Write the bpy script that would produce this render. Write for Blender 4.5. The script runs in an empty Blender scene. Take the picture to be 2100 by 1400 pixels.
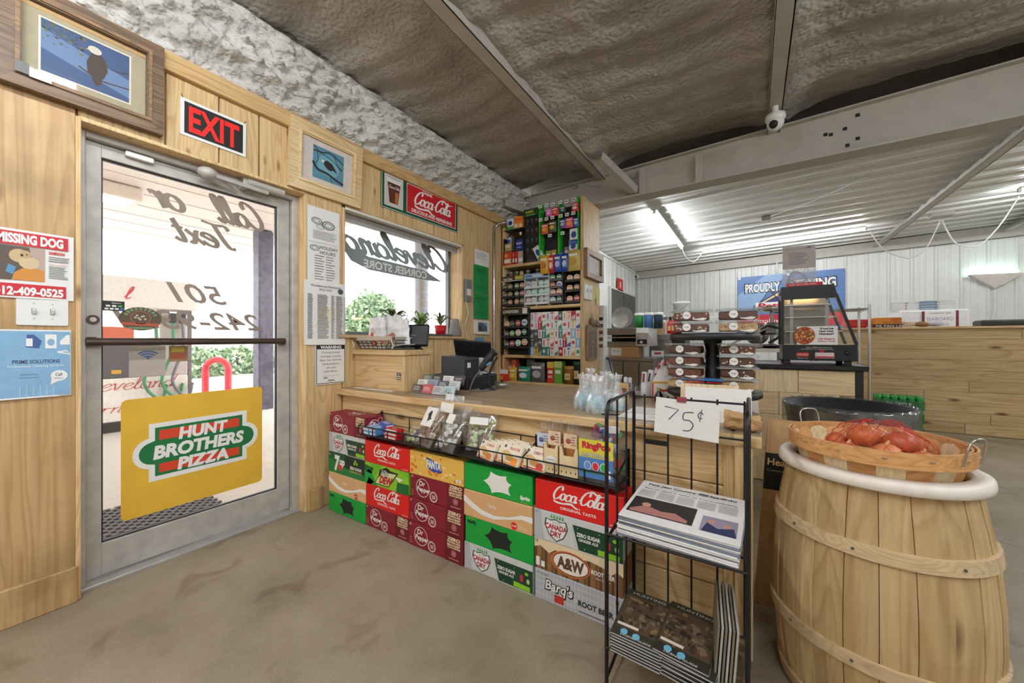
import bpy, math, random
from mathutils import Vector, Matrix, noise
from mathutils.geometry import tessellate_polygon
V = Vector
R = math.radians
PI = math.pi
random.seed(7)
SC = bpy.context.scene
COL = SC.collection

# ---------------------------------------------------------------- camera
FPX, YAW, EYE = 767.0, R(32.8), 1.10
cam_d = bpy.data.cameras.new('camera')
cam_d.sensor_width = 36.0
cam_d.lens = FPX / 2100.0 * 36.0
cam_d.clip_start = 0.02
cam_d.clip_end = 400
cam = bpy.data.objects.new('camera', cam_d)
cam.location = (0, 0, EYE)
cam.rotation_euler = (PI / 2, 0, YAW)
COL.objects.link(cam)
SC.camera = cam

# ---------------------------------------------------------------- overcast sky and exposure
SKY = 5.0
TUBE_BACK, TUBE_FRONT = 100.0, 132.0
world = bpy.data.worlds.new('overcast_sky')
SC.world = world
world.use_nodes = True
_n = world.node_tree.nodes
_n['Background'].inputs[0].default_value = (0.96, 0.98, 1.0, 1)
_n['Background'].inputs[1].default_value = SKY
vs = SC.view_settings
vs.view_transform = 'Standard'
vs.look = 'None'
vs.gamma = 1.0
vs.use_curve_mapping = False
vs.exposure = 0.0
SC.cycles.max_bounces = 6
SC.cycles.diffuse_bounces = 4
SC.cycles.glossy_bounces = 3
SC.cycles.transmission_bounces = 6
SC.cycles.transparent_max_bounces = 24
SC.cycles.sample_clamp_indirect = 6.0
SC.cycles.use_light_tree = False
SC.cycles.adaptive_threshold = 0.03
SC.cycles.adaptive_min_samples = 12
SC.cycles.caustics_reflective = False
SC.cycles.caustics_refractive = False

# ---------------------------------------------------------------- materials
def lin(c):
    o = []
    for v in c[:3]:
        v = v / 255.0
        o.append(v / 12.92 if v <= 0.04045 else ((v + 0.055) / 1.055) ** 2.4)
    return (o[0], o[1], o[2], 1.0)

MATS = {}
def newmat(name):
    m = bpy.data.materials.new(name)
    m.use_nodes = True
    nt = m.node_tree
    b = nt.nodes['Principled BSDF']
    return m, nt, b

def N(nt, typ, **kw):
    n = nt.nodes.new(typ)
    for k, v in kw.items():
        if k in n.inputs.keys() if hasattr(n.inputs, 'keys') else False:
            n.inputs[k].default_value = v
        else:
            setattr(n, k, v)
    return n

def ramp(nt, stops):
    r = nt.nodes.new('ShaderNodeValToRGB')
    e = r.color_ramp.elements
    while len(e) > 1:
        e.remove(e[-1])
    e[0].position, e[0].color = stops[0]
    for p, c in stops[1:]:
        x = e.new(p)
        x.color = c
    return r

def mat(c, rough=0.5, metal=0.0, var=0.06, bump=0.0, scale=30.0, coat=0.0, key=None):
    """plain painted / printed / plastic surface with slight procedural mottling"""
    k = key or ('m', tuple(c), rough, metal, var, bump, scale, coat)
    if k in MATS:
        return MATS[k]
    m, nt, b = newmat('surface_%d_%d_%d' % tuple(int(x) for x in c[:3]))
    b.inputs['Roughness'].default_value = rough
    b.inputs['Metallic'].default_value = metal
    b.inputs['Coat Weight'].default_value = coat
    L = nt.links
    if var > 0 or bump > 0:
        tc = nt.nodes.new('ShaderNodeTexCoord')
        nz = nt.nodes.new('ShaderNodeTexNoise')
        nz.inputs['Scale'].default_value = scale
        nz.inputs['Detail'].default_value = 3
        L.new(tc.outputs['Object'], nz.inputs['Vector'])
        lc = lin(c)
        a = tuple(max(0, x * (1 - var)) for x in lc[:3]) + (1,)
        d = tuple(min(1, x * (1 + var)) for x in lc[:3]) + (1,)
        rp = ramp(nt, [(0.3, a), (0.7, d)])
        L.new(nz.outputs['Fac'], rp.inputs['Fac'])
        L.new(rp.outputs['Color'], b.inputs['Base Color'])
        if bump > 0:
            bp = nt.nodes.new('ShaderNodeBump')
            bp.inputs['Strength'].default_value = bump
            bp.inputs['Distance'].default_value = 0.004
            L.new(nz.outputs['Fac'], bp.inputs['Height'])
            L.new(bp.outputs['Normal'], b.inputs['Normal'])
    else:
        b.inputs['Base Color'].default_value = lin(c)
    MATS[k] = m
    return m

def ink(c, rough=0.55):
    return mat(c, rough, 0, 0)

def wood(name, light, mid, dark, axis='Z', scale=1.0, knots=0.5, rough=0.5, grain=1.0, dirt=0.0):
    k = ('w', name)
    if k in MATS:
        return MATS[k]
    m, nt, b = newmat('wood_' + name)
    L = nt.links
    tc = nt.nodes.new('ShaderNodeTexCoord')
    oi = nt.nodes.new('ShaderNodeObjectInfo')
    mul = nt.nodes.new('ShaderNodeMath'); mul.operation = 'MULTIPLY'; mul.inputs[1].default_value = 37.0
    L.new(oi.outputs['Random'], mul.inputs[0])
    add = nt.nodes.new('ShaderNodeVectorMath'); add.operation = 'ADD'
    L.new(tc.outputs['Object'], add.inputs[0]); L.new(mul.outputs[0], add.inputs[1])
    mp = nt.nodes.new('ShaderNodeMapping')
    s = [7.0 * scale] * 3
    s['XYZ'.index(axis)] = 0.55 * scale
    mp.inputs['Scale'].default_value = s
    L.new(add.outputs[0], mp.inputs['Vector'])
    n1 = nt.nodes.new('ShaderNodeTexNoise')
    n1.inputs['Scale'].default_value = 1.1; n1.inputs['Detail'].default_value = 2; n1.inputs['Distortion'].default_value = 0.6
    L.new(mp.outputs[0], n1.inputs['Vector'])
    # growth rings: contour lines of the smooth noise
    m2 = nt.nodes.new('ShaderNodeMath'); m2.operation = 'MULTIPLY'; m2.inputs[1].default_value = 13.0
    L.new(n1.outputs['Fac'], m2.inputs[0])
    fr = nt.nodes.new('ShaderNodeMath'); fr.operation = 'FRACT'
    L.new(m2.outputs[0], fr.inputs[0])
    rp = ramp(nt, [(0.0, lin(mid)), (0.45, lin(light)), (0.8, lin(light)), (0.97, lin(mid)), (1.0, lin(mid))])
    L.new(fr.outputs[0], rp.inputs['Fac'])
    # fine fibre
    mp2 = nt.nodes.new('ShaderNodeMapping')
    s2 = [90.0 * scale] * 3
    s2['XYZ'.index(axis)] = 3.0 * scale
    mp2.inputs['Scale'].default_value = s2
    L.new(add.outputs[0], mp2.inputs['Vector'])
    n2 = nt.nodes.new('ShaderNodeTexNoise'); n2.inputs['Scale'].default_value = 1.0; n2.inputs['Detail'].default_value = 3
    L.new(mp2.outputs[0], n2.inputs['Vector'])
    r2 = ramp(nt, [(0.3, (0.80, 0.77, 0.72, 1)), (0.65, (1.06, 1.05, 1.04, 1))])
    L.new(n2.outputs['Fac'], r2.inputs['Fac'])
    mx = nt.nodes.new('ShaderNodeMix'); mx.data_type = 'RGBA'; mx.blend_type = 'MULTIPLY'
    mx.inputs[0].default_value = 0.7 * grain
    L.new(rp.outputs['Color'], mx.inputs[6]); L.new(r2.outputs['Color'], mx.inputs[7])
    # broad board-to-board tone
    r3 = ramp(nt, [(0.0, (0.86, 0.84, 0.80, 1)), (1.0, (1.08, 1.08, 1.08, 1))])
    L.new(oi.outputs['Random'], r3.inputs['Fac'])
    mx2 = nt.nodes.new('ShaderNodeMix'); mx2.data_type = 'RGBA'; mx2.blend_type = 'MULTIPLY'; mx2.inputs[0].default_value = 1.0
    L.new(mx.outputs[2], mx2.inputs[6]); L.new(r3.outputs['Color'], mx2.inputs[7])
    out = mx2.outputs[2]
    if knots > 0:
        mp3 = nt.nodes.new('ShaderNodeMapping')
        s3 = [7.5 * scale] * 3
        s3['XYZ'.index(axis)] = 2.6 * scale
        mp3.inputs['Scale'].default_value = s3
        L.new(add.outputs[0], mp3.inputs['Vector'])
        vo = nt.nodes.new('ShaderNodeTexVoronoi'); vo.inputs['Scale'].default_value = 1.0
        L.new(mp3.outputs[0], vo.inputs['Vector'])
        rk = ramp(nt, [(0.0, (1, 1, 1, 1)), (0.055 * knots + 0.02, (0.85, 0.85, 0.85, 1)), (0.16 * knots + 0.05, (0, 0, 0, 1))])
        L.new(vo.outputs['Distance'], rk.inputs['Fac'])
        mk = nt.nodes.new('ShaderNodeMix'); mk.data_type = 'RGBA'
        mk.inputs[7].default_value = lin(dark)
        L.new(rk.outputs['Color'], mk.inputs[0]); L.new(out, mk.inputs[6])
        out = mk.outputs[2]
    if dirt > 0:
        nd = nt.nodes.new('ShaderNodeTexNoise'); nd.inputs['Scale'].default_value = 3.3; nd.inputs['Detail'].default_value = 6
        L.new(tc.outputs['Object'], nd.inputs['Vector'])
        rd = ramp(nt, [(0.45, (1, 1, 1, 1)), (0.72, (1 - dirt, 1 - dirt, 1 - dirt, 1))])
        L.new(nd.outputs['Fac'], rd.inputs['Fac'])
        md = nt.nodes.new('ShaderNodeMix'); md.data_type = 'RGBA'; md.blend_type = 'MULTIPLY'; md.inputs[0].default_value = 1
        L.new(out, md.inputs[6]); L.new(rd.outputs['Color'], md.inputs[7])
        out = md.outputs[2]
    L.new(out, b.inputs['Base Color'])
    b.inputs['Roughness'].default_value = rough
    MATS[k] = m
    return m

def glass(tint=(1, 1, 1), gloss=0.08, rough=0.02, key='g', alpha=0.0, c=(255, 255, 255)):
    """thin clear sheet: mostly transparent with a mirror share and an optional milky share"""
    k = ('glass', tint, gloss, rough, key, alpha, c)
    if k in MATS:
        return MATS[k]
    m = bpy.data.materials.new('clear_sheet')
    m.use_nodes = True
    nt = m.node_tree
    nt.nodes.clear()
    o = nt.nodes.new('ShaderNodeOutputMaterial')
    t = nt.nodes.new('ShaderNodeBsdfTransparent'); t.inputs[0].default_value = tuple(tint) + (1,)
    g = nt.nodes.new('ShaderNodeBsdfGlossy'); g.inputs['Roughness'].default_value = rough
    mx = nt.nodes.new('ShaderNodeMixShader'); mx.inputs[0].default_value = gloss
    nt.links.new(t.outputs[0], mx.inputs[1]); nt.links.new(g.outputs[0], mx.inputs[2])
    last = mx
    if alpha > 0:
        d = nt.nodes.new('ShaderNodeBsdfPrincipled'); d.inputs['Base Color'].default_value = lin(c); d.inputs['Roughness'].default_value = 0.35
        m2 = nt.nodes.new('ShaderNodeMixShader')
        nz = nt.nodes.new('ShaderNodeTexNoise'); nz.inputs['Scale'].default_value = 45; nz.inputs['Detail'].default_value = 2
        tc = nt.nodes.new('ShaderNodeTexCoord'); nt.links.new(tc.outputs['Object'], nz.inputs['Vector'])
        rp = ramp(nt, [(0.35, (alpha * 0.5,) * 3 + (1,)), (0.65, (min(1, alpha * 1.6),) * 3 + (1,))])
        nt.links.new(nz.outputs['Fac'], rp.inputs['Fac']); nt.links.new(rp.outputs['Color'], m2.inputs[0])
        nt.links.new(mx.outputs[0], m2.inputs[1]); nt.links.new(d.outputs[0], m2.inputs[2])
        last = m2
    nt.links.new(last.outputs[0], o.inputs[0])
    MATS[k] = m
    return m

def glow(c, strength, key='e'):
    k = ('glow', tuple(c), strength, key)
    if k in MATS:
        return MATS[k]
    m, nt, b = newmat('lamp_glow')
    b.inputs['Base Color'].default_value = lin(c)
    b.inputs['Emission Color'].default_value = lin(c)
    b.inputs['Emission Strength'].default_value = strength
    MATS[k] = m
    return m

# ---------------------------------------------------------------- mesh builder
class Frame:
    """a flat drawing surface: origin, right, up"""
    def __init__(s, o, ux, uy):
        s.o, s.ux, s.uy = V(o), V(ux), V(uy)
        s.n = s.ux.cross(s.uy)
        if s.n.length > 0:
            s.n.normalize()
    def p(s, u, v, n=0.0):
        return s.o + s.ux * u + s.uy * v + s.n * n
    def sub(s, u, v, n=0.0, su=1.0, sv=None):
        return Frame(s.p(u, v, n), s.ux * su, s.uy * (su if sv is None else sv))

def FX(x, y, z):   # on a wall facing +X, seen from the room: right = +Y
    return Frame((x, y, z), (0, 1, 0), (0, 0, 1))
def FY(x, y, z):   # on a face looking to -Y: right = +X
    return Frame((x, y, z), (1, 0, 0), (0, 0, 1))
def FZ(x, y, z):   # lying on top, read from -Y
    return Frame((x, y, z), (1, 0, 0), (0, 1, 0))

TEXT = {}
def text_mesh(s, bold, shear):
    k = (s, bold, shear)
    if k in TEXT:
        return TEXT[k]
    cu = bpy.data.curves.new('t', 'FONT')
    cu.body = s
    cu.size = 1.0
    cu.resolution_u = 3
    cu.offset = bold
    cu.shear = shear
    cu.fill_mode = 'FRONT'
    ob = bpy.data.objects.new('t', cu)
    me = bpy.data.meshes.new_from_object(ob)
    vs_ = [tuple(v.co) for v in me.vertices]
    fs = [tuple(p.vertices) for p in me.polygons]
    bpy.data.objects.remove(ob); bpy.data.curves.remove(cu); bpy.data.meshes.remove(me)
    if vs_:
        x0 = min(v[0] for v in vs_); x1 = max(v[0] for v in vs_)
        y0 = min(v[1] for v in vs_); y1 = max(v[1] for v in vs_)
    else:
        x0 = y0 = 0; x1 = y1 = 1
    TEXT[k] = (vs_, fs, x0, x1, y0, y1)
    return TEXT[k]

# single-line script alphabet (x-height 1, ascender 2); strokes per glyph and advance
def _ell(cx, cy, rx, ry, a0=60, a1=420, n=14):
    return [(cx + rx * math.cos(R(a0 + (a1 - a0) * i / n)), cy + ry * math.sin(R(a0 + (a1 - a0) * i / n))) for i in range(n + 1)]
SCRIPT = {
 'a': ([_ell(.45, .5, .43, .5), [(.9, 1), (.87, .2), (1.0, 0), (1.28, .25)]], 1.2),
 'c': ([[(.85, .78), (.62, 1), (.25, .85), (.05, .45), (.25, .05), (.6, 0), (1.0, .25)]], 1.0),
 'd': ([_ell(.45, .5, .43, .5), [(.98, 2.0), (.9, 1), (.87, .2), (1.0, 0), (1.28, .25)]], 1.2),
 'e': ([[(.0, .3), (.5, .55), (.82, .8), (.55, 1), (.2, .8), (.08, .4), (.3, .02), (.65, .02), (1.0, .3)]], .98),
 'l': ([[(0, .25), (.38, 1.1), (.48, 1.85), (.3, 2.02), (.18, 1.5), (.17, .3), (.35, 0), (.7, .28)]], .66),
 'n': ([[(0, .8), (.14, 1), (.15, 0)], [(.15, .55), (.45, 1), (.7, .9), (.7, .2), (.88, 0), (1.15, .25)]], 1.1),
 'o': ([_ell(.47, .5, .43, .5), [(.62, .95), (.9, .85), (1.05, .9)]], 1.02),
 'r': ([[(0, .8), (.14, 1), (.15, 0)], [(.15, .55), (.4, .98), (.68, .88)]], .78),
 't': ([[(.32, 1.7), (.25, .25), (.42, 0), (.75, .25)], [(-.02, 1.08), (.62, 1.08)]], .72),
 'v': ([[(0, .85), (.12, 1), (.42, .02), (.82, .95), (1.0, .88)]], 1.0),
 'x': ([[(0, .95), (.18, .92), (.62, .05), (.85, .12)], [(.78, 1), (.0, 0)]], .9),
 'C': ([[(1.3, 1.45), (1.38, 1.8), (1.05, 2.05), (.5, 1.75), (.12, 1.0), (.15, .35), (.5, 0), (.95, .1), (1.35, .5)]], 1.4),
 'T': ([[(.05, 1.55), (.2, 1.9), (.8, 1.85), (1.6, 2.02)], [(.9, 1.88), (.78, .7), (.55, .05), (.2, .08)]], 1.25),
 'h': ([[(0, .25), (.38, 1.1), (.45, 1.85), (.3, 2.0), (.17, 1.5), (.15, 0)], [(.15, .55), (.45, 1), (.7, .9), (.7, .2), (.88, 0), (1.15, .25)]], 1.1),
 's': ([[(.1, .1), (.35, 0), (.6, .2), (.45, .5), (.2, .7), (.35, 1), (.6, .85)]], .75),
 'u': ([[(.0, .9), (.1, 1), (.1, .2), (.3, 0), (.6, .2), (.72, 1)], [(.72, 1), (.72, .2), (.88, 0), (1.1, .25)]], 1.05),
 'p': ([[(0, .8), (.14, 1), (.12, -.8)], _ell(.5, .5, .4, .5, 180, 540)], 1.05),
 'i': ([[(0, .8), (.12, 1), (.14, .2), (.28, 0), (.55, .25)], [(.16, 1.4), (.18, 1.5)]], .5),
 'g': ([_ell(.45, .5, .43, .5), [(.9, 1), (.87, -.5), (.5, -.85), (.15, -.55)]], 1.1),
 ' ': ([], .7), '-': ([[(.1, .55), (.5, .6)]], .6),
}
def smooth_path(pts, n=5):
    if len(pts) < 3:
        return [V((p[0], p[1], 0)) for p in pts]
    P_ = [V((p[0], p[1], 0)) for p in pts]
    out = []
    for i in range(len(P_) - 1):
        p0 = P_[max(i - 1, 0)]; p1 = P_[i]; p2 = P_[i + 1]; p3 = P_[min(i + 2, len(P_) - 1)]
        for k in range(n):
            t = k / n
            out.append(0.5 * ((2 * p1) + (p2 - p0) * t + (2 * p0 - 5 * p1 + 4 * p2 - p3) * t * t + (3 * p1 - p0 - 3 * p2 + p3) * t ** 3))
    out.append(P_[-1])
    return out
def smooth3(pts, n=6):
    P_ = [V(p) for p in pts]
    if len(P_) < 3:
        return P_
    out = []
    for i in range(len(P_) - 1):
        p0 = P_[max(i - 1, 0)]; p1 = P_[i]; p2 = P_[i + 1]; p3 = P_[min(i + 2, len(P_) - 1)]
        for k in range(n):
            t = k / n
            out.append(0.5 * ((2 * p1) + (p2 - p0) * t + (2 * p0 - 5 * p1 + 4 * p2 - p3) * t * t + (3 * p1 - p0 - 3 * p2 + p3) * t ** 3))
    out.append(P_[-1])
    return out

ORIG = {}
INK = 0.0006   # how far print stands off its paper
class MB:
    def __init__(s, T=None):
        s.v, s.f, s.m, s.sm, s.mats = [], [], [], [], []
        s.T = T
        s.layer = 0
    def mi(s, mt):
        if mt not in s.mats:
            s.mats.append(mt)
        return s.mats.index(mt)
    def add(s, vs_, fs, mt, smooth=False):
        b = len(s.v)
        if s.T is not None:
            s.v += [s.T @ V(p) for p in vs_]
        else:
            s.v += [V(p) for p in vs_]
        i = s.mi(mt)
        for f in fs:
            s.f.append([b + k for k in f])
            s.m.append(i)
            s.sm.append(smooth)
        return s
    # ---- solids
    def box(s, x0, x1, y0, y1, z0, z1, mt, bev=0.0):
        if x1 < x0: x0, x1 = x1, x0
        if y1 < y0: y0, y1 = y1, y0
        if z1 < z0: z0, z1 = z1, z0
        if bev <= 0:
            vs_ = [(x0, y0, z0), (x1, y0, z0), (x1, y1, z0), (x0, y1, z0), (x0, y0, z1), (x1, y0, z1), (x1, y1, z1), (x0, y1, z1)]
            fs = [(0, 3, 2, 1), (4, 5, 6, 7), (0, 1, 5, 4), (1, 2, 6, 5), (2, 3, 7, 6), (3, 0, 4, 7)]
            return s.add(vs_, fs, mt)
        b = min(bev, (x1 - x0) * .49, (y1 - y0) * .49, (z1 - z0) * .49)
        vs_, fs = [], []
        def ring(z, i):
            return [(x0 + b + i, y0 + i, z), (x1 - b - i, y0 + i, z), (x1 - i, y0 + b + i, z), (x1 - i, y1 - b - i, z),
                    (x1 - b - i, y1 - i, z), (x0 + b + i, y1 - i, z), (x0 + i, y1 - b - i, z), (x0 + i, y0 + b + i, z)]
        for z, i in ((z0, b * .7), (z0 + b, 0), (z1 - b, 0), (z1, b * .7)):
            vs_ += ring(z, i)
        for r_ in range(3):
            for k in range(8):
                a = r_ * 8 + k; c = r_ * 8 + (k + 1) % 8
                fs.append((a, c, c + 8, a + 8))
        fs.append(tuple(range(7, -1, -1))); fs.append(tuple(range(24, 32)))
        return s.add(vs_, fs, mt)
    def obox(s, c, sx, sy, sz, mt, rot=None, bev=0.0):
        T0 = s.T
        M = Matrix.Translation(V(c))
        if rot is not None:
            M = M @ rot.to_4x4()
        s.T = M if T0 is None else T0 @ M
        s.box(-sx / 2, sx / 2, -sy / 2, sy / 2, -sz / 2, sz / 2, mt, bev)
        s.T = T0
        return s
    def bar(s, p0, p1, w, h, mt, up=(0, 0, 1)):
        p0, p1 = V(p0), V(p1)
        d = (p1 - p0); L_ = d.length; d.normalize()
        u = V(up); sd = d.cross(u)
        if sd.length < 1e-5:
            sd = d.cross(V((1, 0, 0)))
        sd.normalize(); u = sd.cross(d)
        vs_ = []
        for p in (p0, p1):
            for a, b in ((-1, -1), (1, -1), (1, 1), (-1, 1)):
                vs_.append(p + sd * (a * w / 2) + u * (b * h / 2))
        return s.add(vs_, [(3, 2, 1, 0), (4, 5, 6, 7), (0, 1, 5, 4), (1, 2, 6, 5), (2, 3, 7, 6), (3, 0, 4, 7)], mt)
    def cyl(s, p0, p1, r0, mt, r1=None, n=16, cap=True, smooth=True):
        r1 = r0 if r1 is None else r1
        p0, p1 = V(p0), V(p1)
        d = (p1 - p0).normalized()
        a = d.orthogonal().normalized(); b = d.cross(a)
        vs_ = []
        for p, r_ in ((p0, r0), (p1, r1)):
            for k in range(n):
                t = 2 * PI * k / n
                vs_.append(p + (a * math.cos(t) + b * math.sin(t)) * r_)
        s.add(vs_, [(k, (k + 1) % n, n + (k + 1) % n, n + k) for k in range(n)], mt, smooth)
        if cap:
            s.add(vs_[:n], [tuple(range(n - 1, -1, -1))], mt)
            s.add(vs_[n:], [tuple(range(n))], mt)
        return s
    def tube(s, pts, r_, mt, n=8, closed=False, cap=True):
        P_ = [V(p) for p in pts]
        m_ = len(P_)
        vs_ = []
        prev = None
        for i, p in enumerate(P_):
            if closed:
                d = P_[(i + 1) % m_] - P_[i - 1]
            else:
                d = P_[min(i + 1, m_ - 1)] - P_[max(i - 1, 0)]
            if d.length < 1e-9:
                d = V((0, 0, 1))
            d.normalize()
            a = d.orthogonal().normalized() if prev is None else (prev - d * prev.dot(d))
            if a.length < 1e-6:
                a = d.orthogonal()
            a.normalize(); prev = a
            b = d.cross(a)
            rr = r_[i] if isinstance(r_, (list, tuple)) else r_
            for k in range(n):
                t = 2 * PI * k / n
                vs_.append(p + (a * math.cos(t) + b * math.sin(t)) * rr)
        fs = []
        for i in range(m_ if closed else m_ - 1):
            j = (i + 1) % m_
            for k in range(n):
                fs.append((i * n + k, i * n + (k + 1) % n, j * n + (k + 1) % n, j * n + k))
        s.add(vs_, fs, mt, True)
        if cap and not closed:
            s.add(vs_[:n], [tuple(range(n - 1, -1, -1))], mt)
            s.add(vs_[-n:], [tuple(range(n))], mt)
        return s
    def lathe(s, prof, c, mt, n=24, a0=0.0, a1=360.0, sx=1.0, sy=1.0, smooth=True):
        c = V(c)
        full = abs(a1 - a0) >= 359.9
        k_ = n if full else n + 1
        vs_ = []
        for r_, z in prof:
            for k in range(k_):
                t = R(a0 + (a1 - a0) * k / n)
                vs_.append((c.x + r_ * math.cos(t) * sx, c.y + r_ * math.sin(t) * sy, c.z + z))
        fs = []
        for i in range(len(prof) - 1):
            for k in range(n):
                j = (k + 1) % k_ if full else k + 1
                fs.append((i * k_ + k, i * k_ + j, (i + 1) * k_ + j, (i + 1) * k_ + k))
        return s.add(vs_, fs, mt, smooth)
    def ball(s, c, r_, mt, n=12, sx=1, sy=1, sz=1):
        m_ = max(4, n // 2)
        prof = [(max(1e-5, math.sin(PI * i / m_)) * 1.0, -math.cos(PI * i / m_)) for i in range(m_ + 1)]
        vs_, fs = [], []
        c = V(c)
        for a, z in prof:
            for k in range(n):
                t = 2 * PI * k / n
                vs_.append((c.x + r_ * sx * a * math.cos(t), c.y + r_ * sy * a * math.sin(t), c.z + r_ * sz * z))
        for i in range(m_):
            for k in range(n):
                fs.append((i * n + k, i * n + (k + 1) % n, (i + 1) * n + (k + 1) % n, (i + 1) * n + k))
        return s.add(vs_, fs, mt, True)
    def grid(s, fn, nu, nv, mt, smooth=True, closed_u=False):
        vs_ = []
        for j in range(nv + 1):
            for i in range(nu + (0 if closed_u else 1)):
                vs_.append(fn(i / nu, j / nv))
        w = nu if closed_u else nu + 1
        fs = []
        for j in range(nv):
            for i in range(nu):
                a = j * w + i; b = j * w + (i + 1) % w
                fs.append((a, b, b + w, a + w))
        return s.add(vs_, fs, mt, smooth)
    # ---- flat drawing on a frame
    def rect(s, fr, u0, v0, u1, v1, mt, n=INK):
        return s.add([fr.p(u0, v0, n), fr.p(u1, v0, n), fr.p(u1, v1, n), fr.p(u0, v1, n)], [(0, 1, 2, 3)], mt)
    def poly(s, fr, pts, mt, n=INK):
        P_ = [V((p[0], p[1], 0)) for p in pts]
        tri = tessellate_polygon([P_])
        vs_ = [fr.p(p[0], p[1], n) for p in pts]
        out = []
        for t in tri:
            a, b, c = (P_[t[0]], P_[t[1]], P_[t[2]])
            ar = (b.x - a.x) * (c.y - a.y) - (b.y - a.y) * (c.x - a.x)
            if abs(ar) < 1e-14: continue
            out.append(t if ar > 0 else (t[0], t[2], t[1]))
        return s.add(vs_, out, mt)
    def slab(s, fr, pts, th, mt, n=0.0):
        """polygon with thickness: front at n+th, back at n"""
        s.poly(fr, pts, mt, n + th)
        k = len(pts)
        a = [fr.p(p[0], p[1], n) for p in pts]; b = [fr.p(p[0], p[1], n + th) for p in pts]
        ar = sum(pts[i][0] * pts[(i + 1) % k][1] - pts[(i + 1) % k][0] * pts[i][1] for i in range(k))
        fs = [(i, (i + 1) % k, k + (i + 1) % k, k + i) for i in range(k)]
        if ar < 0:
            fs = [tuple(reversed(f)) for f in fs]
        s.add(a + b, fs, mt)
        P_ = [V((p[0], p[1], 0)) for p in pts]
        return s.add(a, [tuple(reversed(t)) for t in tessellate_polygon([P_])], mt)
    def disc(s, fr, u, v, ru, mt, rv=None, n=INK, k=24):
        rv = ru if rv is None else rv
        return s.add([fr.p(u + ru * math.cos(2 * PI * i / k), v + rv * math.sin(2 * PI * i / k), n) for i in range(k)], [tuple(range(k))], mt)
    def ringd(s, fr, u, v, r0, r1, mt, asp=1.0, n=INK, k=28, a0=0, a1=360):
        vs_ = []
        for i in range(k + 1):
            t = R(a0 + (a1 - a0) * i / k)
            for r_ in (r0, r1):
                vs_.append(fr.p(u + r_ * math.cos(t), v + r_ * asp * math.sin(t), n))
        return s.add(vs_, [(2 * i, 2 * i + 1, 2 * i + 3, 2 * i + 2) for i in range(k)], mt)
    def line(s, fr, pts, w, mt, n=INK, smooth=False):
        P_ = smooth_path(pts) if smooth else [V((p[0], p[1], 0)) for p in pts]
        vs_ = []
        m_ = len(P_)
        for i, p in enumerate(P_):
            d = P_[min(i + 1, m_ - 1)] - P_[max(i - 1, 0)]
            if d.length < 1e-9: d = V((1, 0, 0))
            d.normalize()
            ww = (w[min(len(w) - 1, int(i * len(w) / m_))] if isinstance(w, (list, tuple)) else w) / 2
            nx, ny = -d.y * ww, d.x * ww
            vs_ += [fr.p(p.x - nx, p.y - ny, n + 0.0001 * i / m_), fr.p(p.x + nx, p.y + ny, n + 0.0001 * i / m_)]
        return s.add(vs_, [(2 * i, 2 * i + 2, 2 * i + 3, 2 * i + 1) for i in range(m_ - 1)], mt)
    def text(s, fr, st, u, v, h, mt, w=None, al='c', bold=0.0, shear=0.0, n=INK, capfit=False):
        """text with its box centred (or left/right aligned) at u, vertically centred at v; h = cap height; w = forced width"""
        vs_, fs, x0, x1, y0, y1 = text_mesh(st, bold, shear)
        if not vs_: return s
        sc = h / 0.70
        sx = sc
        wid = (x1 - x0) * sc
        if w is not None:
            sx = w / (x1 - x0); wid = w
        off = u - wid / 2 if al == 'c' else (u if al == 'l' else u - wid)
        out = [fr.p(off + (q[0] - x0) * sx, v + (q[1] - 0.35) * sc, n) for q in vs_]
        return s.add(out, fs, mt)
    def script(s, fr, st, u, v, xh, mt, w=None, slant=0.35, thick=0.22, al='l', n=INK, thin=0.4):
        """flowing handwriting on baseline v with x-height xh"""
        adv = sum(SCRIPT[c][1] for c in st) * xh
        sx = 1.0 if w is None else w / adv
        if al == 'c': u = u - adv * sx / 2
        x = 0.0
        layer = 0
        for c in st:
            strokes, a = SCRIPT[c]
            for pts in strokes:
                q = [(u + (x + (px + py * slant)) * xh * sx, v + py * xh) for px, py in pts]
                P_ = smooth_path(q, 4)
                ws = []
                for i in range(len(P_)):
                    d = P_[min(i + 1, len(P_) - 1)] - P_[max(i - 1, 0)]
                    ang = math.atan2(d.y, d.x * 1.0)
                    ws.append(xh * thick * (thin + (1 - thin) * abs(math.sin(ang - 0.15))))
                vs_ = []
                for i, p in enumerate(P_):
                    d = P_[min(i + 1, len(P_) - 1)] - P_[max(i - 1, 0)]
                    if d.length < 1e-9: d = V((1, 0, 0))
                    d.normalize()
                    hw = ws[i] / 2
                    nx, ny = -d.y * hw, d.x * hw
                    zz = n + 0.0003 * (i / len(P_)) + 0.0004 * (layer % 3)
                    vs_ += [fr.p(p.x - nx, p.y - ny, zz), fr.p(p.x + nx, p.y + ny, zz)]
                s.add(vs_, [(2 * i, 2 * i + 2, 2 * i + 3, 2 * i + 1) for i in range(len(P_) - 1)], mt)
                layer += 1
            x += a
        return s
    def greek(s, fr, u0, u1, v1, v0, rows, mt, fill=0.5, cols=1, jit=0.25, rnd=None):
        """rows of unreadably small print"""
        rn = rnd or random
        dv = (v1 - v0) / rows
        for c in range(cols):
            a = u0 + (u1 - u0) * c / cols; b = u0 + (u1 - u0) * (c + (0.86 if cols > 1 else 1)) / cols
            for i in range(rows):
                y = v1 - dv * (i + 0.5)
                e = b - (b - a) * rn.random() * jit
                s.rect(fr, a, y - dv * fill / 2, e, y + dv * fill / 2, mt)
        return s
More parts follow.
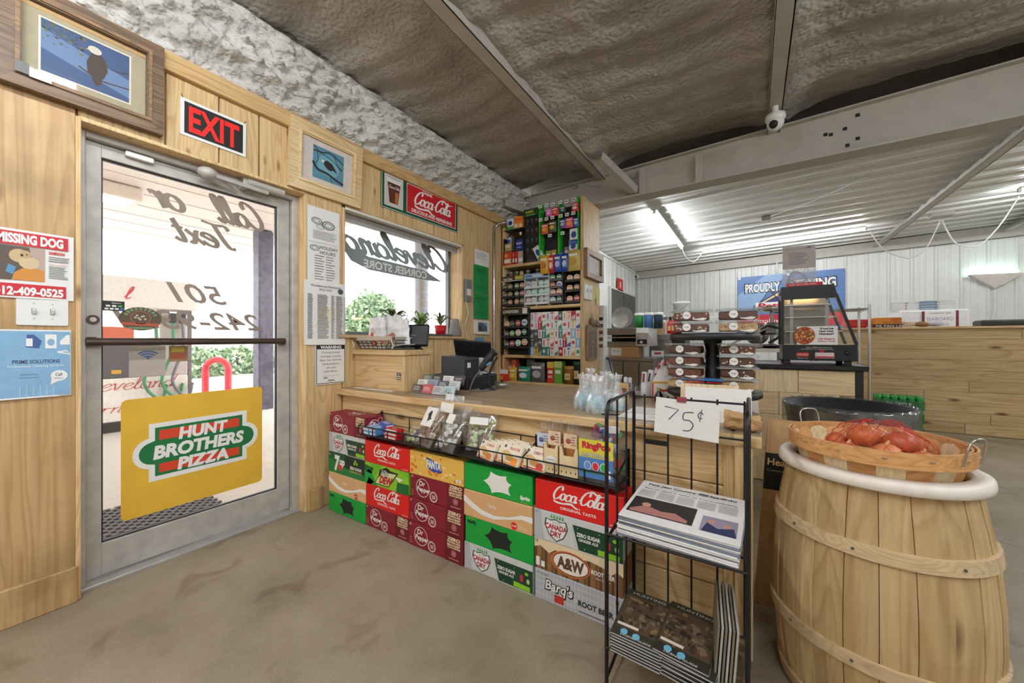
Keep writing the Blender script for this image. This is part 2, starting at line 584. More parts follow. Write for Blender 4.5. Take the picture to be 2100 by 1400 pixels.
    # ---- finish
    def build(s, name, parent=None, label=None, cat=None, group=None, kind=None, o=None, auto=None):
        me = bpy.data.meshes.new(name)
        if parent is not None and parent in ORIG:
            o = ORIG[parent]
        if o is None:
            if s.v:
                xs = [p.x for p in s.v]; ys = [p.y for p in s.v]; zs = [p.z for p in s.v]
                o = V(((min(xs) + max(xs)) / 2, (min(ys) + max(ys)) / 2, min(zs)))
            else:
                o = V((0, 0, 0))
        o = V(o)
        me.from_pydata([tuple(p - o) for p in s.v], [], s.f)
        for mt in s.mats:
            me.materials.append(mt)
        me.polygons.foreach_set('material_index', s.m)
        me.polygons.foreach_set('use_smooth', s.sm)
        me.update()
        ob = bpy.data.objects.new(name, me)
        COL.objects.link(ob)
        ORIG[ob] = o
        if parent is not None:
            ob.parent = parent
        else:
            ob.location = o
        tag(ob, label, cat, group, kind)
        return ob

def tag(ob, label=None, cat=None, group=None, kind=None):
    if label: ob['label'] = label
    if cat: ob['category'] = cat
    if group: ob['group'] = group
    if kind: ob['kind'] = kind
    return ob

def empty(name, o, label=None, cat=None, group=None, kind=None, parent=None):
    ob = bpy.data.objects.new(name, None)
    ob.empty_display_size = 0.05
    COL.objects.link(ob)
    if parent is not None:
        ob.parent = parent
        ORIG[ob] = ORIG[parent]
    else:
        ob.location = o
        ORIG[ob] = V(o)
    return tag(ob, label, cat, group, kind)

def dup(root, loc, rotz=None, label=None, group=None, matmap=None):
    """copy of a thing with its parts and sub-parts (mesh data shared)"""
    r_ = root.copy(); COL.objects.link(r_)
    r_.location = loc
    ORIG[r_] = V(loc)
    if rotz is not None:
        r_.rotation_euler = (0, 0, rotz)
    if label: r_['label'] = label
    if group: r_['group'] = group
    for ch in [c for c in root.children]:
        k = ch.copy(); COL.objects.link(k); k.parent = r_
        for g in [c for c in ch.children]:
            q = g.copy(); COL.objects.link(q); q.parent = k
    return r_

ORD = ['first', 'second', 'third', 'fourth', 'fifth', 'sixth', 'seventh', 'eighth', 'ninth', 'tenth', 'eleventh', 'twelfth', 'thirteenth', 'fourteenth']
def RZ(a): return Matrix.Rotation(R(a), 3, 'Z')
def RX(a): return Matrix.Rotation(R(a), 3, 'X')
def RY(a): return Matrix.Rotation(R(a), 3, 'Y')
def TR(loc, rz=0, rx=0, ry=0):
    return Matrix.Translation(V(loc)) @ Matrix.Rotation(R(rz), 4, 'Z') @ Matrix.Rotation(R(ry), 4, 'Y') @ Matrix.Rotation(R(rx), 4, 'X')
def PX(px, py, X=None, Y=None, Z=None):
    """where the survey sight line through a photo point meets a wall, front or level plane"""
    u = (px - 1050) / FPX; v = (700 - py) / FPX
    s_, c_ = math.sin(YAW), math.cos(YAW)
    d = V((-s_ + u * c_, c_ + u * s_, v))
    t = X / d.x if X is not None else (Y / d.y if Y is not None else (Z - EYE) / d.z)
    return V((d.x * t, d.y * t, EYE + d.z * t))

# ================================================================ palette
PINE = wood('pine_upright', (230, 200, 152), (214, 178, 126), (140, 98, 58), 'Z', 1.0, 0.4)
PINE_X = wood('pine_cross_x', (232, 202, 154), (214, 174, 120), (124, 80, 44), 'X', 1.0, 0.7)
PINE_Y = wood('pine_cross_y', (216, 182, 130), (198, 160, 108), (124, 84, 50), 'Y', 1.0, 0.4)
PINE_OLD = wood('pine_scuffed', (210, 174, 124), (194, 156, 106), (112, 78, 48), 'Z', 0.8, 0.5, dirt=0.35)
PINE_TOP = wood('counter_worn', (190, 168, 138), (166, 144, 116), (110, 86, 62), 'X', 0.9, 0.3, rough=0.4, dirt=0.3)
PINE_PALE = wood('pine_pale', (236, 216, 180), (222, 198, 158), (170, 132, 92), 'Z', 1.3, 0.3)
PLANK = wood('plank_knotty', (222, 194, 148), (202, 170, 122), (98, 68, 40), 'X', 0.8, 0.6)
STAVE = wood('barrel_stave', (206, 178, 132), (192, 160, 112), (130, 98, 62), 'Z', 0.8, 0.5, dirt=0.3)
HOOPW = wood('barrel_hoop', (214, 190, 152), (198, 172, 132), (140, 110, 76), 'X', 1.0, 0.0)
BASKETW = wood('basket_slat', (242, 222, 184), (232, 206, 162), (190, 150, 100), 'Z', 1.4, 0.0)
BASKETR = wood('basket_rim', (222, 170, 112), (208, 150, 92), (150, 102, 60), 'X', 1.2, 0.2)
DARKW = wood('frame_barnwood', (150, 118, 86), (118, 90, 62), (66, 46, 30), 'Y', 1.3, 0.3)
METAL_WHITE = mat((228, 228, 222), 0.35, 0.0, 0.03, 0, 6)
STEEL_GREY = mat((190, 184, 174), 0.5, 0.0, 0.06, 0.1, 9)
ALU = mat((196, 194, 190), 0.38, 0.55, 0.08, 0.0, 14)
ALU_OLD = mat((190, 186, 178), 0.45, 0.12, 0.14, 0.0, 16)
BRONZE = mat((84, 70, 62), 0.35, 0.55, 0.1)
STAINLESS = mat((150, 146, 140), 0.3, 0.85, 0.10, 0, 8)
CHROME = mat((200, 198, 195), 0.18, 0.95, 0.02)
BLACKW = mat((24, 24, 26), 0.4, 0.2, 0.0)
BLACKP = mat((34, 34, 36), 0.45, 0.0, 0.08)
GREYP = mat((74, 76, 80), 0.5, 0.0, 0.06)
WHITEP = mat((236, 236, 232), 0.45, 0.0, 0.02)
PAPER = mat((242, 240, 236), 0.8, 0.0, 0.02)
CARD = mat((202, 160, 108), 0.8, 0.0, 0.06)
K = ink((26, 24, 24)); W_ = ink((246, 244, 240)); GREYI = ink((110, 108, 108)); REDI = ink((204, 34, 40)); LGREY = ink((176, 174, 172))
CLEAR = glass(gloss=0.07, rough=0.03)
PLASTIC = glass(tint=(0.97, 0.975, 0.98), gloss=0.09, rough=0.12, key='bag', alpha=0.05)
MILKY = glass(tint=(0.96, 0.97, 0.98), gloss=0.12, rough=0.15, key='milky', alpha=0.28, c=(240, 242, 244))

def concrete():
    m, nt, b = newmat('concrete_floor')
    L = nt.links
    tc = nt.nodes.new('ShaderNodeTexCoord')
    n1 = nt.nodes.new('ShaderNodeTexNoise'); n1.inputs['Scale'].default_value = 1.4; n1.inputs['Detail'].default_value = 7; n1.inputs['Roughness'].default_value = 0.62
    L.new(tc.outputs['Object'], n1.inputs['Vector'])
    r1 = ramp(nt, [(0.25, lin((114, 101, 83))), (0.45, lin((150, 137, 116))), (0.62, lin((164, 151, 131))), (0.8, lin((138, 124, 102)))])
    L.new(n1.outputs['Fac'], r1.inputs['Fac'])
    n2 = nt.nodes.new('ShaderNodeTexNoise'); n2.inputs['Scale'].default_value = 5.0; n2.inputs['Detail'].default_value = 8; n2.inputs['Distortion'].default_value = 0.8
    L.new(tc.outputs['Object'], n2.inputs['Vector'])
    r2 = ramp(nt, [(0.57, (1, 1, 1, 1)), (0.70, (0.66, 0.62, 0.57, 1)), (0.8, (0.5, 0.45, 0.4, 1))])
    L.new(n2.outputs['Fac'], r2.inputs['Fac'])
    mx = nt.nodes.new('ShaderNodeMix'); mx.data_type = 'RGBA'; mx.blend_type = 'MULTIPLY'; mx.inputs[0].default_value = 0.85
    L.new(r1.outputs['Color'], mx.inputs[6]); L.new(r2.outputs['Color'], mx.inputs[7])
    n3 = nt.nodes.new('ShaderNodeTexNoise'); n3.inputs['Scale'].default_value = 160; n3.inputs['Detail'].default_value = 2
    L.new(tc.outputs['Object'], n3.inputs['Vector'])
    r3 = ramp(nt, [(0.3, (0.86, 0.86, 0.86, 1)), (0.6, (1.04, 1.04, 1.04, 1))])
    L.new(n3.outputs['Fac'], r3.inputs['Fac'])
    m2 = nt.nodes.new('ShaderNodeMix'); m2.data_type = 'RGBA'; m2.blend_type = 'MULTIPLY'; m2.inputs[0].default_value = 1
    L.new(mx.outputs[2], m2.inputs[6]); L.new(r3.outputs['Color'], m2.inputs[7])
    L.new(m2.outputs[2], b.inputs['Base Color'])
    b.inputs['Roughness'].default_value = 0.5
    bp = nt.nodes.new('ShaderNodeBump'); bp.inputs['Strength'].default_value = 0.2; bp.inputs['Distance'].default_value = 0.004
    L.new(n2.outputs['Fac'], bp.inputs['Height']); L.new(bp.outputs['Normal'], b.inputs['Normal'])
    return m

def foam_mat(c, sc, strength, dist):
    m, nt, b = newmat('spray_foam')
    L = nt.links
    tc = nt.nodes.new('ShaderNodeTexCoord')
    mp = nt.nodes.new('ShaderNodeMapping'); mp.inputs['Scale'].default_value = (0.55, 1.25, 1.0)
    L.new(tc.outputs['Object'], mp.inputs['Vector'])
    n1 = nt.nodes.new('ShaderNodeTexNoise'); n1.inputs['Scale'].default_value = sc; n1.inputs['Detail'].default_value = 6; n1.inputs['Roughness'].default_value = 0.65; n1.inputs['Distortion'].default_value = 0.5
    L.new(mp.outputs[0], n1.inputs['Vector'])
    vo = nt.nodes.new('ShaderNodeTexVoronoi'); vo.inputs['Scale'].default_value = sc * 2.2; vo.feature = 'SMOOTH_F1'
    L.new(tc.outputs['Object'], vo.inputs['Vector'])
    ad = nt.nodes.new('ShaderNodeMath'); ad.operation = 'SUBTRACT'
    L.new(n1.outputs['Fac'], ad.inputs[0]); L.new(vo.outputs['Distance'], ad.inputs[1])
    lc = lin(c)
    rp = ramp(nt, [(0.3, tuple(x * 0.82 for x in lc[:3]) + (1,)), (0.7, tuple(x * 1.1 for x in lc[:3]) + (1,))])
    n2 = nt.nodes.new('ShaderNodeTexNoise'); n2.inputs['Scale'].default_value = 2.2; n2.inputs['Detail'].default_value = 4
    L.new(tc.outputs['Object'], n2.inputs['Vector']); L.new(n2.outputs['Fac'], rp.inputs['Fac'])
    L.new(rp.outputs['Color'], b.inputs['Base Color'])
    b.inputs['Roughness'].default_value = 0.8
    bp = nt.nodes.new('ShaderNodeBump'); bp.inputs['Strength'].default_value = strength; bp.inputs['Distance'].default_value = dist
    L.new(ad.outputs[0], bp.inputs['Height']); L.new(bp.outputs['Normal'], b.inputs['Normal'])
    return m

CONC = concrete()
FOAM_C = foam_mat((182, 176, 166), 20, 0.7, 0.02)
FOAM_LIT = foam_mat((214, 210, 202), 26, 0.7, 0.02)  # same foam as the ceiling, paler because the strip faces the light
PAVE = mat((206, 200, 192), 0.8, 0, 0.12, 0.2, 3)

WX = -2.42          # face of the board wall
XW = -2.5           # face of the metal wall further back
YB = 9.7            # back wall
XR, YF = 5.0, -2.8
def zr(x): return 2.83 + 0.03 * (x + 2.43)

# ================================================================ floor
b = MB()
b.box(-2.62, XR, YF, YB + 0.1, -0.12, 0.0, CONC)
b.build('floor', kind='structure', o=(0, 0, 0))

# ================================================================ left wall: vertical boards
wl = empty('wall_left', (WX, 0, 0), kind='structure')
DY0, DY1, DZ1 = 0.335, 1.31, 2.06
WY0, WY1, WZ0, WZ1 = 1.56, 2.86, 1.13, 2.06
b = MB()
for (y0, y1, z0, z1) in ((YF, DY0, 0, 2.9), (DY0, DY1, DZ1, 2.9), (DY1, WY0, 0, 2.9), (WY0, WY1, 0, WZ0), (WY0, WY1, WZ1, 2.9), (WY1, 3.96, 0, 2.9)):
    b.box(-2.66, WX - 0.018, y0, y1, z0, z1, PINE_OLD)
b.build('wall_core', wl)
def vboard(y0, y1, z0, z1, mt, i=0):
    q = MB()
    q.box(WX - 0.02, WX + (0.002 if i % 2 else 0), y0 + 0.0035, y1 - 0.0035, z0, z1, mt, 0.003)
    q.build('board', wl)
seams = [YF, -2.5, -2.2, -1.9, -1.6, -1.3, -1.0, -0.72, -0.42, -0.12, DY0]
for i in range(len(seams) - 1):
    vboard(seams[i], seams[i + 1], 0, 2.42, PINE_OLD, i)
for i, (a, c) in enumerate(((DY0, 0.62), (0.62, 0.84), (0.84, 1.035), (1.035, DY1))):
    vboard(a, c, DZ1 - 0.01 + 0.01 * (i % 2), 2.42, PINE, i)
vboard(DY1, WY0, 0, 2.42, PINE)
for i, (a, c) in enumerate(((WY0, 1.905), (1.905, 2.198), (2.198, 2.456), (2.456, WY1))):
    vboard(a, c, WZ1 - 0.005, 2.42, PINE, i)
    vboard(a, c, 0, WZ0, PINE, i)
for i, (a, c) in enumerate(((WY1, 3.09), (3.09, 3.32), (3.32, 3.53))):
    vboard(a, c, 0, 2.42, PINE, i)
q = MB(); q.box(WX - 0.02, WX + 0.035, YF, 3.53, 2.418, 2.512, PINE_Y, 0.004); q.build('top_board', wl)
# jamb linings of the openings
for nm, args in (('door_lining', (-2.499, WX + 0.003, DY1 - 0.012, DY1 + 0.004, 0.0, DZ1)), ('door_lining', (-2.499, WX + 0.003, DY0 - 0.004, DY0 + 0.012, 0.0, DZ1)), ('door_lining', (-2.499, WX + 0.003, DY0 + 0.012, DY1 - 0.012, DZ1 - 0.014, DZ1 + 0.002)), ('window_lining', (-2.64, WX + 0.004, WY1 - 0.022, WY1, WZ0, WZ1)),
                 ('window_lining', (-2.64, WX + 0.004, WY0, WY0 + 0.02, WZ0, WZ1)), ('window_lining', (-2.64, WX + 0.004, WY0, WY1, WZ1 - 0.02, WZ1)),
                 ('window_stool', (-2.64, WX + 0.03, WY0 - 0.03, WY1 + 0.03, WZ0 - 0.004, WZ0 + 0.018))):
    q = MB(); q.box(*args, PINE, 0.002); q.build(nm, wl)
# lumpy foam filling the wall head, coloured paler for the light on it
def popcorn(p, s):
    d, pts = noise.voronoi(p * s)
    return max(0.0, 0.62 - d[0])
def wall_foam(u, v):
    y = YF + (3.86 - YF) * u
    a = v
    x = WX - 0.015 + 0.10 * math.sin(a * PI) * (0.7 + 0.5 * noise.noise(V((y * 1.7, 3.1, 0)))) + 0.14 * a * a
    z = 2.50 + a * (zr(-2.3) + 0.05 - 2.50)
    p = V((y, z * 1.3, a))
    w = math.sin(min(1, a * 1.05) * PI) ** 0.5 if 0 < a < 0.95 else 0.25
    d = 0.13 * popcorn(p, 9) + 0.06 * popcorn(p + V((7, 1, 2)), 21) + 0.05 * noise.noise(p * 4)
    return (x + d * (0.35 + 0.8 * w), y, z - 0.3 * d * a)
q = MB(); q.grid(wall_foam, 900, 36, FOAM_LIT); q.build('foam_strip', wl)
# white sheet-metal stretch beyond the shelves
def rib_profile(w, major=0.305, dep=0.022):
    """(u, d) outline across a ribbed sheet of width w"""
    pts = []
    u = 0.0
    while u < w - 1e-6:
        a = min(u + major, w)
        pts += [(u, 0), (u + 0.03, 0), (u + 0.042, dep), (u + 0.07, dep), (u + 0.082, 0)]
        for k in (0.135, 0.215):
            if u + k + 0.03 < w:
                pts += [(u + k, 0), (u + k + 0.006, 0.005), (u + k + 0.022, 0.005), (u + k + 0.028, 0)]
        u = a
    pts.append((w, 0))
    return pts
def sheet_wall(parent, fr, w, h, mt, name='metal_panel', panel=0.915):
    u = 0.0
    while u < w - 0.01:
        e = min(panel, w - u)
        pr = [p for p in rib_profile(e) if p[0] <= e + 1e-6]
        q = MB()
        vs_ = [fr.p(u + a, 0, d) for a, d in pr] + [fr.p(u + a, h, d) for a, d in pr]
        k = len(pr)
        q.add(vs_, [(i, i + 1, k + i + 1, k + i) for i in range(k - 1)], mt)
        q.build(name, parent)
        u += e
b = MB(); b.box(-2.66, XW - 0.012, 3.96, YB + 0.1, 0, 2.95, METAL_WHITE); b.build('sheet_backing', wl)
sheet_wall(wl, FX(XW - 0.01, 3.96, 0), YB - 3.96, 2.86, METAL_WHITE)
q = MB(); q.box(XW - 0.01, XW + 0.03, 3.96, YB, 2.80, 2.84, METAL_WHITE); q.build('cap_trim', wl)

# partition that carries the shelves
wp = empty('wall_middle', (-1.9, 3.97, 0), kind='structure')
q = MB(); q.box(-2.42, -1.43, 3.97, 4.0, 0, 2.58, PINE_OLD); q.build('plywood_back', wp)

# back wall
wb = empty('wall_back', (0, YB, 0), kind='structure')
b = MB(); b.box(XW - 0.1, XR + 0.1, YB + 0.03, YB + 0.1, 0, 3.2, METAL_WHITE); b.build('sheet_backing', wb)
sheet_wall(wb, FY(XW, YB + 0.01, 0), XR - XW, 2.80, METAL_WHITE)
b = MB()
for x0, x1 in ((XW, XR),):
    T0 = [(x0, zr(x0) - 0.16), (x1, zr(x1) - 0.18), (x1, zr(x1) + 0.02), (x0, zr(x0) + 0.0)]
    b.slab(FY(0, YB - 0.03, 0), T0, 0.09, STEEL_GREY)
b.build('end_beam', wb)
q = MB(); q.cyl((0.42, YB - 0.13, 2.58), (0.42, YB - 0.13, 2.80), 0.014, METAL_WHITE); q.ball((0.42, YB - 0.13, 2.57), 0.025, METAL_WHITE); q.build('conduit_drop', wb)

# walls behind and beside the viewer
wr = empty('wall_right', (XR, 0, 0), kind='structure')
b = MB(); b.box(XR, XR + 0.1, YF - 0.1, YB + 0.1, 0, 3.3, METAL_WHITE); b.build('sheet_backing', wr)
wf = empty('wall_front', (0, YF, 0), kind='structure')
b = MB(); b.box(-2.66, XR + 0.1, YF - 0.1, YF, 0, 3.3, METAL_WHITE); b.build('sheet_backing', wf)

# ================================================================ ceiling
ce = empty('ceiling', (0, 0, 2.8), kind='structure')
PUR = (-1.36, 0.15, 1.95, 3.5)
def foam_z(x, y):
    base = zr(x) + 0.055
    p = V((x, y, 0))
    near = min(abs(x - q_) for q_ in PUR)
    if near < 0.3:
        base -= 0.045 * math.exp(-((near - 0.06) / 0.11) ** 2)
    xm = -2.0 if x < PUR[0] else ((PUR[0] + PUR[1]) / 2 if x < PUR[1] else (PUR[1] + PUR[2]) / 2)
    warp = noise.noise(p * 1.3) * 1.7
    ph = y * 27 + 2.4 * ((x - xm) / 0.75) ** 2 + warp * 2 - x * 1.5
    z = base + 0.012 * math.sin(ph) * (0.6 + 0.6 * noise.noise(p * 0.9)) + 0.012 * math.sin(ph * 0.37 + 1.0 + warp) + 0.03 * noise.noise(p * 1.1 + V((3, 0, 0)))
    z -= 0.02 * popcorn(V((x, y, 0.3)), 9) * (1.0 if near < 0.3 else 0.3) + 0.012 * noise.turbulence(p * 9, 3, False) * 0.7
    t = (y - 3.35) / 0.5
    if t > 0:
        t = min(t, 1); z += 0.10 * t * t * (3 - 2 * t) + 0.025 * math.sin(ph * 2) * t * (1 - t) * 2
    return z
q = MB()
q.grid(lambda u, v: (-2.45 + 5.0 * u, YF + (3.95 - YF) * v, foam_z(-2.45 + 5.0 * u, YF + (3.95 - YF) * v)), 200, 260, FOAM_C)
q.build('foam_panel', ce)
q = MB()
q.grid(lambda u, v: (2.55 + (XR - 2.55) * u, YF + (3.95 - YF) * v, zr(2.55 + (XR - 2.55) * u) + 0.05), 6, 8, FOAM_C)
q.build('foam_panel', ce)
# ribbed roof sheets over the back room, ribs run up the slope
y = 3.95
k = 0
while y < YB:
    w = min(0.915, YB - y)
    pr = [p for p in rib_profile(w, 0.1525 * 2, 0.03) if p[0] <= w]
    q = MB()
    vs_ = [(XW, y + a, zr(XW) + 0.05 - d) for a, d in pr] + [(XR, y + a, zr(XR) + 0.05 - d) for a, d in pr]
    n_ = len(pr)
    q.add(vs_, [(i, n_ + i, n_ + i + 1, i + 1) for i in range(n_ - 1)], METAL_WHITE)
    q.build('roof_sheet', ce)
    y += w
q = MB()
q.slab(FY(0, YB + 0.1, 0), [(-2.9, 3.06), (XR + 0.2, 3.32), (XR + 0.2, 3.42), (-2.9, 3.16)], YB - YF + 0.4, STEEL_GREY)
q.build('sky_block_slab', ce)  # unseen slab added over the ceiling to keep sky light out
# purlins: channel section
for i, px in enumerate(PUR):
    z = zr(px) - 0.035
    for (y0, y1, dz) in ((YF, 3.92, 0.0), (3.98, YB - 0.04, -0.06)):
        if y0 > 0 and px < 1: continue
        q = MB()
        q.box(px - 0.05, px + 0.04, y0, y1, z + dz, z + dz + 0.008, STEEL_GREY)
        q.box(px + 0.033, px + 0.042, y0, y1, z + dz, z + dz + 0.2, STEEL_GREY)
        q.box(px - 0.052, px - 0.046, y0, y1, z + dz, z + dz + 0.025, STEEL_GREY)
        q.build('purlin', ce)
# deep tapered rafter
FRR = FY(0, 3.906, 0)
q = MB()
q.slab(FRR, [(-2.5, 2.575), (XR, 2.575), (XR, zr(XR)), (-2.5, zr(-2.5))], 0.012, STEEL_GREY)
q.box(-2.5, XR, 3.82, 3.99, 2.56, 2.575, STEEL_GREY)
q.slab(FY(0, 3.97, 0), [(-2.5, zr(-2.5) - 0.012), (XR, zr(XR) - 0.012), (XR, zr(XR)), (-2.5, zr(-2.5))], 0.13, STEEL_GREY)
q.build('rafter', ce)
for x in (-0.93, -0.42):
    q = MB(); q.box(x - 0.03, x + 0.03, 3.84, 3.895, 2.575, zr(x) - 0.012 - (0.03 if x < -0.6 else 0.05), STEEL_GREY); q.build('stiffener', ce)
for (px, py) in ((1704, 276), (1733, 264), (1738, 298), (1693, 276), (1759, 236), (1759, 284)):
    c = PX(px, py, Y=3.893)
    q = MB(); q.box(c.x - 0.012, c.x + 0.012, 3.889, 3.897, c.z - 0.012, c.z + 0.012, K); q.build('punched_hole', ce)
for (a, c) in (((1300, 398), (1243, 330)), ((1072, 428), (1004, 390))):
    p0 = PX(a[0], a[1], Y=3.84); p1 = V((p0.x - 0.20, 3.36, p0.z + 0.20)) if a[0] > 1200 else V((-2.33, 3.42, 2.60))
    if a[0] < 1200: p0 = V((-2.25, 3.84, 2.6))
    q = MB(); q.bar(p0, p1, 0.075, 0.006, STEEL_GREY); d = (p1 - p0).normalized()
    q.bar(p0 + V((0.035, 0, 0.035)), p1 + V((0.035, 0, 0.035)), 0.006, 0.075, STEEL_GREY)
    q.build('flange_brace', ce)
for (px, py) in ((1180, 382), (1300, 362)):
    c = PX(px, py, Y=3.885)
    q = MB(); q.box(c.x - 0.03, c.x + 0.03, 3.872, 3.895, c.z - 0.02, c.z + 0.02, ALU); q.build('clip_plate', ce)
q = MB(); q.tube(smooth3([(-2.2, 3.8, 2.74), (-2.1, 3.75, 2.86), (-1.85, 3.8, 2.86), (-1.6, 3.83, 2.82), (-1.36, 3.84, 2.74)]), 0.006, LGREY); q.build('cable', ce)

# ================================================================ fluorescent tubes
def tube_light(p0, p1, strength, label, name='fluorescent_light', r_=0.016, hz=0.035):
    p0, p1 = V(p0), V(p1)
    d = (p1 - p0).normalized(); sd = V((-d.y, d.x, 0))
    root = empty(name, (p0 + p1) / 2, label, 'light')
    q = MB(); q.bar(p0 + V((0, 0, hz)), p1 + V((0, 0, hz)), 0.06, 0.025, WHITEP); q.build('housing', root)
    for p in (p0, p1):
        q = MB(); q.obox(p + V((0, 0, 0.008)), 0.03, 0.03, 0.05, WHITEP, RZ(math.degrees(math.atan2(d.y, d.x)))); q.build('lamp_holder', root)
    q = MB(); q.cyl(p0 + d * 0.02, p1 - d * 0.02, r_, glow((244, 249, 255), strength), n=10); q.build('tube', root)
    for p in (p0 + d * 0.3, p1 - d * 0.3):
        q = MB(); q.tube([p + V((0, 0, hz)), V((p.x, p.y, zr(p.x) + 0.045))], 0.004, CHROME, 6); q.build('hanger', root)
    return root
def ceil_pt(x, y, dz): return V((x, y, zr(x) + dz))
tube_light(ceil_pt(-1.09, 5.15, -0.07), ceil_pt(-1.09, 7.4, -0.07), TUBE_BACK, 'white tube light on ribbed ceiling nearest the tall steel rafter')
tube_light(ceil_pt(-0.82, 8.0, -0.07), ceil_pt(1.5, 8.0, -0.07), TUBE_BACK, 'long white tube light running beside the back wall end beam')
tube_light(ceil_pt(2.7, 7.1, -0.07), ceil_pt(4.6, 7.1, -0.07), TUBE_BACK, 'white tube light at the far right ceiling edge')
tube_light(ceil_pt(2.75, 5.2, -0.05), ceil_pt(4.7, 5.2, -0.05), TUBE_BACK, 'added unseen tube light over the open floor beside the back room')  # extra lamp added out of view to light the back room
tube_light((-1.22, -2.0, 2.60), (-1.22, 0.5, 2.60), TUBE_FRONT, 'white tube light hung under foam ceiling nearest the exit door', hz=0.03)
tube_light((0.6, -2.0, 2.62), (0.6, 0.4, 2.62), TUBE_FRONT, 'added unseen tube light under foam ceiling above the barrel side', hz=0.03)  # extra lamp added behind the camera to brighten the front room
tube_light((2.5, 0.0, 2.64), (2.5, 2.4, 2.64), TUBE_FRONT, 'added unseen tube light under foam ceiling on the right side', hz=0.03)  # another added lamp, out of view to the right, for more light

# ================================================================ glazed entrance door
d1 = empty('door_1', (-2.55, 0.82, 0), kind='structure')
q = MB()
q.box(-2.62, -2.50, DY0, 0.372, 0, DZ1, ALU_OLD, 0.003)
q.build('frame_jamb', d1)
q = MB(); q.box(-2.62, -2.50, 1.262, DY1, 0, DZ1, ALU_OLD, 0.003); q.build('frame_jamb', d1)
q = MB(); q.box(-2.62, -2.50, 0.372, 1.262, 2.015, DZ1, ALU_OLD, 0.003); q.build('frame_head', d1)
q = MB(); q.box(-2.64, -2.47, DY0, DY1, -0.003, 0.012, ALU, 0.003); q.build('threshold', d1)
LX0, LX1 = -2.578, -2.532
for nm, a in (('stile', (0.375, 0.425, 0.02, 2.012)), ('stile', (1.188, 1.259, 0.02, 2.012)), ('top_rail', (0.425, 1.188, 1.952, 2.012)), ('bottom_rail', (0.425, 1.188, 0.02, 0.165))):
    q = MB(); q.box(LX0, LX1, *a, ALU_OLD, 0.002); lf = q.build(nm, d1); lk = lf if a[0] == 0.375 else lk
q = MB()
for a in ((0.425, 0.432, 0.165, 1.952), (1.181, 1.188, 0.165, 1.952), (0.432, 1.181, 0.165, 0.172), (0.432, 1.181, 1.945, 1.952)):
    q.box(-2.562, -2.546, *a, BLACKP)
q.build('glazing_bead', d1)
q = MB(); q.box(-2.557, -2.553, 0.432, 1.181, 0.172, 1.945, CLEAR); q.build('glass_pane', d1)
q = MB(); q.cyl((LX1, 0.398, 1.20), (LX1 + 0.008, 0.398, 1.20), 0.021, BRONZE); q.cyl((LX1 + 0.006, 0.398, 1.20), (LX1 + 0.011, 0.398, 1.20), 0.011, ALU); q.build('lock_cylinder', lk)
q = MB(); q.cyl((-2.50, 0.372, 1.098), (-2.50, 1.215, 1.103), 0.018, BRONZE, n=14)
for y in (0.392, 1.205):
    q.box(LX1 - 0.001, -2.495, y - 0.018, y + 0.018, 1.08, 1.12, BRONZE, 0.006)
q.build('push_bar', d1)
q = MB()   # closer: body, arm, shoe
q.cyl((-2.47, 0.99, 2.03), (-2.47, 1.19, 2.03), 0.026, ALU_OLD, n=12); q.box(-2.53, -2.455, 0.97, 1.0, 1.99, 2.06, ALU_OLD, 0.004)
q.build('closer_body', d1)
q = MB(); q.bar((-2.46, 1.10, 1.995), (-2.43, 0.83, 1.99), 0.012, 0.02, ALU_OLD); q.bar((-2.43, 0.83, 1.99), (-2.52, 0.96, 1.965), 0.012, 0.012, ALU_OLD)
q.ball((-2.45, 0.80, 2.0), 0.045, ALU_OLD, 10, 0.8, 1.1, 0.7); q.build('closer_arm', d1)
q = MB(); q.box(-2.53, -2.505, 0.50, 0.60, 1.985, 2.01, WHITEP, 0.003); q.build('alarm_contact', d1)

def sheet(name, fr, w, h, mt, label, cat, group=None, th=0.0012):
    q = MB(); q.slab(fr, [(0, 0), (w, 0), (w, h), (0, h)], th, mt)
    return q.build(name, label=label, cat=cat, group=group), Frame(fr.p(0, 0, th), fr.ux, fr.uy)

def rrect(u0, v0, u1, v1, r_, k=5):
    pts = []
    for cx, cy, a in ((u1 - r_, v0 + r_, -90), (u1 - r_, v1 - r_, 0), (u0 + r_, v1 - r_, 90), (u0 + r_, v0 + r_, 180)):
        for i in range(k + 1):
            t = R(a + 90 * i / k)
            pts.append((cx + r_ * math.cos(t), cy + r_ * math.sin(t)))
    return pts

# ---- yellow pizza sticker on the glass
GX = -2.5525
fr = Frame((GX, 0.492, 0.232), (0, 1, 0.012), (0, 0, 1))
YEL = mat((238, 190, 62), 0.5, 0, 0.05, 0, 9); GRN = ink((22, 116, 62)); ORG = ink((222, 70, 36))
q = MB(); q.slab(fr, rrect(0, 0, 0.615, 0.585, 0.025), 0.001, YEL)
st = q.build('door_sticker', label='large yellow pizza sticker low on the glass door', cat='sticker')
fr = fr.sub(0, 0, 0.001)
def hb(grow):
    g = grow
    p = [(0.125 - g, 0.185 - g), (0.505 + g, 0.185 - g)]
    p += [(0.505 + g, 0.245 - g)] + [(0.515 + (0.05 + g) * math.cos(R(t)), 0.302 + (0.053 + g) * math.sin(R(t))) for t in range(-80, 81, 16)] + [(0.505 + g, 0.36 + g)]
    p += [(0.505 + g, 0.425 + g), (0.125 - g, 0.425 + g), (0.125 - g, 0.36 + g)]
    p += [(0.115 - (0.05 + g) * math.cos(R(t)), 0.302 + (0.053 + g) * math.sin(R(t))) for t in range(80, -81, -16)] + [(0.125 - g, 0.245 - g)]
    return p
q = MB()
q.poly(fr, hb(0.026), W_, 0.0003); q.poly(fr, hb(0.003), GRN, 0.0006)
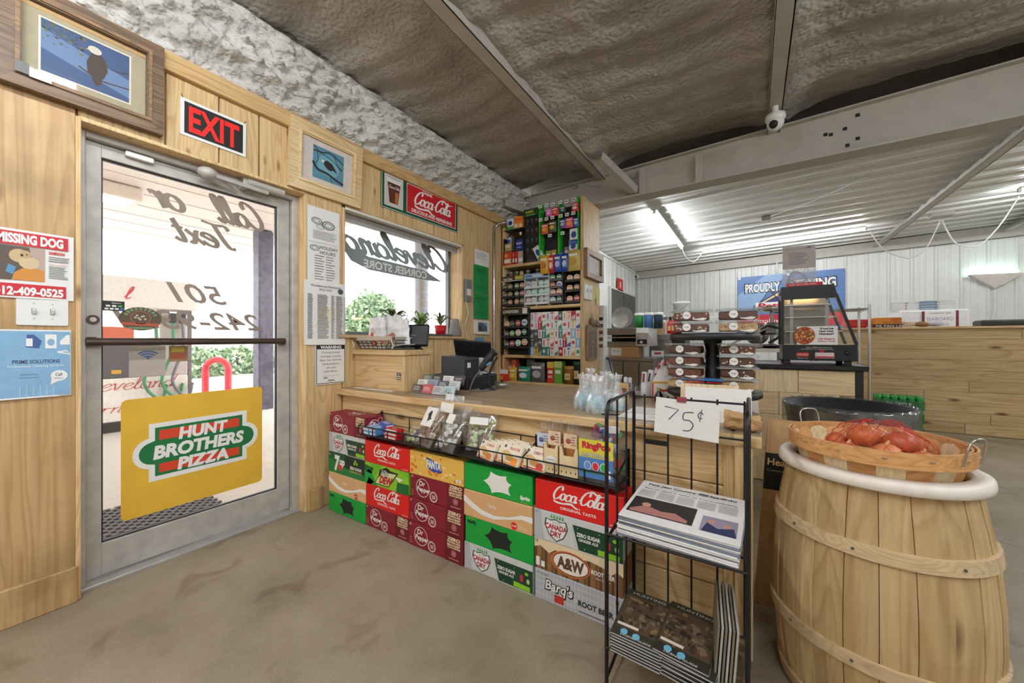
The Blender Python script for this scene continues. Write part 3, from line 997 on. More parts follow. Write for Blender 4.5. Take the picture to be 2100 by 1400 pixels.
q.rect(fr, 0.138, 0.363, 0.492, 0.412, ORG, 0.0009); q.rect(fr, 0.138, 0.197, 0.492, 0.242, ORG, 0.0009)
q.text(fr, 'HUNT', 0.325, 0.382, 0.058, W_, w=0.22, bold=0.05, shear=0.12, n=0.0013)
q.text(fr, 'BROTHERS', 0.315, 0.302, 0.062, W_, w=0.40, bold=0.05, shear=0.12, n=0.0013)
q.text(fr, 'PIZZA', 0.325, 0.222, 0.058, W_, w=0.23, bold=0.05, shear=0.12, n=0.0013)
q.build('logo', st)

# ---- signwriting on the outside of the glass: reads backwards from the room
TAUPE = ink((150, 134, 120))
MF = Frame((-2.5518, 0, 0), (0, -1, 0), (0, 0, 1))     # u = -Y
sw = empty('signwriting', (-2.5518, 0.8, 1.1), 'taupe mirrored phone lettering across the upper door glass', 'lettering')
for f2 in (lambda: q.script(MF, 'Call', -1.125, 1.785, 0.068, TAUPE, w=0.235, slant=0.45, thick=0.4, thin=.45), lambda: q.script(MF, 'or', -0.74, 1.79, 0.072, TAUPE, w=0.13, slant=0.45, thick=0.4, thin=.45),
           lambda: q.script(MF, 'Text', -0.985, 1.635, 0.065, TAUPE, w=0.28, slant=0.45, thick=0.4, thin=.45), lambda: q.text(MF, '501', -0.79, 1.36, 0.098, TAUPE, w=0.27, shear=0.4, bold=0.015),
           lambda: q.text(MF, '242-9351', -0.785, 1.215, 0.095, TAUPE, w=0.66, shear=0.4, bold=0.015)):
    q = MB(); f2(); q.build('word', sw)
def gl(name, y0, y1, z0, z1, mt, label):
    q = MB(); f_ = Frame((-2.5528, y0, z0), (0, 1, 0), (0, 0, 1)); q.slab(f_, [(0, 0), (y1 - y0, 0), (y1 - y0, z1 - z0), (0, z1 - z0)], 0.0008, mt)
    return q.build(name, label=label, cat='sticker'), f_.sub(0, 0, 0.0008)
st, f_ = gl('payment_sticker', 0.432, 0.505, 1.245, 1.292, BLACKP, 'small dark payment cards sticker high on door glass')
q = MB()
q.text(f_, 'Square', 0.045, 0.038, 0.006, W_, w=0.03)
for i in range(4): q.poly(f_, rrect(0.006 + i * 0.017, 0.006, 0.019 + i * 0.017, 0.014, 0.002), (ORG, W_, W_, ink((90, 110, 200)))[i] if i else W_)
for i in range(3): q.poly(f_, rrect(0.010 + i * 0.02, 0.019, 0.025 + i * 0.02, 0.028, 0.003), W_ if i < 2 else ink((70, 170, 80)))
q.build('print', st)
f_ = Frame((-2.5528, 0.562, 1.212), (0, 1, 0), (0, 0, 1))
q = MB(); q.slab(f_, [(0.078 * math.cos(2 * PI * i / 36), 0.058 * math.sin(2 * PI * i / 36)) for i in range(36)], 0.0008, mat((92, 78, 60)))
st = q.build('oval_sticker', label='oval brown dining club sticker on door glass', cat='sticker')
f_ = f_.sub(0, 0, 0.0008); q = MB()
q.ringd(f_, 0, 0.006, 0.034, 0.038, ink((176, 96, 72)), 0.85); 
for i in range(9):
    t = R(160 - i * 17.5); q.obox(f_.p(0.056 * math.cos(t), 0.006 + 0.044 * math.sin(t), 0.0004), 0.0003, 0.009, 0.014, ink((120, 150, 100)), RX(math.degrees(t) - 90))
q.poly(f_, [(-0.07, -0.018), (0.07, -0.022), (0.066, -0.036), (-0.066, -0.032)], ink((190, 90, 66))); q.rect(f_, -0.045, -0.05, 0.045, -0.041, ink((120, 150, 100)))
for i in range(7): q.disc(f_, -0.02 + 0.006 * i, 0.006 + 0.01 * math.sin(i * 1.7), 0.005, ink((206, 186, 160)), k=8)
q.build('print', st)
st, f_ = gl('wifi_sticker', 0.52, 0.655, 0.925, 1.078, mat((186, 174, 164)), 'grey wireless internet sticker below the push bar')
BLU = ink((84, 116, 160)); q = MB()
for i, r_ in enumerate((0.048, 0.034, 0.02)): q.ringd(f_, 0.068, 0.085, r_ - 0.0045, r_ + 0.0045, BLU, 0.85, a0=42, a1=138, k=12)
q.disc(f_, 0.068, 0.092, 0.0065, BLU)
q.text(Frame(f_.p(0.137, 0, 0), (0, -1, 0), (0, 0, 1)), 'Wi-Fi', 0.068, 0.055, 0.021, BLU, w=0.085, bold=0.03)
q.build('print', st)
st, f_ = gl('rewards_sticker', 0.668, 0.745, 0.995, 1.078, mat((150, 120, 84)), 'small brown and yellow sticker right of the wireless sticker')
q = MB(); q.rect(f_, 0.01, 0.05, 0.062, 0.072, ink((200, 170, 60))); q.rect(f_, 0.008, 0.014, 0.066, 0.044, ink((182, 96, 66)))
mf = Frame(f_.p(0.075, 0, 0), (0, -1, 0), (0, 0, 1)); q.text(mf, 'Rewards', 0.037, 0.022, 0.008, W_, w=0.045); q.text(mf, 'Win', 0.037, 0.036, 0.009, W_, w=0.03); q.text(mf, 'Prizes', 0.037, 0.061, 0.01, K, w=0.04)
q.build('print', st)

# ================================================================ window
w1 = empty('window_1', (-2.58, 2.2, WZ0), kind='structure')
for a in ((WY0 + 0.02, WY0 + 0.05, WZ0 + 0.018, WZ1), (WY1 - 0.052, WY1 - 0.022, WZ0 + 0.018, WZ1), (WY0, WY1, WZ0 + 0.018, WZ0 + 0.045), (WY0, WY1, WZ1 - 0.05, WZ1 - 0.02)):
    q = MB(); q.box(-2.61, -2.57, *a, mat((120, 128, 134), 0.4, 0.4), 0.002); q.build('window_frame', w1)
q = MB(); q.box(-2.594, -2.59, WY0 + 0.03, WY1 - 0.03, WZ0 + 0.03, WZ1 - 0.03, CLEAR); q.build('window_pane', w1)
root = empty('roller_blind', (-2.5, 2.2, WZ1 - 0.06), 'grey roller blind pulled up at the window head', 'blind')
SHADE = mat((150, 142, 136), 0.7)
q = MB(); q.cyl((-2.49, WY0 + 0.03, WZ1 - 0.045), (-2.49, WY1 - 0.03, WZ1 - 0.045), 0.02, SHADE); q.build('roll', root)
q = MB(); q.box(-2.475, -2.472, WY0 + 0.03, WY1 - 0.035, WZ1 - 0.075, WZ1 - 0.03, SHADE); q.build('fabric', root)
q = MB(); q.box(-2.48, -2.466, WY0 + 0.03, WY1 - 0.035, WZ1 - 0.086, WZ1 - 0.072, LGREY, 0.003); q.build('hem_bar', root)
q = MB(); q.box(-2.50, WX + 0.012, WY0 + 0.02, WY1 - 0.02, WZ1 - 0.03, WZ1 - 0.015, WHITEP, 0.003); q.build('head_rail', root)
q = MB(); q.tube([(-2.45, WY1 - 0.04, WZ1 - 0.05), (-2.45, WY1 - 0.045, 1.6), (-2.44, WY1 - 0.03, 1.3)], 0.003, WHITEP); q.build('pull_cord', root)
# shop name on the pane, backwards
SGN = ink((150, 160, 162)); 
MW = Frame((-2.5885, 0, 0), (0, -1, 0), (0, 0, 1))
sw = empty('signwriting', (-2.5885, 2.2, 1.6), 'grey mirrored shop name lettering on the window pane', 'lettering')
q = MB(); q.script(MW, 'Cleveland', -2.83, 1.80, 0.10, SGN, w=1.16, slant=0.45, thick=0.5, thin=0.4); q.build('word', sw)
q = MB(); q.poly(MW, [(-2.74, 1.69), (-2.6, 1.68), (-2.2, 1.67), (-1.9, 1.675), (-1.74, 1.72), (-1.64, 1.84), (-1.60, 1.95), (-1.64, 1.92), (-1.74, 1.82), (-1.9, 1.78), (-2.2, 1.775), (-2.5, 1.765)], SGN, 0.0004); q.build('swoosh', sw)
q = MB(); q.text(MW, 'CORNER STORE', -2.19, 1.722, 0.062, W_, w=0.68, bold=0.03, n=-0.0012); q.build('word', sw)

# ================================================================ outdoors through the glass
GZ = -0.08
q = MB(); q.box(-60, -2.66, -30, 70, GZ - 0.2, GZ, PAVE); q.build('pavement', kind='structure', o=(-10, 0, GZ))
root = empty('station_canopy', (-6, 0, 3.02), 'white ribbed fuel station canopy over the forecourt', 'canopy')
CW = mat((232, 222, 214), 0.5)
for i in range(22):
    q = MB(); x = -9.4 + i * 0.3; q.box(x, x + 0.296, -8, 3.75, 3.02 + (0.01 if i % 2 else 0), 3.06, CW); q.build('soffit_board', root)
q = MB(); q.box(-9.45, -2.7, -8, 3.8, 3.06, 3.5, CW); q.build('fascia', root)
for (x, y) in ((-4.6, 0.55), (-6.7, 1.2)):
    q = MB(); q.box(x - 0.25, x + 0.25, y - 0.25, y + 0.25, 2.86, 3.02, CW, 0.02); q.box(x - 0.18, x + 0.18, y - 0.18, y + 0.18, 2.852, 2.862, glow((255, 250, 240), 4)); q.build('soffit_light', root)
COLM = mat((96, 94, 112), 0.5, 0.2, 0.3, 0, 12)
q = MB(); q.box(-7.31, -7.07, 3.02, 3.26, GZ, 3.02, COLM, 0.02); q.build('canopy_column', label='dark scuffed canopy column right of the fuel pump', cat='column')
q = MB(); q.cyl((-4.3, 4.1, GZ), (-4.3, 4.1, 3.6), 0.11, mat((150, 156, 168), 0.4, 0.3)); q.build('porch_post', label='grey round post standing outside the window', cat='post')
# fuel pump
root = empty('fuel_pump', (-7.2, 1.45, GZ), 'white fuel pump with black panel and hoses outside door', 'fuel pump')
PW = mat((238, 236, 234), 0.4)
def pumpbox(nm, x0, x1, y0, y1, z0, z1, mt, bev=0.01):
    q = MB(); q.box(x0, x1, y0, y1, z0, z1, mt, bev); return q.build(nm, root)
PM = 0.9
pumpbox('base', -7.5, -6.9, 0.95, 2.05, GZ, 0.06, BLACKP)
pumpbox('lower_cabinet', -7.48, -6.92, 0.98, 2.02, 0.06, 0.62, PW)
pumpbox('price_display', -7.46, -6.93, 0.98, 1.70, 0.62, 1.12, mat((86, 84, 90), 0.4))
pumpbox('hose_panel', -7.46, -6.93, 1.72, 2.02, 0.62, 1.5, mat((206, 200, 198), 0.4))
pumpbox('side_post', -7.4, -6.98, 2.03, 2.09, 0.06, 1.6, mat((130, 126, 132), 0.3, 0.5))
pumpbox('top_sign', -7.5, -6.9, 0.95, 2.12, 1.55, 1.95, PW)
pumpbox('promo_card', -7.1, -6.92, 1.10, 1.46, 1.14, 1.29, mat((214, 108, 72)))
pumpbox('price_tag', -6.94, -6.925, 1.25, 1.34, 0.68, 0.73, mat((216, 168, 60)), 0)
for y, c in ((1.66, (70, 140, 100)), (1.84, (70, 150, 110)), (1.95, (120, 116, 130))):
    q = MB(); q.tube(smooth3([(-6.9, y, 1.42), (-6.86, y, 1.0), (-6.85, y - 0.12, 0.55), (-6.86, y + 0.05, 0.3), (-6.9, y + 0.12, 0.5)]), 0.018, mat(c)); hs = q.build('hose', root)
    q = MB(); q.box(-6.91, -6.86, y - 0.035, y + 0.035, 1.36, 1.5, BLACKP, 0.01); q.build('nozzle', hs)
f_ = FX(-6.915, 0.98, 0.0)
q = MB(); q.script(f_, 'eveland', 0.16, 0.47, 0.085, ink((196, 50, 54)), w=0.72, thick=0.14); q.script(f_, 'rner', 0.16, 0.18, 0.07, ink((196, 50, 54)), w=0.4, thick=0.14)
q.script(FX(-6.895, 1.1, 0), 'l', 0.26, 1.66, 0.08, ink((206, 40, 48)), thick=0.2); q.build('lettering', root)
# red hoop bollard, hedge, trees, road rise
p = PX(445, 800, Z=GZ); 
q = MB(); s_ = 2.9; RED = mat((222, 66, 78), 0.5)
bx, by = -8.43, 2.89
pts = [(bx - .11, by - 0.14, GZ)] + [(bx - .11 * math.cos(R(t)), by - 0.14 * math.cos(R(t)), 0.58 + 0.18 * math.sin(R(t))) for t in range(0, 181, 15)] + [(bx + .11, by + 0.14, GZ)]
q.tube(pts, 0.055, RED, n=10); q.build('hoop_bollard', label='red hoop bollard beyond the fuel pump', cat='bollard')
def leafblob(root, nm, c, rx, ry, rz, n_, size, cols, seed):
    rn = random.Random(seed)
    q = MB()
    for i in range(n_):
        t = rn.random() * 2 * PI; ph = math.acos(2 * rn.random() - 1); r_ = 0.55 + 0.45 * rn.random() ** 0.4
        n0 = 0.8 + 0.35 * noise.noise(V((math.cos(t) * 2, math.sin(t) * 2, math.cos(ph) * 2 + seed)))
        p = V((c[0] + rx * r_ * n0 * math.sin(ph) * math.cos(t), c[1] + ry * r_ * n0 * math.sin(ph) * math.sin(t), c[2] + rz * r_ * n0 * math.cos(ph)))
        a = V((rn.uniform(-1, 1), rn.uniform(-1, 1), rn.uniform(-1, 1))).normalized(); b_ = a.orthogonal().normalized()
        s2 = size * rn.uniform(0.6, 1.3)
        q.add([p - a * s2, p - b_ * s2 * 0.5, p + a * s2, p + b_ * s2 * 0.5], [(0, 1, 2, 3)], cols[i % len(cols)])
    return q.build(nm, root, kind='stuff')
LG = [mat((120, 150, 110), 0.6), mat((150, 172, 134), 0.6), mat((96, 124, 86), 0.6), mat((176, 190, 160), 0.6)]
tp = PX(762, 640, X=-13.5)
root = empty('evergreen_tree', (tp.x, tp.y, GZ), 'rounded dense evergreen tree seen through the window', 'tree')
leafblob(root, 'foliage', (tp.x, tp.y, 1.55), 1.25, 1.5, 1.9, 5200, 0.12, LG, 3)
q = MB(); q.cyl((tp.x, tp.y, GZ), (tp.x, tp.y, 1.2), 0.16, mat((110, 92, 76)), 0.1); q.build('trunk', root)
tp = PX(900, 680, X=-9.5)
root = empty('bare_tree', (tp.x, tp.y, GZ), 'leafless branching tree right of the evergreen', 'tree')
rn = random.Random(5); q = MB(); TWG = mat((150, 138, 132), 0.8)
def limb(p, d, L_, r_, dep):
    e = p + d * L_
    q.cyl(p, e, r_, TWG, r_ * 0.65, n=5, cap=False)
    if dep == 0: return
    for k in range(3 if dep > 1 else 2):
        nd = (d + V((rn.uniform(-.6, .6), rn.uniform(-.8, .8), rn.uniform(-.1, .5)))).normalized()
        limb(p + d * L_ * rn.uniform(0.55, 1), nd, L_ * rn.uniform(0.6, 0.8), r_ * 0.6, dep - 1)
limb(V((tp.x, tp.y, GZ)), V((0, 0, 1)), 0.9, 0.06, 5); q.build('branches', root)
root = empty('hedge', (-15.5, 7.5, GZ), 'long clipped green hedge across the road', 'hedge')
for k in range(5):
    leafblob(root, 'foliage', (-15.5 - 0.4 * (k % 2), 4.6 + k * 1.55, 0.3), 0.8, 1.15, 0.75, 900, 0.11, LG, 20 + k)
q = MB(); q.box(-11, -3.0, -30, 70, GZ, GZ + 0.012, mat((190, 184, 176), 0.85)); q.build('forecourt_slab', kind='structure')
q = MB(); q.grid(lambda u, v: (-40 + 14 * u, -25 + 95 * v, GZ + 2.2 * (1 - u) * (0.8 + 0.3 * noise.noise(V((v * 9, u, 0))))), 6, 40, mat((206, 192, 176), 0.9, 0, 0.2, 0, 1)); q.build('far_bank', kind='structure')
# rubber door mat: strips of links
root = empty('door_mat', (-3.2, 0.75, GZ), 'dark chain link rubber mat outside the door', 'mat')
MATM = mat((92, 92, 100), 0.8)
q = MB()
q.box(-3.75, -2.70, 0.28, 1.12, GZ + 0.013, GZ + 0.02, mat((150, 148, 150), 0.8))
for i in range(27):
    for j in range(15):
        x = -3.72 + i * 0.037; y = 0.30 + j * 0.055 + (0.0275 if i % 2 else 0)
        q.box(x, x + 0.026, y, y + 0.034, GZ + 0.02, GZ + 0.034, MATM)
q.build('link_field', root, kind='stuff')

# ================================================================ things on the left wall
def picture(name, y0, y1, z0, z1, fw, dep, wd, matc, label, inner, tilt=0.0, lip=None):
    root = empty(name, (WX + 0.002, (y0 + y1) / 2, z0), label, 'picture')
    f_ = Frame((WX + 0.003 + tilt * 0.0, y0, z0), (0, 1, 0), (tilt, 0, 1))
    w, h = y1 - y0, z1 - z0
    for pts in ([(0, 0), (w, 0), (w - fw, fw), (fw, fw)], [(w, 0), (w, h), (w - fw, h - fw), (w - fw, fw)], [(w, h), (0, h), (fw, h - fw), (w - fw, h - fw)], [(0, h), (0, 0), (fw, fw), (fw, h - fw)]):
        q = MB(); q.slab(f_, pts, dep, wd)
        cx = sum(p[0] for p in pts) / 4; cy = sum(p[1] for p in pts) / 4
        ins = [(p[0] + (w / 2 - p[0]) * 0.0, p[1]) for p in pts]
        q.build('frame_rail', root)
    g = fw * 0.72
    if lip:
        q = MB()
        for pts in ([(g, g), (w - g, g), (w - g - 0.012, g + 0.012), (g + 0.012, g + 0.012)], [(w - g, g), (w - g, h - g), (w - g - 0.012, h - g - 0.012), (w - g - 0.012, g + 0.012)],
                    [(w - g, h - g), (g, h - g), (g + 0.012, h - g - 0.012), (w - g - 0.012, h - g - 0.012)], [(g, h - g), (g, g), (g + 0.012, g + 0.012), (g + 0.012, h - g - 0.012)]):
            q.slab(f_, pts, 0.006, lip, dep)
        q.build('frame_bead', root)
    q = MB(); q.slab(f_, [(fw * .8, fw * .8), (w - fw * .8, fw * .8), (w - fw * .8, h - fw * .8), (fw * .8, h - fw * .8)], 0.006, matc, dep * 0.3); q.build('mat_board', root)
    q = MB(); q.rect(f_, fw, fw, w - fw, h - fw, CLEAR, dep * 0.3 + 0.012); q.build('glass', root)
    return root, Frame(f_.p(inner[0] - y0, inner[2] - z0, dep * 0.3 + 0.006), f_.ux, f_.uy), inner[1] - inner[0], inner[3] - inner[2]
BARN = wood('barnwood_v', (126, 102, 78), (96, 76, 58), (50, 36, 26), 'Y', 1.2, 0.2)
root, f_, w, h = picture('framed_picture', 0.128, 0.602, 2.088, 2.50, 0.06, 0.045, BARN, mat((178, 168, 140), 0.8), 'large dark-framed photo of a perched eagle above door', (0.236, 0.488, 2.188, 2.395), 0.03, DARKW)
q = MB(); q.rect(f_, -0.006, -0.006, w + 0.006, h + 0.006, ink((232, 224, 206)), 0.0003); q.rect(f_, 0, 0, w, h, ink((62, 86, 128)), 0.0006); q.poly(f_, [(0, 0.09), (w, 0.02), (w, 0.10), (0, 0.17)], ink((104, 130, 170)), 0.0009)
BR = ink((70, 56, 48))
q.poly(f_, [(0.125, 0.06), (0.15, 0.045), (0.172, 0.06), (0.185, 0.10), (0.178, 0.14), (0.16, 0.165), (0.135, 0.15), (0.122, 0.11)], BR, 0.0012)
q.disc(f_, 0.146, 0.168, 0.02, ink((214, 206, 190)), 0.016, 0.0015); q.poly(f_, [(0.128, 0.166), (0.118, 0.158), (0.13, 0.160)], ink((226, 180, 60)), 0.0016); q.poly(f_, [(0.135, 0.05), (0.148, 0.02), (0.165, 0.03), (0.168, 0.06)], BR, 0.0013)
q.line(f_, [(0.10, 0.075), (0.13, 0.06), (0.17, 0.05), (w, 0.06)], 0.006, BR, 0.001, True); q.line(f_, [(0.18, 0.12), (0.21, 0.115), (w, 0.13)], 0.004, BR, 0.001, True)
rn = random.Random(4)
for i in range(60): q.disc(f_, rn.uniform(0.005, 0.12), h - rn.uniform(0.005, 0.075) * (0.4 + rn.random()), rn.uniform(0.002, 0.006), ink(((84, 96, 60), (110, 116, 70), (60, 74, 54))[i % 3]), n=0.001, k=6)
q.build('photo_print', root)
q = MB(); ff = Frame((WX + 0.062, 0.205, 2.128), (0, 1, 0), (0.03, 0, 1)); q.slab(ff, [(0, 0), (0.055, 0), (0.055, 0.03), (0, 0.03)], 0.001, PAPER); q.rect(ff, -0.035, 0.004, 0, 0.045, GREYI, 0.001); q.build('caption_card', root)

LIGHTP = wood('frame_light', (238, 214, 170), (224, 192, 140), (176, 132, 84), 'Y', 1.2, 0.1)
root, f_, w, h = picture('framed_picture', 1.185, 1.685, 2.062, 2.485, 0.075, 0.03, LIGHTP, mat((226, 214, 206), 0.8), 'light wooden framed photo of an eagle on branch beside exit sign', (1.333, 1.548, 2.17, 2.375), 0.06, LIGHTP)
q = MB(); q.rect(f_, 0, 0, w, h, ink((92, 150, 172)), 0.0006); q.disc(f_, w / 2, h / 2, w * 0.36, ink((120, 178, 196)), h * 0.34, 0.0008)
DK = ink((34, 30, 30))
q.line(f_, [(0, 0.10), (0.03, 0.06), (0.10, 0.05), (0.16, 0.03), (w, 0.015)], 0.014, DK, 0.0012, True); q.line(f_, [(0, 0.17), (0.06, 0.175), (0.12, 0.19), (w, 0.15)], 0.007, DK, 0.0011, True)
q.line(f_, [(0.0, 0.205), (0.05, 0.17), (0.13, 0.15), (0.20, 0.10)], 0.005, DK, 0.0011, True); q.line(f_, [(0.02, 0.195), (0.035, 0.12), (0.01, 0.09)], 0.004, DK, 0.0011, True); q.line(f_, [(0.14, 0.19), (0.17, 0.13), (0.205, 0.11)], 0.005, DK, 0.0011, True); q.line(f_, [(0.12, 0.04), (0.13, 0.01), (0.14, 0)], 0.004, DK, 0.0011, True)
q.poly(f_, [(0.07, 0.12), (0.095, 0.135), (0.13, 0.125), (0.155, 0.095), (0.168, 0.072), (0.14, 0.085), (0.12, 0.075), (0.10, 0.08), (0.075, 0.10)], ink((46, 36, 34)), 0.0015); q.disc(f_, 0.066, 0.122, 0.011, ink((226, 226, 220)), 0.009, 0.0017)
q.build('photo_print', root)

# exit sign
f_ = Frame((WX + 0.003, 0.674, 2.142), (0, 1, 0), (0.02, 0, 1))
q = MB(); q.slab(f_, [(0, 0), (0.289, 0), (0.289, 0.186), (0, 0.186)], 0.004, WHITEP); st = q.build('exit_sign', label='black exit sign with red letters above the door', cat='sign')
f2 = f_.sub(0, 0, 0.004); q = MB(); q.rect(f2, 0.016, 0.014, 0.274, 0.172, K); q.build('panel', st)
q = MB(); q.text(f2, 'EXIT', 0.145, 0.093, 0.122, ink((240, 36, 30)), w=0.222, bold=0.03, n=0.0012); q.build('lettering', st)
q = MB(); q.tube([f2.p(0.01, 0.185, 0.0), f2.p(0.004, 0.20, 0.004)], 0.0015, BLACKW); q.tube([f2.p(0.28, 0.185, 0.0), f2.p(0.286, 0.20, 0.004)], 0.0015, BLACKW); q.build('hook', st, kind='stuff')

# soda advertising tin sign
f_ = Frame((WX + 0.003, 1.878, 2.142), (0, 1, 0.012), (0.015, 0, 1))
SG = mat((26, 84, 54), 0.35); SR = mat((206, 28, 40), 0.35, 0, 0.03)
q = MB(); q.slab(f_, [(0, 0), (0.895, 0), (0.895, 0.30), (0, 0.30)], 0.004, SG); st = q.build('tin_sign', label='green and red soda advertising sign above the window', cat='sign')
f2 = f_.sub(0, 0, 0.004)
q = MB(); q.rect(f2, 0.004, 0.004, 0.891, 0.296, W_, 0.0002); q.rect(f2, 0.008, 0.008, 0.887, 0.292, SG, 0.0004); q.rect(f2, 0.252, 0.03, 0.86, 0.27, W_, 0.0006); q.rect(f2, 0.257, 0.035, 0.855, 0.265, SR, 0.0009); q.rect(f2, 0.03, 0.028, 0.215, 0.272, W_, 0.0006); q.rect(f2, 0.034, 0.032, 0.211, 0.268, ink((210, 206, 200)), 0.0009)
q.build('print', st)
q = MB(); q.poly(f2, [(0.075, 0.05), (0.165, 0.05), (0.195, 0.255), (0.05, 0.255)], ink((236, 234, 230)), 0.0012); q.poly(f2, [(0.078, 0.055), (0.162, 0.055), (0.186, 0.215), (0.058, 0.215)], ink((92, 44, 24)), 0.0015); q.poly(f2, [(0.13, 0.06), (0.158, 0.06), (0.17, 0.15), (0.135, 0.15)], ink((190, 110, 50)), 0.0017); q.disc(f2, 0.122, 0.255, 0.072, ink((200, 196, 190)), 0.012, 0.0016)
q.script(f2, 'Coca-Cola', 0.068, 0.172, 0.012, W_, w=0.105, thick=0.3, n=0.002); q.build('glass_drawing', st)
def coca(q, fr, u, v, w, mt, n=INK):
    xh = w / 8.6
    q.script(fr, 'Coca-Cola', u - w / 2, v, xh, mt, w=w * 0.93, slant=0.42, thick=0.36, thin=0.3, n=n)
    a = u - w / 2
    q.line(fr, [(a + xh * 0.25, v + xh * 0.6), (a + xh * 0.3, v - xh * 0.35), (a + xh * 1.5, v - xh * 0.55), (a + xh * 3.0, v - xh * 0.35), (a + xh * 3.8, v - xh * 0.75), (a + xh * 4.5, v - xh * 0.8)], [xh * .1, xh * .3, xh * .25, xh * .3, xh * .25, xh * .1], mt, n + 0.0001, True)
    q.line(fr, [(a + w * 0.66, v + xh * 2.0), (a + w * 0.76, v + xh * 2.15), (a + w * 0.86, v + xh * 1.75), (a + w * 1.0, v + xh * 1.95)], [xh * .15, xh * .32, xh * .3, xh * .1], mt, n + 0.0001, True)
q = MB(); q.text(f2, 'DRINK', 0.49, 0.245, 0.024, W_, w=0.12, bold=0.03, n=0.0012); coca(q, f2, 0.57, 0.125, 0.48, W_, 0.0012); q.text(f2, 'DELICIOUS AND REFRESHING', 0.556, 0.062, 0.028, W_, w=0.50, bold=0.03, n=0.0012); q.build('lettering', st)

# papers on the post by the window
def paper(nm, y0, y1, z0, z1, label, cat='notice', mt=PAPER, x=WX + 0.004, tw=0.0):
    f_ = Frame((x, y0, z0), (0, 1, 0), (0, tw, 1))
    q = MB(); w, h = y1 - y0, z1 - z0
    q.grid(lambda u, v: tuple(f_.p(u * w, v * h, 0.004 * math.sin(u * PI) * (1 - v) + 0.001)), 6, 6, mt)
    o = q.build(nm, label=label, cat=cat)
    return o, Frame(f_.p(0, 0, 0.0052), f_.ux, f_.uy), w, h
st, f_, w, h = paper('holiday_hours_notice', 1.312, 1.535, 1.44, 1.985, 'long white holiday hours notice on the post by window', tw=0.0)
q = MB()
for (cx, cy, rx, ry, c) in ((0.06, 0.455, 0.035, 0.022, GREYI), (0.14, 0.44, 0.045, 0.028, ink((90, 88, 88))), (0.085, 0.42, 0.03, 0.018, LGREY), (0.045, 0.275, 0.032, 0.02, GREYI)):
    q.ringd(f_, cx, cy, rx * 0.85, rx, c, ry / rx); q.ringd(f_, cx, cy, rx * 0.5, rx * 0.6, c, ry / rx)
q.text(f_, 'HOLIDAY', 0.145, 0.285, 0.022, ink((70, 68, 68)), w=0.13); q.text(f_, 'HOURS', 0.135, 0.252, 0.022, ink((70, 68, 68)), w=0.11)
q.greek(f_, 0.035, 0.20, 0.395, 0.335, 6, LGREY, 0.35); q.greek(f_, 0.045, 0.20, 0.235, 0.03, 12, GREYI, 0.25, 2, 0.4); q.rect(f_, 0, 0.312, w, 0.314, LGREY); q.build('print', st)
st, f_, w, h = paper('game_schedule', 1.288, 1.575, 1.078, 1.498, 'white team game schedule sheet below the holiday notice', x=WX + 0.010)
q = MB(); q.text(f_, 'Wonderview Daredevils', 0.145, 0.39, 0.013, ink((60, 58, 58)), w=0.21); q.text(f_, '2024-2025', 0.14, 0.366, 0.012, ink((60, 58, 58)), w=0.09); q.disc(f_, 0.248, 0.365, 0.02, ink((70, 78, 90)), 0.018)
for a, c in ((0.02, 0.055), (0.085, 0.165), (0.18, 0.205), (0.215, 0.265), (0.272, 0.282)): q.greek(f_, a, c, 0.335, 0.04, 30, GREYI, 0.45)
for i in range(9): q.line(f_, [(0.07 + 0.02 * i, 0.12 + 0.02 * (i % 4)), (0.10 + 0.015 * i, 0.18 + 0.02 * (i % 3)), (0.13 + 0.01 * i, 0.25)], 0.003, ink((226, 206, 140)), 0.0003, True)
q.build('print', st)
st, f_, w, h = paper('warning_notice', 1.362, 1.578, 0.812, 1.082, 'white pregnancy warning notice low on the post', x=WX + 0.004)
q = MB(); q.rect(f_, 0.006, 0.006, w - 0.006, h - 0.006, K, 0.0003); q.rect(f_, 0.010, 0.010, w - 0.010, h - 0.034, PAPER, 0.0006); q.text(f_, 'WARNING', w / 2, h - 0.02, 0.018, W_, w=0.15, bold=0.04, n=0.0008)
for i, t in enumerate(('Drinking alcoholic', 'beverages, including', 'liquor, beer and wine,', 'during pregnancy', 'can cause', 'birth defects.')): q.text(f_, t, w / 2, h - 0.055 - i * 0.0255, 0.0125, K, n=0.001)
q.rect(f_, 0.05, 0.056, 0.165, 0.057, K, 0.001); q.text(f_, 'DFA', 0.07, 0.044, 0.01, K, bold=0.04, n=0.001); q.text(f_, 'Aafmc', 0.11, 0.026, 0.014, ink((60, 66, 90)), bold=0.02, shear=0.3, n=0.001); q.build('print', st)

# notices left of the door
st, f_, w, h = paper('missing_dog_poster', 0.118, 0.325, 1.27, 1.538, 'red and white missing dog poster left of the door', cat='poster', x=WX + 0.006)
PR = ink((206, 44, 52)); q = MB(); f_ = Frame(f_.o, (0, .7, 0), (0, 0, 1)); w = .295
q.rect(f_, 0.0, h - 0.062, w - 0.022, h - 0.010, PR); q.text(f_, 'MISSING DOG', 0.02, h - 0.036, 0.034, W_, w=0.235, al='l', bold=0.05, n=0.001)
q.rect(f_, 0, 0.008, w - 0.03, 0.056, PR); q.text(f_, '412-409-0525', 0.01, 0.028, 0.03, W_, w=0.245, al='l', bold=0.045, n=0.001)
q.rect(f_, 0.0, 0.07, 0.185, h - 0.066, ink((96, 82, 72))); q.poly(f_, [(0.07, 0.07), (0.185, 0.07), (0.185, 0.115), (0.12, 0.125), (0.08, 0.10)], ink((214, 142, 62)), 0.0009); q.poly(f_, [(0.13, h - 0.066), (0.185, h - 0.066), (0.185, 0.115), (0.15, 0.12)], ink((188, 166, 152)), 0.0008)
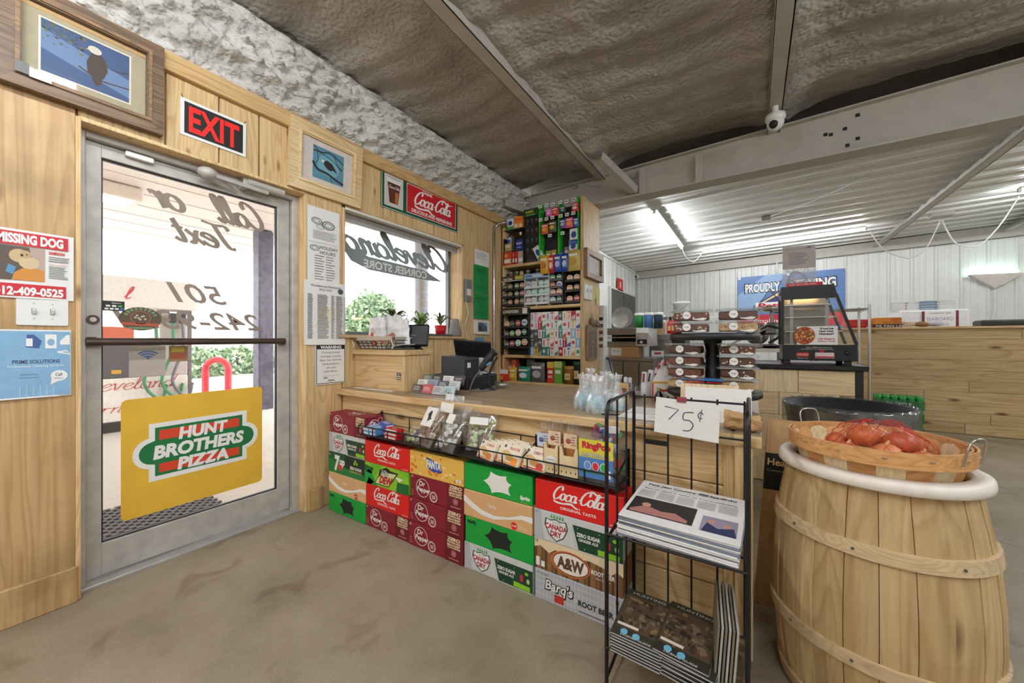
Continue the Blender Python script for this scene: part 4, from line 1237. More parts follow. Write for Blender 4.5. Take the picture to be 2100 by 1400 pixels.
q.disc(f_, 0.095, 0.165, 0.034, ink((206, 178, 134)), 0.026, 0.0011); q.disc(f_, 0.13, 0.14, 0.036, ink((214, 190, 152)), 0.024, 0.0012); q.disc(f_, 0.118, 0.172, 0.02, ink((196, 164, 120)), 0.016, 0.0014); q.disc(f_, 0.105, 0.168, 0.005, K, n=0.0017); q.disc(f_, 0.122, 0.172, 0.003, K, n=0.0017); q.poly(f_, [(0.06, 0.13), (0.085, 0.12), (0.075, 0.09), (0.05, 0.10)], ink((90, 150, 190)), 0.0013)
q.text(f_, 'SAMSON', 0.23, h - 0.077, 0.011, PR, w=0.06, bold=0.04); q.greek(f_, 0.2, 0.28, h - 0.09, h - 0.115, 3, GREYI, 0.35); q.rect(f_, 0.2, h - 0.125, 0.275, h - 0.1235, PR); q.greek(f_, 0.2, 0.278, h - 0.13, 0.085, 8, GREYI, 0.35)
q.build('print', st)
f_ = FX(WX + 0.002, 0.178, 1.165)
q = MB(); q.slab(f_, rrect(0, 0, 0.132, 0.112, 0.006), 0.006, WHITEP); st = q.build('light_switch', label='white double light switch plate below the dog poster', cat='switch')
for u in (0.043, 0.09):
    q = MB(); q.obox(f_.p(u, 0.056, 0.010), 0.012, 0.009, 0.018, WHITEP, RY(25)); q.rect(f_, u - 0.006, 0.044, u + 0.006, 0.068, GREYI, 0.0066); q.build('toggle', st)
    q = MB(); q.disc(f_, u, 0.086, 0.0025, LGREY, n=0.007); q.disc(f_, u, 0.026, 0.0025, LGREY, n=0.007); q.build('screw', st)
LB = mat((138, 182, 216), 0.7)
st, f_, w, h = paper('cleaning_flyer', 0.116, 0.318, 0.875, 1.147, 'light blue cleaning services flyer with tear-off tabs', cat='poster', x=WX + 0.006)
q = MB(); f_ = Frame(f_.o, (0, .7, 0), (0, 0, 1)); w = .288; q.rect(f_, 0, 0.0, w - 0.05, 0.006, W_); q.rect(f_, 0, 0.006, w - 0.004, h - 0.006, LB, 0.0004); DB = ink((70, 96, 150))
q.poly(f_, [(0.12, h - 0.07), (0.168, h - 0.075), (0.178, h - 0.045), (0.15, h - 0.02), (0.125, h - 0.02)], DB, 0.0008); q.rect(f_, 0.122, h - 0.066, 0.145, h - 0.035, W_, 0.0011); q.rect(f_, 0.19, h - 0.075, 0.232, h - 0.018, W_, 0.0008); q.disc(f_, 0.211, h - 0.05, 0.014, LB, n=0.0011); q.poly(f_, [(0.245, h - 0.045), (0.27, h - 0.02), (0.282, h - 0.02), (0.282, h - 0.06), (0.245, h - 0.06)], W_, 0.0008); q.line(f_, [(0.235, h - 0.09), (0.27, h - 0.085), (0.284, h - 0.10), (0.235, h - 0.09)], 0.005, W_, 0.0008)
q.text(f_, 'PRIME SOLUTIONS', 0.245, 0.145, 0.014, ink((64, 80, 120)), w=0.17, al='r', bold=0.03, n=0.0008); q.text(f_, 'Professional Cleaning Services', 0.26, 0.128, 0.008, W_, w=0.2, al='r', n=0.0008)
q.poly(f_, [(0.242 + 0.032 * math.cos(R(a)), 0.085 + 0.022 * math.sin(R(a))) for a in range(-95, 225, 16)] + [(0.21, 0.05)], W_, 0.0008); q.text(f_, 'Call', 0.24, 0.09, 0.012, ink((70, 80, 100)), bold=0.02, n=0.0012); q.text(f_, 'TODAY!', 0.24, 0.074, 0.007, ink((70, 80, 100)), n=0.0012); q.greek(f_, 0.10, 0.17, 0.10, 0.075, 2, ink((100, 140, 180)), 0.3)
for i in range(6): q.rect(f_, 0.10 + i * 0.024, 0.008, 0.1 + i * 0.024 + 0.001, 0.05, W_, 0.0008)
q.build('print', st)

# papers between window and shelves
GP = mat((30, 150, 76), 0.7)
for z0, z1, lab in ((1.605, 1.905, 'green permit sheet directly under the white slip'), (1.335, 1.60, 'lower green permit sheet above the small screen')):
    st, f_, w, h = paper('green_permit', 3.02, 3.275, z0, z1, lab, mt=GP)
    q = MB(); q.ringd(f_, w / 2, h / 2, 0.02, 0.026, ink((20, 96, 50))); q.greek(f_, 0.04, w - 0.04, h - 0.03, h - 0.09, 4, ink((20, 106, 56)), 0.3); q.greek(f_, 0.04, w - 0.04, 0.09, 0.03, 3, ink((20, 106, 56)), 0.3); q.build('print', st)
st, f_, w, h = paper('white_slip', 3.035, 3.285, 1.90, 2.06, 'white printed slip pinned above the green permits')
q = MB(); q.greek(f_, 0.02, w - 0.03, h - 0.02, 0.06, 5, LGREY, 0.3); q.build('print', st)
q = MB(); f_ = FX(WX + 0.002, 3.02, 1.175); q.slab(f_, rrect(0, 0, 0.255, 0.145, 0.012), 0.022, WHITEP); st = q.build('wall_tablet', label='small white wall screen under the green permits', cat='screen')
q = MB(); q.rect(f_, 0.05, 0.03, 0.205, 0.125, ink((92, 98, 116)), 0.0226); q.poly(f_, [(0.05, 0.03), (0.14, 0.03), (0.09, 0.10), (0.05, 0.09)], ink((70, 64, 70)), 0.023); q.poly(f_, [(0.12, 0.125), (0.205, 0.125), (0.205, 0.08)], ink((150, 178, 210)), 0.023); q.build('display', st)
q = MB(); q.slab(FX(WX + 0.002, 3.04, 0.93), [(0, 0), (0.16, 0), (0.16, 0.21), (0, 0.21)], 0.003, mat((104, 160, 196))); q.build('blue_card', label='blue card hung below the small wall screen', cat='card')
q = MB(); f_ = Frame((-2.47, 2.872, 1.50), (0, 1, 0), (0, 0, 1)); q.box(-2.455, WX + 0.03, 2.868, 2.96, 1.50, 1.72, mat((128, 130, 132), 0.4), 0.006); st = q.build('alarm_keypad', label='grey box with paper label at the window edge', cat='keypad')
q = MB(); q.rect(FX(WX + 0.03, 2.868, 1.5), 0.012, 0.06, 0.078, 0.125, PAPER); q.build('label_strip', st)
q = MB(); q.tube(smooth3([(WX + 0.02, 2.88, 1.5), (WX + 0.03, 2.90, 1.38), (WX + 0.012, 2.87, 1.25), (WX + 0.015, 2.91, 1.12), (WX + 0.012, 2.9, 0.95)]), 0.004, WHITEP); q.build('cable', st)
q = MB(); q.tube([(WX + 0.018, 3.36, 0.02), (WX + 0.018, 3.36, 2.30), (WX + 0.02, 3.37, 2.36), (WX + 0.05, 3.40, 2.40), (WX + 0.12, 3.45, 2.42)], 0.013, CHROME, n=10); q.build('conduit', label='grey metal conduit running up beside the shelves', cat='pipe')

# baseboards
bl = empty('baseboard_left', (WX + 0.01, 0, 0), kind='structure')
q = MB(); q.box(WX, WX + 0.022, YF, DY0 + 0.001, 0, 0.15, PINE_OLD, 0.004); q.build('base_board', bl)
q = MB(); q.box(WX, WX + 0.022, DY1 + 0.0, 1.41, 0, 0.14, PINE_OLD, 0.004); q.build('base_board', bl)

# ================================================================ checkout counter
CT = 0.775
root = empty('checkout_counter', (-1.2, 1.9, 0), 'long pine plank checkout counter with worn top', 'counter')
zs = (0.02, 0.205, 0.39, 0.575, 0.742)
for i in range(4):
    q = MB(); q.box(WX, -0.062, 1.56, 1.58, zs[i] + 0.002, zs[i + 1] - 0.002, PINE_X, 0.004); q.build('front_plank', root)
q = MB(); q.box(-0.09, -0.055, 1.545, 1.562, 0.0, 0.742, PINE, 0.003); q.build('corner_trim', root)
q = MB(); q.box(-0.055, 0.0, 1.52, 1.60, 0, 0.742, PINE, 0.004); q.build('corner_post', root)
q = MB(); q.box(-0.03, 0.0, 1.60, 2.40, 0, 0.742, PINE, 0.003); q.build('end_panel', root)
q = MB(); q.box(WX, -0.03, 2.38, 2.40, 0, 0.742, PINE_X); q.build('rear_panel', root)
q = MB(); q.box(WX, 0.025, 1.535, 2.44, 0.747, CT, PINE_TOP, 0.004); q.build('worktop', root)
q = MB(); q.box(WX - 0.0, 0.025, 1.515, 1.537, 0.735, CT - 0.001, PINE_X, 0.004); q.build('edge_strip', root)
# pine box for the till stand
root = empty('till_box', (-2.15, 1.75, CT), 'pine box standing on counter below the window', 'box')
q = MB(); q.box(WX + 0.005, -1.905, 1.655, 1.675, CT, 1.01, PINE_X, 0.002); q.build('front_panel', root)
q = MB(); q.box(-1.905, -1.885, 1.65, 1.87, CT, 1.01, PINE, 0.002); q.build('side_panel', root)
q = MB(); q.box(WX + 0.005, -1.87, 1.635, 1.89, 1.01, 1.045, PINE_X, 0.003); q.build('lid', root)
q = MB(); f_ = FY(-1.965, 1.654, 0.85); q.slab(f_, [(0, 0), (0.038, 0), (0.038, 0.045), (0, 0.045)], 0.001, BLACKP); st = q.build('payment_sticker', label='tiny dark payment cards sticker on pine box front', cat='sticker'); q = MB()
for i in range(3): q.rect(f_, 0.005 + i * 0.011, 0.006, 0.013 + i * 0.011, 0.013, W_, 0.0014); q.rect(f_, 0.005 + i * 0.011, 0.019, 0.013 + i * 0.011, 0.026, W_, 0.0014)
q.rect(f_, 0.008, 0.034, 0.03, 0.038, W_, 0.0014); q.build('print', st)

# ================================================================ soda cases
SW, SH, SD = 0.385, 0.128, 0.128
SY = 1.41
MARO = ink((138, 26, 44)); CREAM = ink((240, 226, 180)); CRED = ink((228, 30, 28)); SGRN = ink((18, 164, 62)); TAN = ink((226, 180, 128)); SILV = ink((206, 208, 210)); DGRN = ink((22, 66, 44)); LIME = ink((146, 208, 44)); FYEL = ink((244, 196, 92)); FORG = ink((240, 140, 40)); SBLU = ink((44, 70, 170)); BRWN = ink((96, 66, 40)); LBRN = ink((150, 110, 70))
def d_coke(q, f):
    coca(q, f, 0.20, 0.062, 0.235, W_); q.text(f, 'ORIGINAL TASTE', 0.195, 0.028, 0.011, W_, w=0.155, bold=0.02); q.text(f, 'RECYCLE ME', 0.35, 0.012, 0.006, W_, w=0.045)
def d_drp(q, f):
    q.rect(f, 0.262, 0, 0.384, SH, ink((112, 20, 36)), 0.0003)
    q.ringd(f, 0.092, 0.066, 0.046, 0.049, W_, n=0.0006); q.text(f, 'Dr', 0.088, 0.088, 0.026, W_, w=0.045, bold=0.03, shear=0.1, n=0.0009); q.text(f, 'Pepper', 0.10, 0.058, 0.024, W_, w=0.098, bold=0.03, shear=0.1, n=0.0009)
    q.disc(f, 0.172, 0.035, 0.0275, MARO, n=0.0010); q.ringd(f, 0.172, 0.035, 0.024, 0.0275, W_, n=0.0012); q.ringd(f, 0.172, 0.035, 0.0195, 0.021, W_, n=0.0012); q.text(f, '23', 0.172, 0.035, 0.016, W_, bold=0.03, n=0.0014)
    for i, (t, h_) in enumerate((('ZERO', 0.015), ('PRESSURE', 0.008), ('BRACKET', 0.010), ('CHALLENGE', 0.007))): q.text(f, t, 0.322, 0.114 - (0, 0.0165, 0.0305, 0.043)[i], h_, CREAM, w=0.085, bold=0.05)
    q.ringd(f, 0.322, 0.044, 0.013, 0.0155, ink((236, 180, 170))); q.ringd(f, 0.322, 0.044, 0.004, 0.008, ink((236, 180, 170))); q.rect(f, 0.29, 0.014, 0.355, 0.018, ink((210, 150, 120))); q.text(f, '12', 0.014, 0.116, 0.009, W_, bold=0.03); q.greek(f, 0.006, 0.03, 0.05, 0.012, 3, ink((200, 130, 130)), 0.3)
def d_can(q, f):
    q.poly(f, [(0.0, 0), (0.05, 0), (0.03, SH), (0, SH)], ink((190, 192, 196)), 0.0003); q.poly(f, [(0.13, 0), (0.385, 0), (0.385, 0.10), (0.17, 0.10), (0.19, 0.0)], SILV, 0.0003)
    q.poly(f, [(0.178, 0.10), (0.384, 0.10), (0.384, 0.004), (0.205, 0.004)], DGRN, 0.0006)
    sh = [(0.055, 0.10), (0.075, 0.095), (0.10, 0.102), (0.125, 0.095), (0.15, 0.10), (0.158, 0.07), (0.14, 0.03), (0.106, 0.008), (0.072, 0.03), (0.05, 0.07)]
    q.poly(f, sh, DGRN, 0.0009); q.poly(f, [(0.106 + (a - 0.106) * 0.9, 0.06 + (b_ - 0.06) * 0.9) for a, b_ in sh], ink((238, 238, 236)), 0.0012)
    for i in range(5): q.poly(f, [(0.078 + i * 0.013, 0.104), (0.088 + i * 0.013, 0.104), (0.083 + i * 0.013, 0.122)], ink((70, 160, 60)), 0.0012)
    CR = ink((176, 30, 48)); q.text(f, 'CANADA', 0.104, 0.068, 0.021, CR, w=0.10, bold=0.04, n=0.0015); q.text(f, 'DRY', 0.104, 0.040, 0.021, CR, w=0.052, bold=0.04, n=0.0015); q.text(f, 'SINCE 1904', 0.106, 0.087, 0.005, K, n=0.0015)
    q.text(f, 'ZERO SUGAR', 0.245, 0.066, 0.014, W_, w=0.10, bold=0.04, n=0.0012); q.text(f, 'GINGER ALE', 0.245, 0.047, 0.011, W_, w=0.082, bold=0.03, n=0.0012); q.text(f, '12', 0.012, 0.116, 0.009, K)
    q.poly(f, rrect(0.318, 0.04, 0.336, 0.07, 0.006), ink((200, 50, 70)), 0.0012); q.disc(f, 0.352, 0.08, 0.009, LIME, 0.007, 0.0012); q.disc(f, 0.36, 0.05, 0.008, ink((190, 210, 150)), 0.011, 0.0012); q.poly(f, [(0.285, 0.008), (0.37, 0.006), (0.37, 0.028), (0.285, 0.03)], LIME, 0.0012)
    for p in ((0.2, 0.09), (0.23, 0.014), (0.29, 0.088), (0.31, 0.03)): q.disc(f, p[0], p[1], 0.002, W_, n=0.0012, k=6)
def d_7up(q, f):
    q.poly(f, [(0, 0), (0.385, 0), (0.385, 0.03), (0.2, 0.045), (0, 0.09)], ink((24, 128, 56)), 0.0003); q.poly(f, [(0, 0), (0.18, 0), (0.17, SH), (0.06, SH), (0, 0.11)], ink((16, 92, 44)), 0.0002)
    q.text(f, '7', 0.095, 0.066, 0.088, W_, w=0.06, bold=0.06, shear=0.1, n=0.0008); q.disc(f, 0.128, 0.045, 0.024, ink((214, 60, 44)), n=0.0006); q.text(f, 'up', 0.15, 0.082, 0.042, W_, w=0.055, bold=0.05, shear=0.1, n=0.0012)
    q.text(f, 'ZERO SUGAR', 0.288, 0.06, 0.017, W_, w=0.118, bold=0.04, n=0.0008); q.greek(f, 0.225, 0.35, 0.046, 0.03, 2, ink((190, 190, 90)), 0.4, jit=0.05); q.text(f, '12', 0.014, 0.112, 0.011, W_, bold=0.03)
    for p in ((0.285, 0.105), (0.275, 0.09), (0.30, 0.092)): q.disc(f, p[0], p[1], 0.009, LIME, n=0.0008, k=8)
def d_van(q, f):
    top = [(0, 0.10), (0.05, 0.075), (0.11, 0.05), (0.18, 0.04), (0.26, 0.052), (0.33, 0.078), (0.385, 0.082)]; bot = [(0.385, 0.055), (0.33, 0.06), (0.26, 0.042), (0.18, 0.022), (0.11, 0.026), (0.05, 0.045), (0, 0.07)]
    q.poly(f, top + bot, W_, 0.0006); q.text(f, 'Vanilla', 0.17, 0.078, 0.012, W_, w=0.05, bold=0.02); q.disc(f, 0.29, 0.022, 0.0165, CRED, n=0.0009); q.script(f, 'Coca-Cola', 0.277, 0.02, 0.0035, W_, w=0.026, thick=0.5, n=0.0012); q.greek(f, 0.312, 0.365, 0.03, 0.014, 2, ink((240, 220, 190)), 0.35)
STAR = [(0.125, 0.062), (0.150, 0.075), (0.158, 0.108), (0.185, 0.088), (0.215, 0.088), (0.245, 0.104), (0.245, 0.078), (0.268, 0.062), (0.245, 0.052), (0.262, 0.022), (0.232, 0.036), (0.19, 0.038), (0.155, 0.018), (0.152, 0.048)]
def star_pts():
    c = [(0.118, 0.062), (0.158, 0.112), (0.248, 0.106), (0.275, 0.072), (0.27, 0.022), (0.165, 0.012)]
    out = []
    for i in range(6):
        a, b_ = c[i], c[(i + 1) % 6]
        m_ = ((a[0] + b_[0]) / 2, (a[1] + b_[1]) / 2); m_ = (m_[0] + (0.195 - m_[0]) * 0.35, m_[1] + (0.063 - m_[1]) * 0.38)
        for k in range(6):
            t = k / 6; out.append(((1 - t) ** 2 * a[0] + 2 * t * (1 - t) * m_[0] + t * t * b_[0], (1 - t) ** 2 * a[1] + 2 * t * (1 - t) * m_[1] + t * t * b_[1]))
    return out
def d_spr(q, f):
    q.poly(f, star_pts(), W_, 0.0006); q.text(f, 'Sprite', 0.345, 0.028, 0.016, W_, w=0.05, bold=0.05, shear=0.15); q.rect(f, 0.32, 0.006, 0.365, 0.009, LIME)
def d_spr_dark(q, f):
    q.poly(f, star_pts(), ink((24, 34, 28)), 0.0006); g = Frame(f.p(SW, SH, 0), -f.ux, -f.uy); q.text(g, 'Sprite', 0.345, 0.028, 0.016, ink((24, 50, 34)), w=0.05, bold=0.05, shear=0.15); q.rect(g, 0.32, 0.006, 0.365, 0.009, LIME)
def d_dew(q, f):
    for pts, c in (([(0, 0), (0.12, 0.0), (0.05, 0.09), (0, 0.06)], SGRN), ([(0.05, 0.13 - .002), (0.16, 0.126), (0.09, 0.05)], ink((110, 190, 40))), ([(0.28, 0.0), (0.384, 0.0), (0.384, 0.06), (0.29, 0.056)], ink((20, 110, 50))), ([(0.0, 0.07), (0.07, 0.062), (0.08, 0.10), (0.0, 0.11)], ink((20, 110, 50))), ([(0.30, 0.127), (0.384, 0.127), (0.384, 0.09)], ink((120, 200, 40))), ([(0.27, 0.084), (0.34, 0.08), (0.31, 0.062), (0.335, 0.04)], W_), ([(0.04, 0.04), (0.09, 0.02), (0.06, 0.0), (0.02, 0.0)], ink((12, 70, 40)))): q.poly(f, pts, c, 0.0004)
    q.poly(f, [(0.09, 0.012), (0.215, 0.012), (0.30, 0.105), (0.235, 0.108), (0.20, 0.122), (0.14, 0.10), (0.13, 0.062)], K, 0.0007); q.poly(f, [(0.10, 0.017), (0.212, 0.017), (0.285, 0.098), (0.17, 0.09), (0.125, 0.05)], ink((220, 232, 160)), 0.0009)
    q.text(f, 'Mtn', 0.185, 0.088, 0.030, W_, w=0.075, bold=0.06, shear=0.4, n=0.0012); q.text(f, 'Mtn', 0.186, 0.088, 0.028, ink((30, 40, 34)), w=0.07, bold=0.0, shear=0.4, n=0.0014); q.text(f, 'DEW', 0.195, 0.047, 0.042, ink((200, 30, 44)), w=0.12, bold=0.06, shear=0.35, n=0.0016)
def d_fan(q, f):
    rn = random.Random(9)
    for i in range(34):
        u, v = rn.uniform(0.012, 0.37), rn.uniform(0.012, 0.115)
        if 0.12 < u < 0.25 and 0.03 < v < 0.11: continue
        q.disc(f, u, v, rn.uniform(0.005, 0.016), (FORG, ink((250, 220, 130)), ink((252, 232, 170)), ink((230, 120, 30)), ink((70, 160, 70)))[i % 5 if i % 9 == 0 else i % 4], rn.uniform(0.005, 0.010), 0.0004 + i * 0.00001, 8)
    q.poly(f, [(0.128, 0.108), (0.225, 0.088), (0.24, 0.045), (0.20, 0.03), (0.14, 0.05)], SBLU, 0.0009); q.text(f, 'FANTA', 0.182, 0.075, 0.038, W_, w=0.10, bold=0.06, n=0.0013)
    for i in range(4): q.disc(f, 0.15 + i * 0.025, 0.032 - 0.004 * (i % 2), 0.012, (FORG, ink((255, 180, 90)))[i % 2], n=0.0011, k=8)
    q.poly(f, rrect(0.33, 0.016, 0.37, 0.03, 0.005), W_, 0.001); q.text(f, '12.5', 0.35, 0.023, 0.008, SBLU, n=0.0013)
def d_aw(q, f):
    for i in range(24): q.rect(f, i * 0.016 + 0.001, 0, i * 0.016 + 0.0135, SH, (BRWN, LBRN, ink((122, 84, 50)))[i % 3], 0.0003)
    q.poly(f, [(0, SH), (0.384, SH), (0.384, 0.078), (0.36, 0.092), (0.335, 0.07), (0.31, 0.09), (0.25, 0.10), (0.2, 0.092), (0.13, 0.088), (0.10, 0.10), (0.07, 0.078), (0.03, 0.10), (0, 0.088)][::-1], ink((238, 218, 182)), 0.0006)
    q.disc(f, 0.166, 0.06, 0.088, ink((214, 110, 50)), 0.05, 0.0009); q.disc(f, 0.168, 0.06, 0.08, BRWN, 0.045, 0.0011); q.disc(f, 0.168, 0.06, 0.076, ink((246, 240, 228)), 0.041, 0.0013); q.text(f, 'A&W', 0.168, 0.06, 0.044, BRWN, w=0.12, bold=0.05, n=0.0016)
    q.text(f, 'ROOT BEER', 0.305, 0.062, 0.016, W_, w=0.095, bold=0.04, n=0.001); q.text(f, 'SINCE 1919', 0.305, 0.042, 0.007, W_, w=0.06, n=0.001); q.text(f, '12', 0.012, 0.118, 0.011, BRWN, bold=0.03, n=0.001); q.poly(f, rrect(0.008, 0.012, 0.026, 0.05, 0.004), W_, 0.001); q.rect(f, 0.033, 0.012, 0.05, 0.036, W_, 0.001)
def d_barq(q, f):
    for i in range(24):
        for j in range(5): q.poly(f, [(i * 0.016, j * 0.026), (i * 0.016 + 0.008, j * 0.026 + 0.013), (i * 0.016, j * 0.026 + 0.026), (i * 0.016 - (0.0 if i == 0 else 0.008), j * 0.026 + 0.013)][:4], ink((182, 186, 194)), 0.0002)
    q.text(f, "Barq's", 0.112, 0.075, 0.040, K, w=0.135, bold=0.09, shear=0.15, n=0.0006); q.text(f, "Barq's", 0.111, 0.076, 0.038, W_, w=0.125, bold=0.02, shear=0.15, n=0.0009)
    for i in range(6): q.disc(f, 0.10 + 0.013 * (i % 3), 0.022 + 0.014 * (i // 3), 0.01, ink((190, 50, 40)), n=0.0008 + 0.00005 * i, k=9)
    q.text(f, 'ROOT BEER', 0.27, 0.05, 0.020, K, w=0.145, bold=0.04); q.text(f, "IT'S GOOD", 0.035, 0.112, 0.008, K); q.text(f, '12', 0.358, 0.108, 0.014, K); q.greek(f, 0.2, 0.34, 0.022, 0.012, 1, GREYI, 0.5)
DES = {'coke': ((228, 30, 28), d_coke, 'red soda case with white script lettering'), 'drp': ((138, 26, 44), d_drp, 'maroon soda case with circled white lettering'), 'can': ((214, 216, 218), d_can, 'silver ginger ale case with shield emblem'), '7up': ((22, 40, 30), d_7up, 'dark green case with large white numeral'),
       'van': ((226, 180, 128), d_van, 'tan vanilla soda case with white wave'), 'spr': ((18, 164, 62), d_spr, 'green soda case with white starburst'), 'sprd': ((18, 164, 62), d_spr_dark, 'upturned green soda case with dark starburst'), 'dew': ((146, 208, 44), d_dew, 'lime green soda case with jagged lettering'),
       'fan': ((244, 196, 92), d_fan, 'yellow orange soda case with blue badge'), 'aw': ((150, 110, 70), d_aw, 'brown plank patterned case with oval badge'), 'barq': ((196, 198, 204), d_barq, 'silver patterned root beer case')}
STACKS = (['sprd', 'van', '7up', 'can', 'drp'], ['drp', 'coke', 'dew', 'coke'], ['drp', 'drp', 'drp', 'fan'], ['can', 'sprd', 'van', 'spr'], ['barq', 'aw', 'can', 'coke'])
SX = (-2.338, -1.962, -1.574, -1.186, -0.795)
LEVEL = {0: 'bottom', 1: 'second up', 2: 'third up', 3: 'fourth up', 4: 'top'}
for si, stk in enumerate(STACKS):
    for lv, kd in enumerate(stk):
        c, fn, lab = DES[kd]
        x0 = SX[si] + (0.006 if (lv + si) % 3 == 1 else 0.0); z0 = lv * SH; dy = (0.0, 0.004, -0.003, 0.002, 0.0)[(lv * 2 + si) % 5]
        q = MB(); q.box(x0, x0 + SW - 0.003, SY + dy, SY + SD + dy, z0 + 0.0005, z0 + SH - 0.001, mat(c, 0.42, 0, 0.02, 0, 4), 0.0025)
        st = q.build('soda_case', label='%s, %s of stack %s from door' % (lab, LEVEL[lv] if lv < len(stk) - 1 else 'top', ('one', 'two', 'three', 'four', 'five')[si]), cat='soda case', group='soda cases stacked before the counter', o=(x0 + SW / 2, SY + SD / 2, z0))
        q = MB(); fn(q, FY(x0, SY + dy - 0.0002, z0)); q.build('front_print', st)
        if lv == len(stk) - 1:
            f_ = Frame((x0, SY + dy, z0 + SH - 0.0008), (1, 0, 0), (0, 1, 0)); q = MB()
            if kd == 'drp': q.ringd(f_, 0.2, 0.064, 0.05, 0.054, W_, 0.9); q.text(f_, 'Pepper', 0.2, 0.064, 0.03, W_, w=0.11, bold=0.03)
            elif kd == 'coke': coca(q, f_, 0.2, 0.06, 0.2, ink((150, 120, 120))); q.disc(f_, 0.05, 0.05, 0.02, ink((150, 110, 110))); q.disc(f_, 0.34, 0.06, 0.025, ink((190, 130, 120)))
            elif kd == 'fan': q.poly(f_, [(0.10, 0.04), (0.30, 0.04), (0.30, 0.085), (0.10, 0.085)], SBLU, 0.0004); q.text(f_, 'FANTA', 0.2, 0.066, 0.04, ink((170, 160, 150)), w=0.17, bold=0.05, n=0.0008)
            elif kd == 'spr': q.text(f_, 'Sprite', 0.19, 0.066, 0.055, ink((150, 176, 156)), w=0.28, bold=0.05, shear=0.2)
            q.build('top_print', st)
        if si == 0 and lv == 4:
            g = Frame((x0 + SW - 0.003, SY + dy, z0), (0, 1, 0), (0, 0, 1)); q = MB(); q.ringd(g, 0.055, 0.07, 0.036, 0.04, W_); q.text(g, 'Dr', 0.05, 0.088, 0.024, W_, bold=0.04); q.text(g, 'Pepper', 0.06, 0.058, 0.02, W_, w=0.07, bold=0.04); q.ringd(g, 0.10, 0.10, 0.014, 0.017, W_); q.rect(g, 0.01, 0.01, 0.03, 0.016, W_); q.build('side_print', st)

# ================================================================ tobacco shelves behind the counter
SFY = 3.52
root = empty('shelf_unit', (-1.92, 3.74, 0), 'tall open pine tobacco shelf unit behind the counter', 'shelf')
q = MB(); q.box(-1.455, -1.42, SFY, 3.96, 0, 2.555, PINE, 0.003); q.build('end_panel', root)
q = MB(); q.box(-2.415, -2.385, SFY + 0.02, 3.96, 0, 2.40, PINE, 0.003); q.build('end_panel', root)
for z, nm in ((0.63, 'shelf_board'), (0.92, 'shelf_board'), (1.452, 'shelf_board'), (1.932, 'shelf_board')):
    q = MB(); q.box(-2.385, -1.455, SFY + 0.005, 3.96, z, z + 0.03, PINE_X, 0.003); q.build(nm, root)
q = MB(); q.box(-2.385, -1.455, 3.955, 3.968, 0.2, 2.55, wood('shelf_back', (120, 96, 70), (100, 78, 54), (60, 44, 30), 'Z', 1, 0.2)); q.build('back_panel', root)
def sx(px, Y): return PX(px, 700, Y=Y).x
def sz(px, py, Y): return PX(px, py, Y=Y).z
def prect(px0, py0, px1, py1, Y):
    """x0,x1,z0,z1 of a front-on rectangle seen at these photo points"""
    m_ = (px0 + px1) / 2
    return sx(px0, Y), sx(px1, Y), sz(m_, py1, Y), sz(m_, py0, Y)
def carton(name, r_, Y, dep, c, label, cat, zb=None, art=None, lean=0, group=None, rough=0.4):
    x0, x1, z0, z1 = prect(*r_, Y)
    if zb is not None: z0 = zb
    T = TR(((x0 + x1) / 2, Y, z0), 0, 0, lean)
    q = MB(T); w, h = (x1 - x0), (z1 - z0); q.box(-w / 2, w / 2, 0, dep, 0, h, mat(c, rough), 0.002)
    st = q.build(name, label=label, cat=cat, group=group, o=((x0 + x1) / 2, Y + dep / 2, z0))
    if art:
        q = MB(T); f = FY(-w / 2, -0.0003, 0)
        for a in art:
            if a[0] == 'b': q.rect(f, a[1] * w, a[2] * h, a[3] * w, a[4] * h, ink(a[5]), 0.0004 + 0.0002 * art.index(a))
            elif a[0] == 'o': q.disc(f, a[1] * w, a[2] * h, a[3] * w, ink(a[5]), a[4] * h, 0.0004 + 0.0002 * art.index(a), 14)
            elif a[0] == 't': q.text(f, a[1], a[2] * w, a[3] * h, a[4] * h, ink(a[6]), w=a[5] * w, bold=0.03, n=0.0022)
        q.build('front_print', st)
    return st
TOP = 1.963
# medicine column
mr = empty('medicine_rack', (-2.28, 3.6, TOP), 'dark wire medicine rack at the shelf top left', 'rack')
q = MB()
for x in (1033, 1055, 1073): q.box(sx(x, 3.53) - 0.004, sx(x, 3.53) + 0.004, 3.53, 3.66, TOP, 2.27, BLACKP)
q.build('upright', mr)
for py in (513, 469):
    z = sz(1053, py, 3.53); q = MB(); q.box(sx(1033, 3.53), sx(1073, 3.53), 3.53, 3.66, z - 0.006, z, GREYP); q.build('tray', mr)
Z1, Z2 = sz(1053, 513, 3.53), sz(1053, 469, 3.53)
carton('medicine_box', (1040, 449, 1053, 469), 3.55, 0.05, (236, 240, 238), 'white and green medicine box on top of the wire rack', 'box', Z2, [('b', 0, 0, 1, .3, (70, 170, 70)), ('o', .5, .62, .34, .2, (40, 70, 150))])
for i, a in enumerate((1054, 1063)): carton('medicine_box', (a, 443, a + 8.5, 467), 3.55, 0.05, (240, 140, 50), 'orange medicine box on the wire rack, %s of two' % ('left' if i == 0 else 'right'), 'box', Z2, [('b', .1, .1, .9, .4, (250, 220, 170)), ('b', 0, .7, 1, .8, (220, 80, 40))])
x0, x1, z0, z1 = prect(1037, 478, 1048, 498, 3.56)
q = MB(); c = ((x0 + x1) / 2, 3.59, Z1 + 0.085); q.lathe([(0.0, 0), (0.024, 0), (0.026, 0.06), (0.018, 0.08), (0.012, 0.085)], c, WHITEP, 12, sy=0.7); st = q.build('antacid_bottle', label='white bottle with blue cap in the medicine rack', cat='bottle')
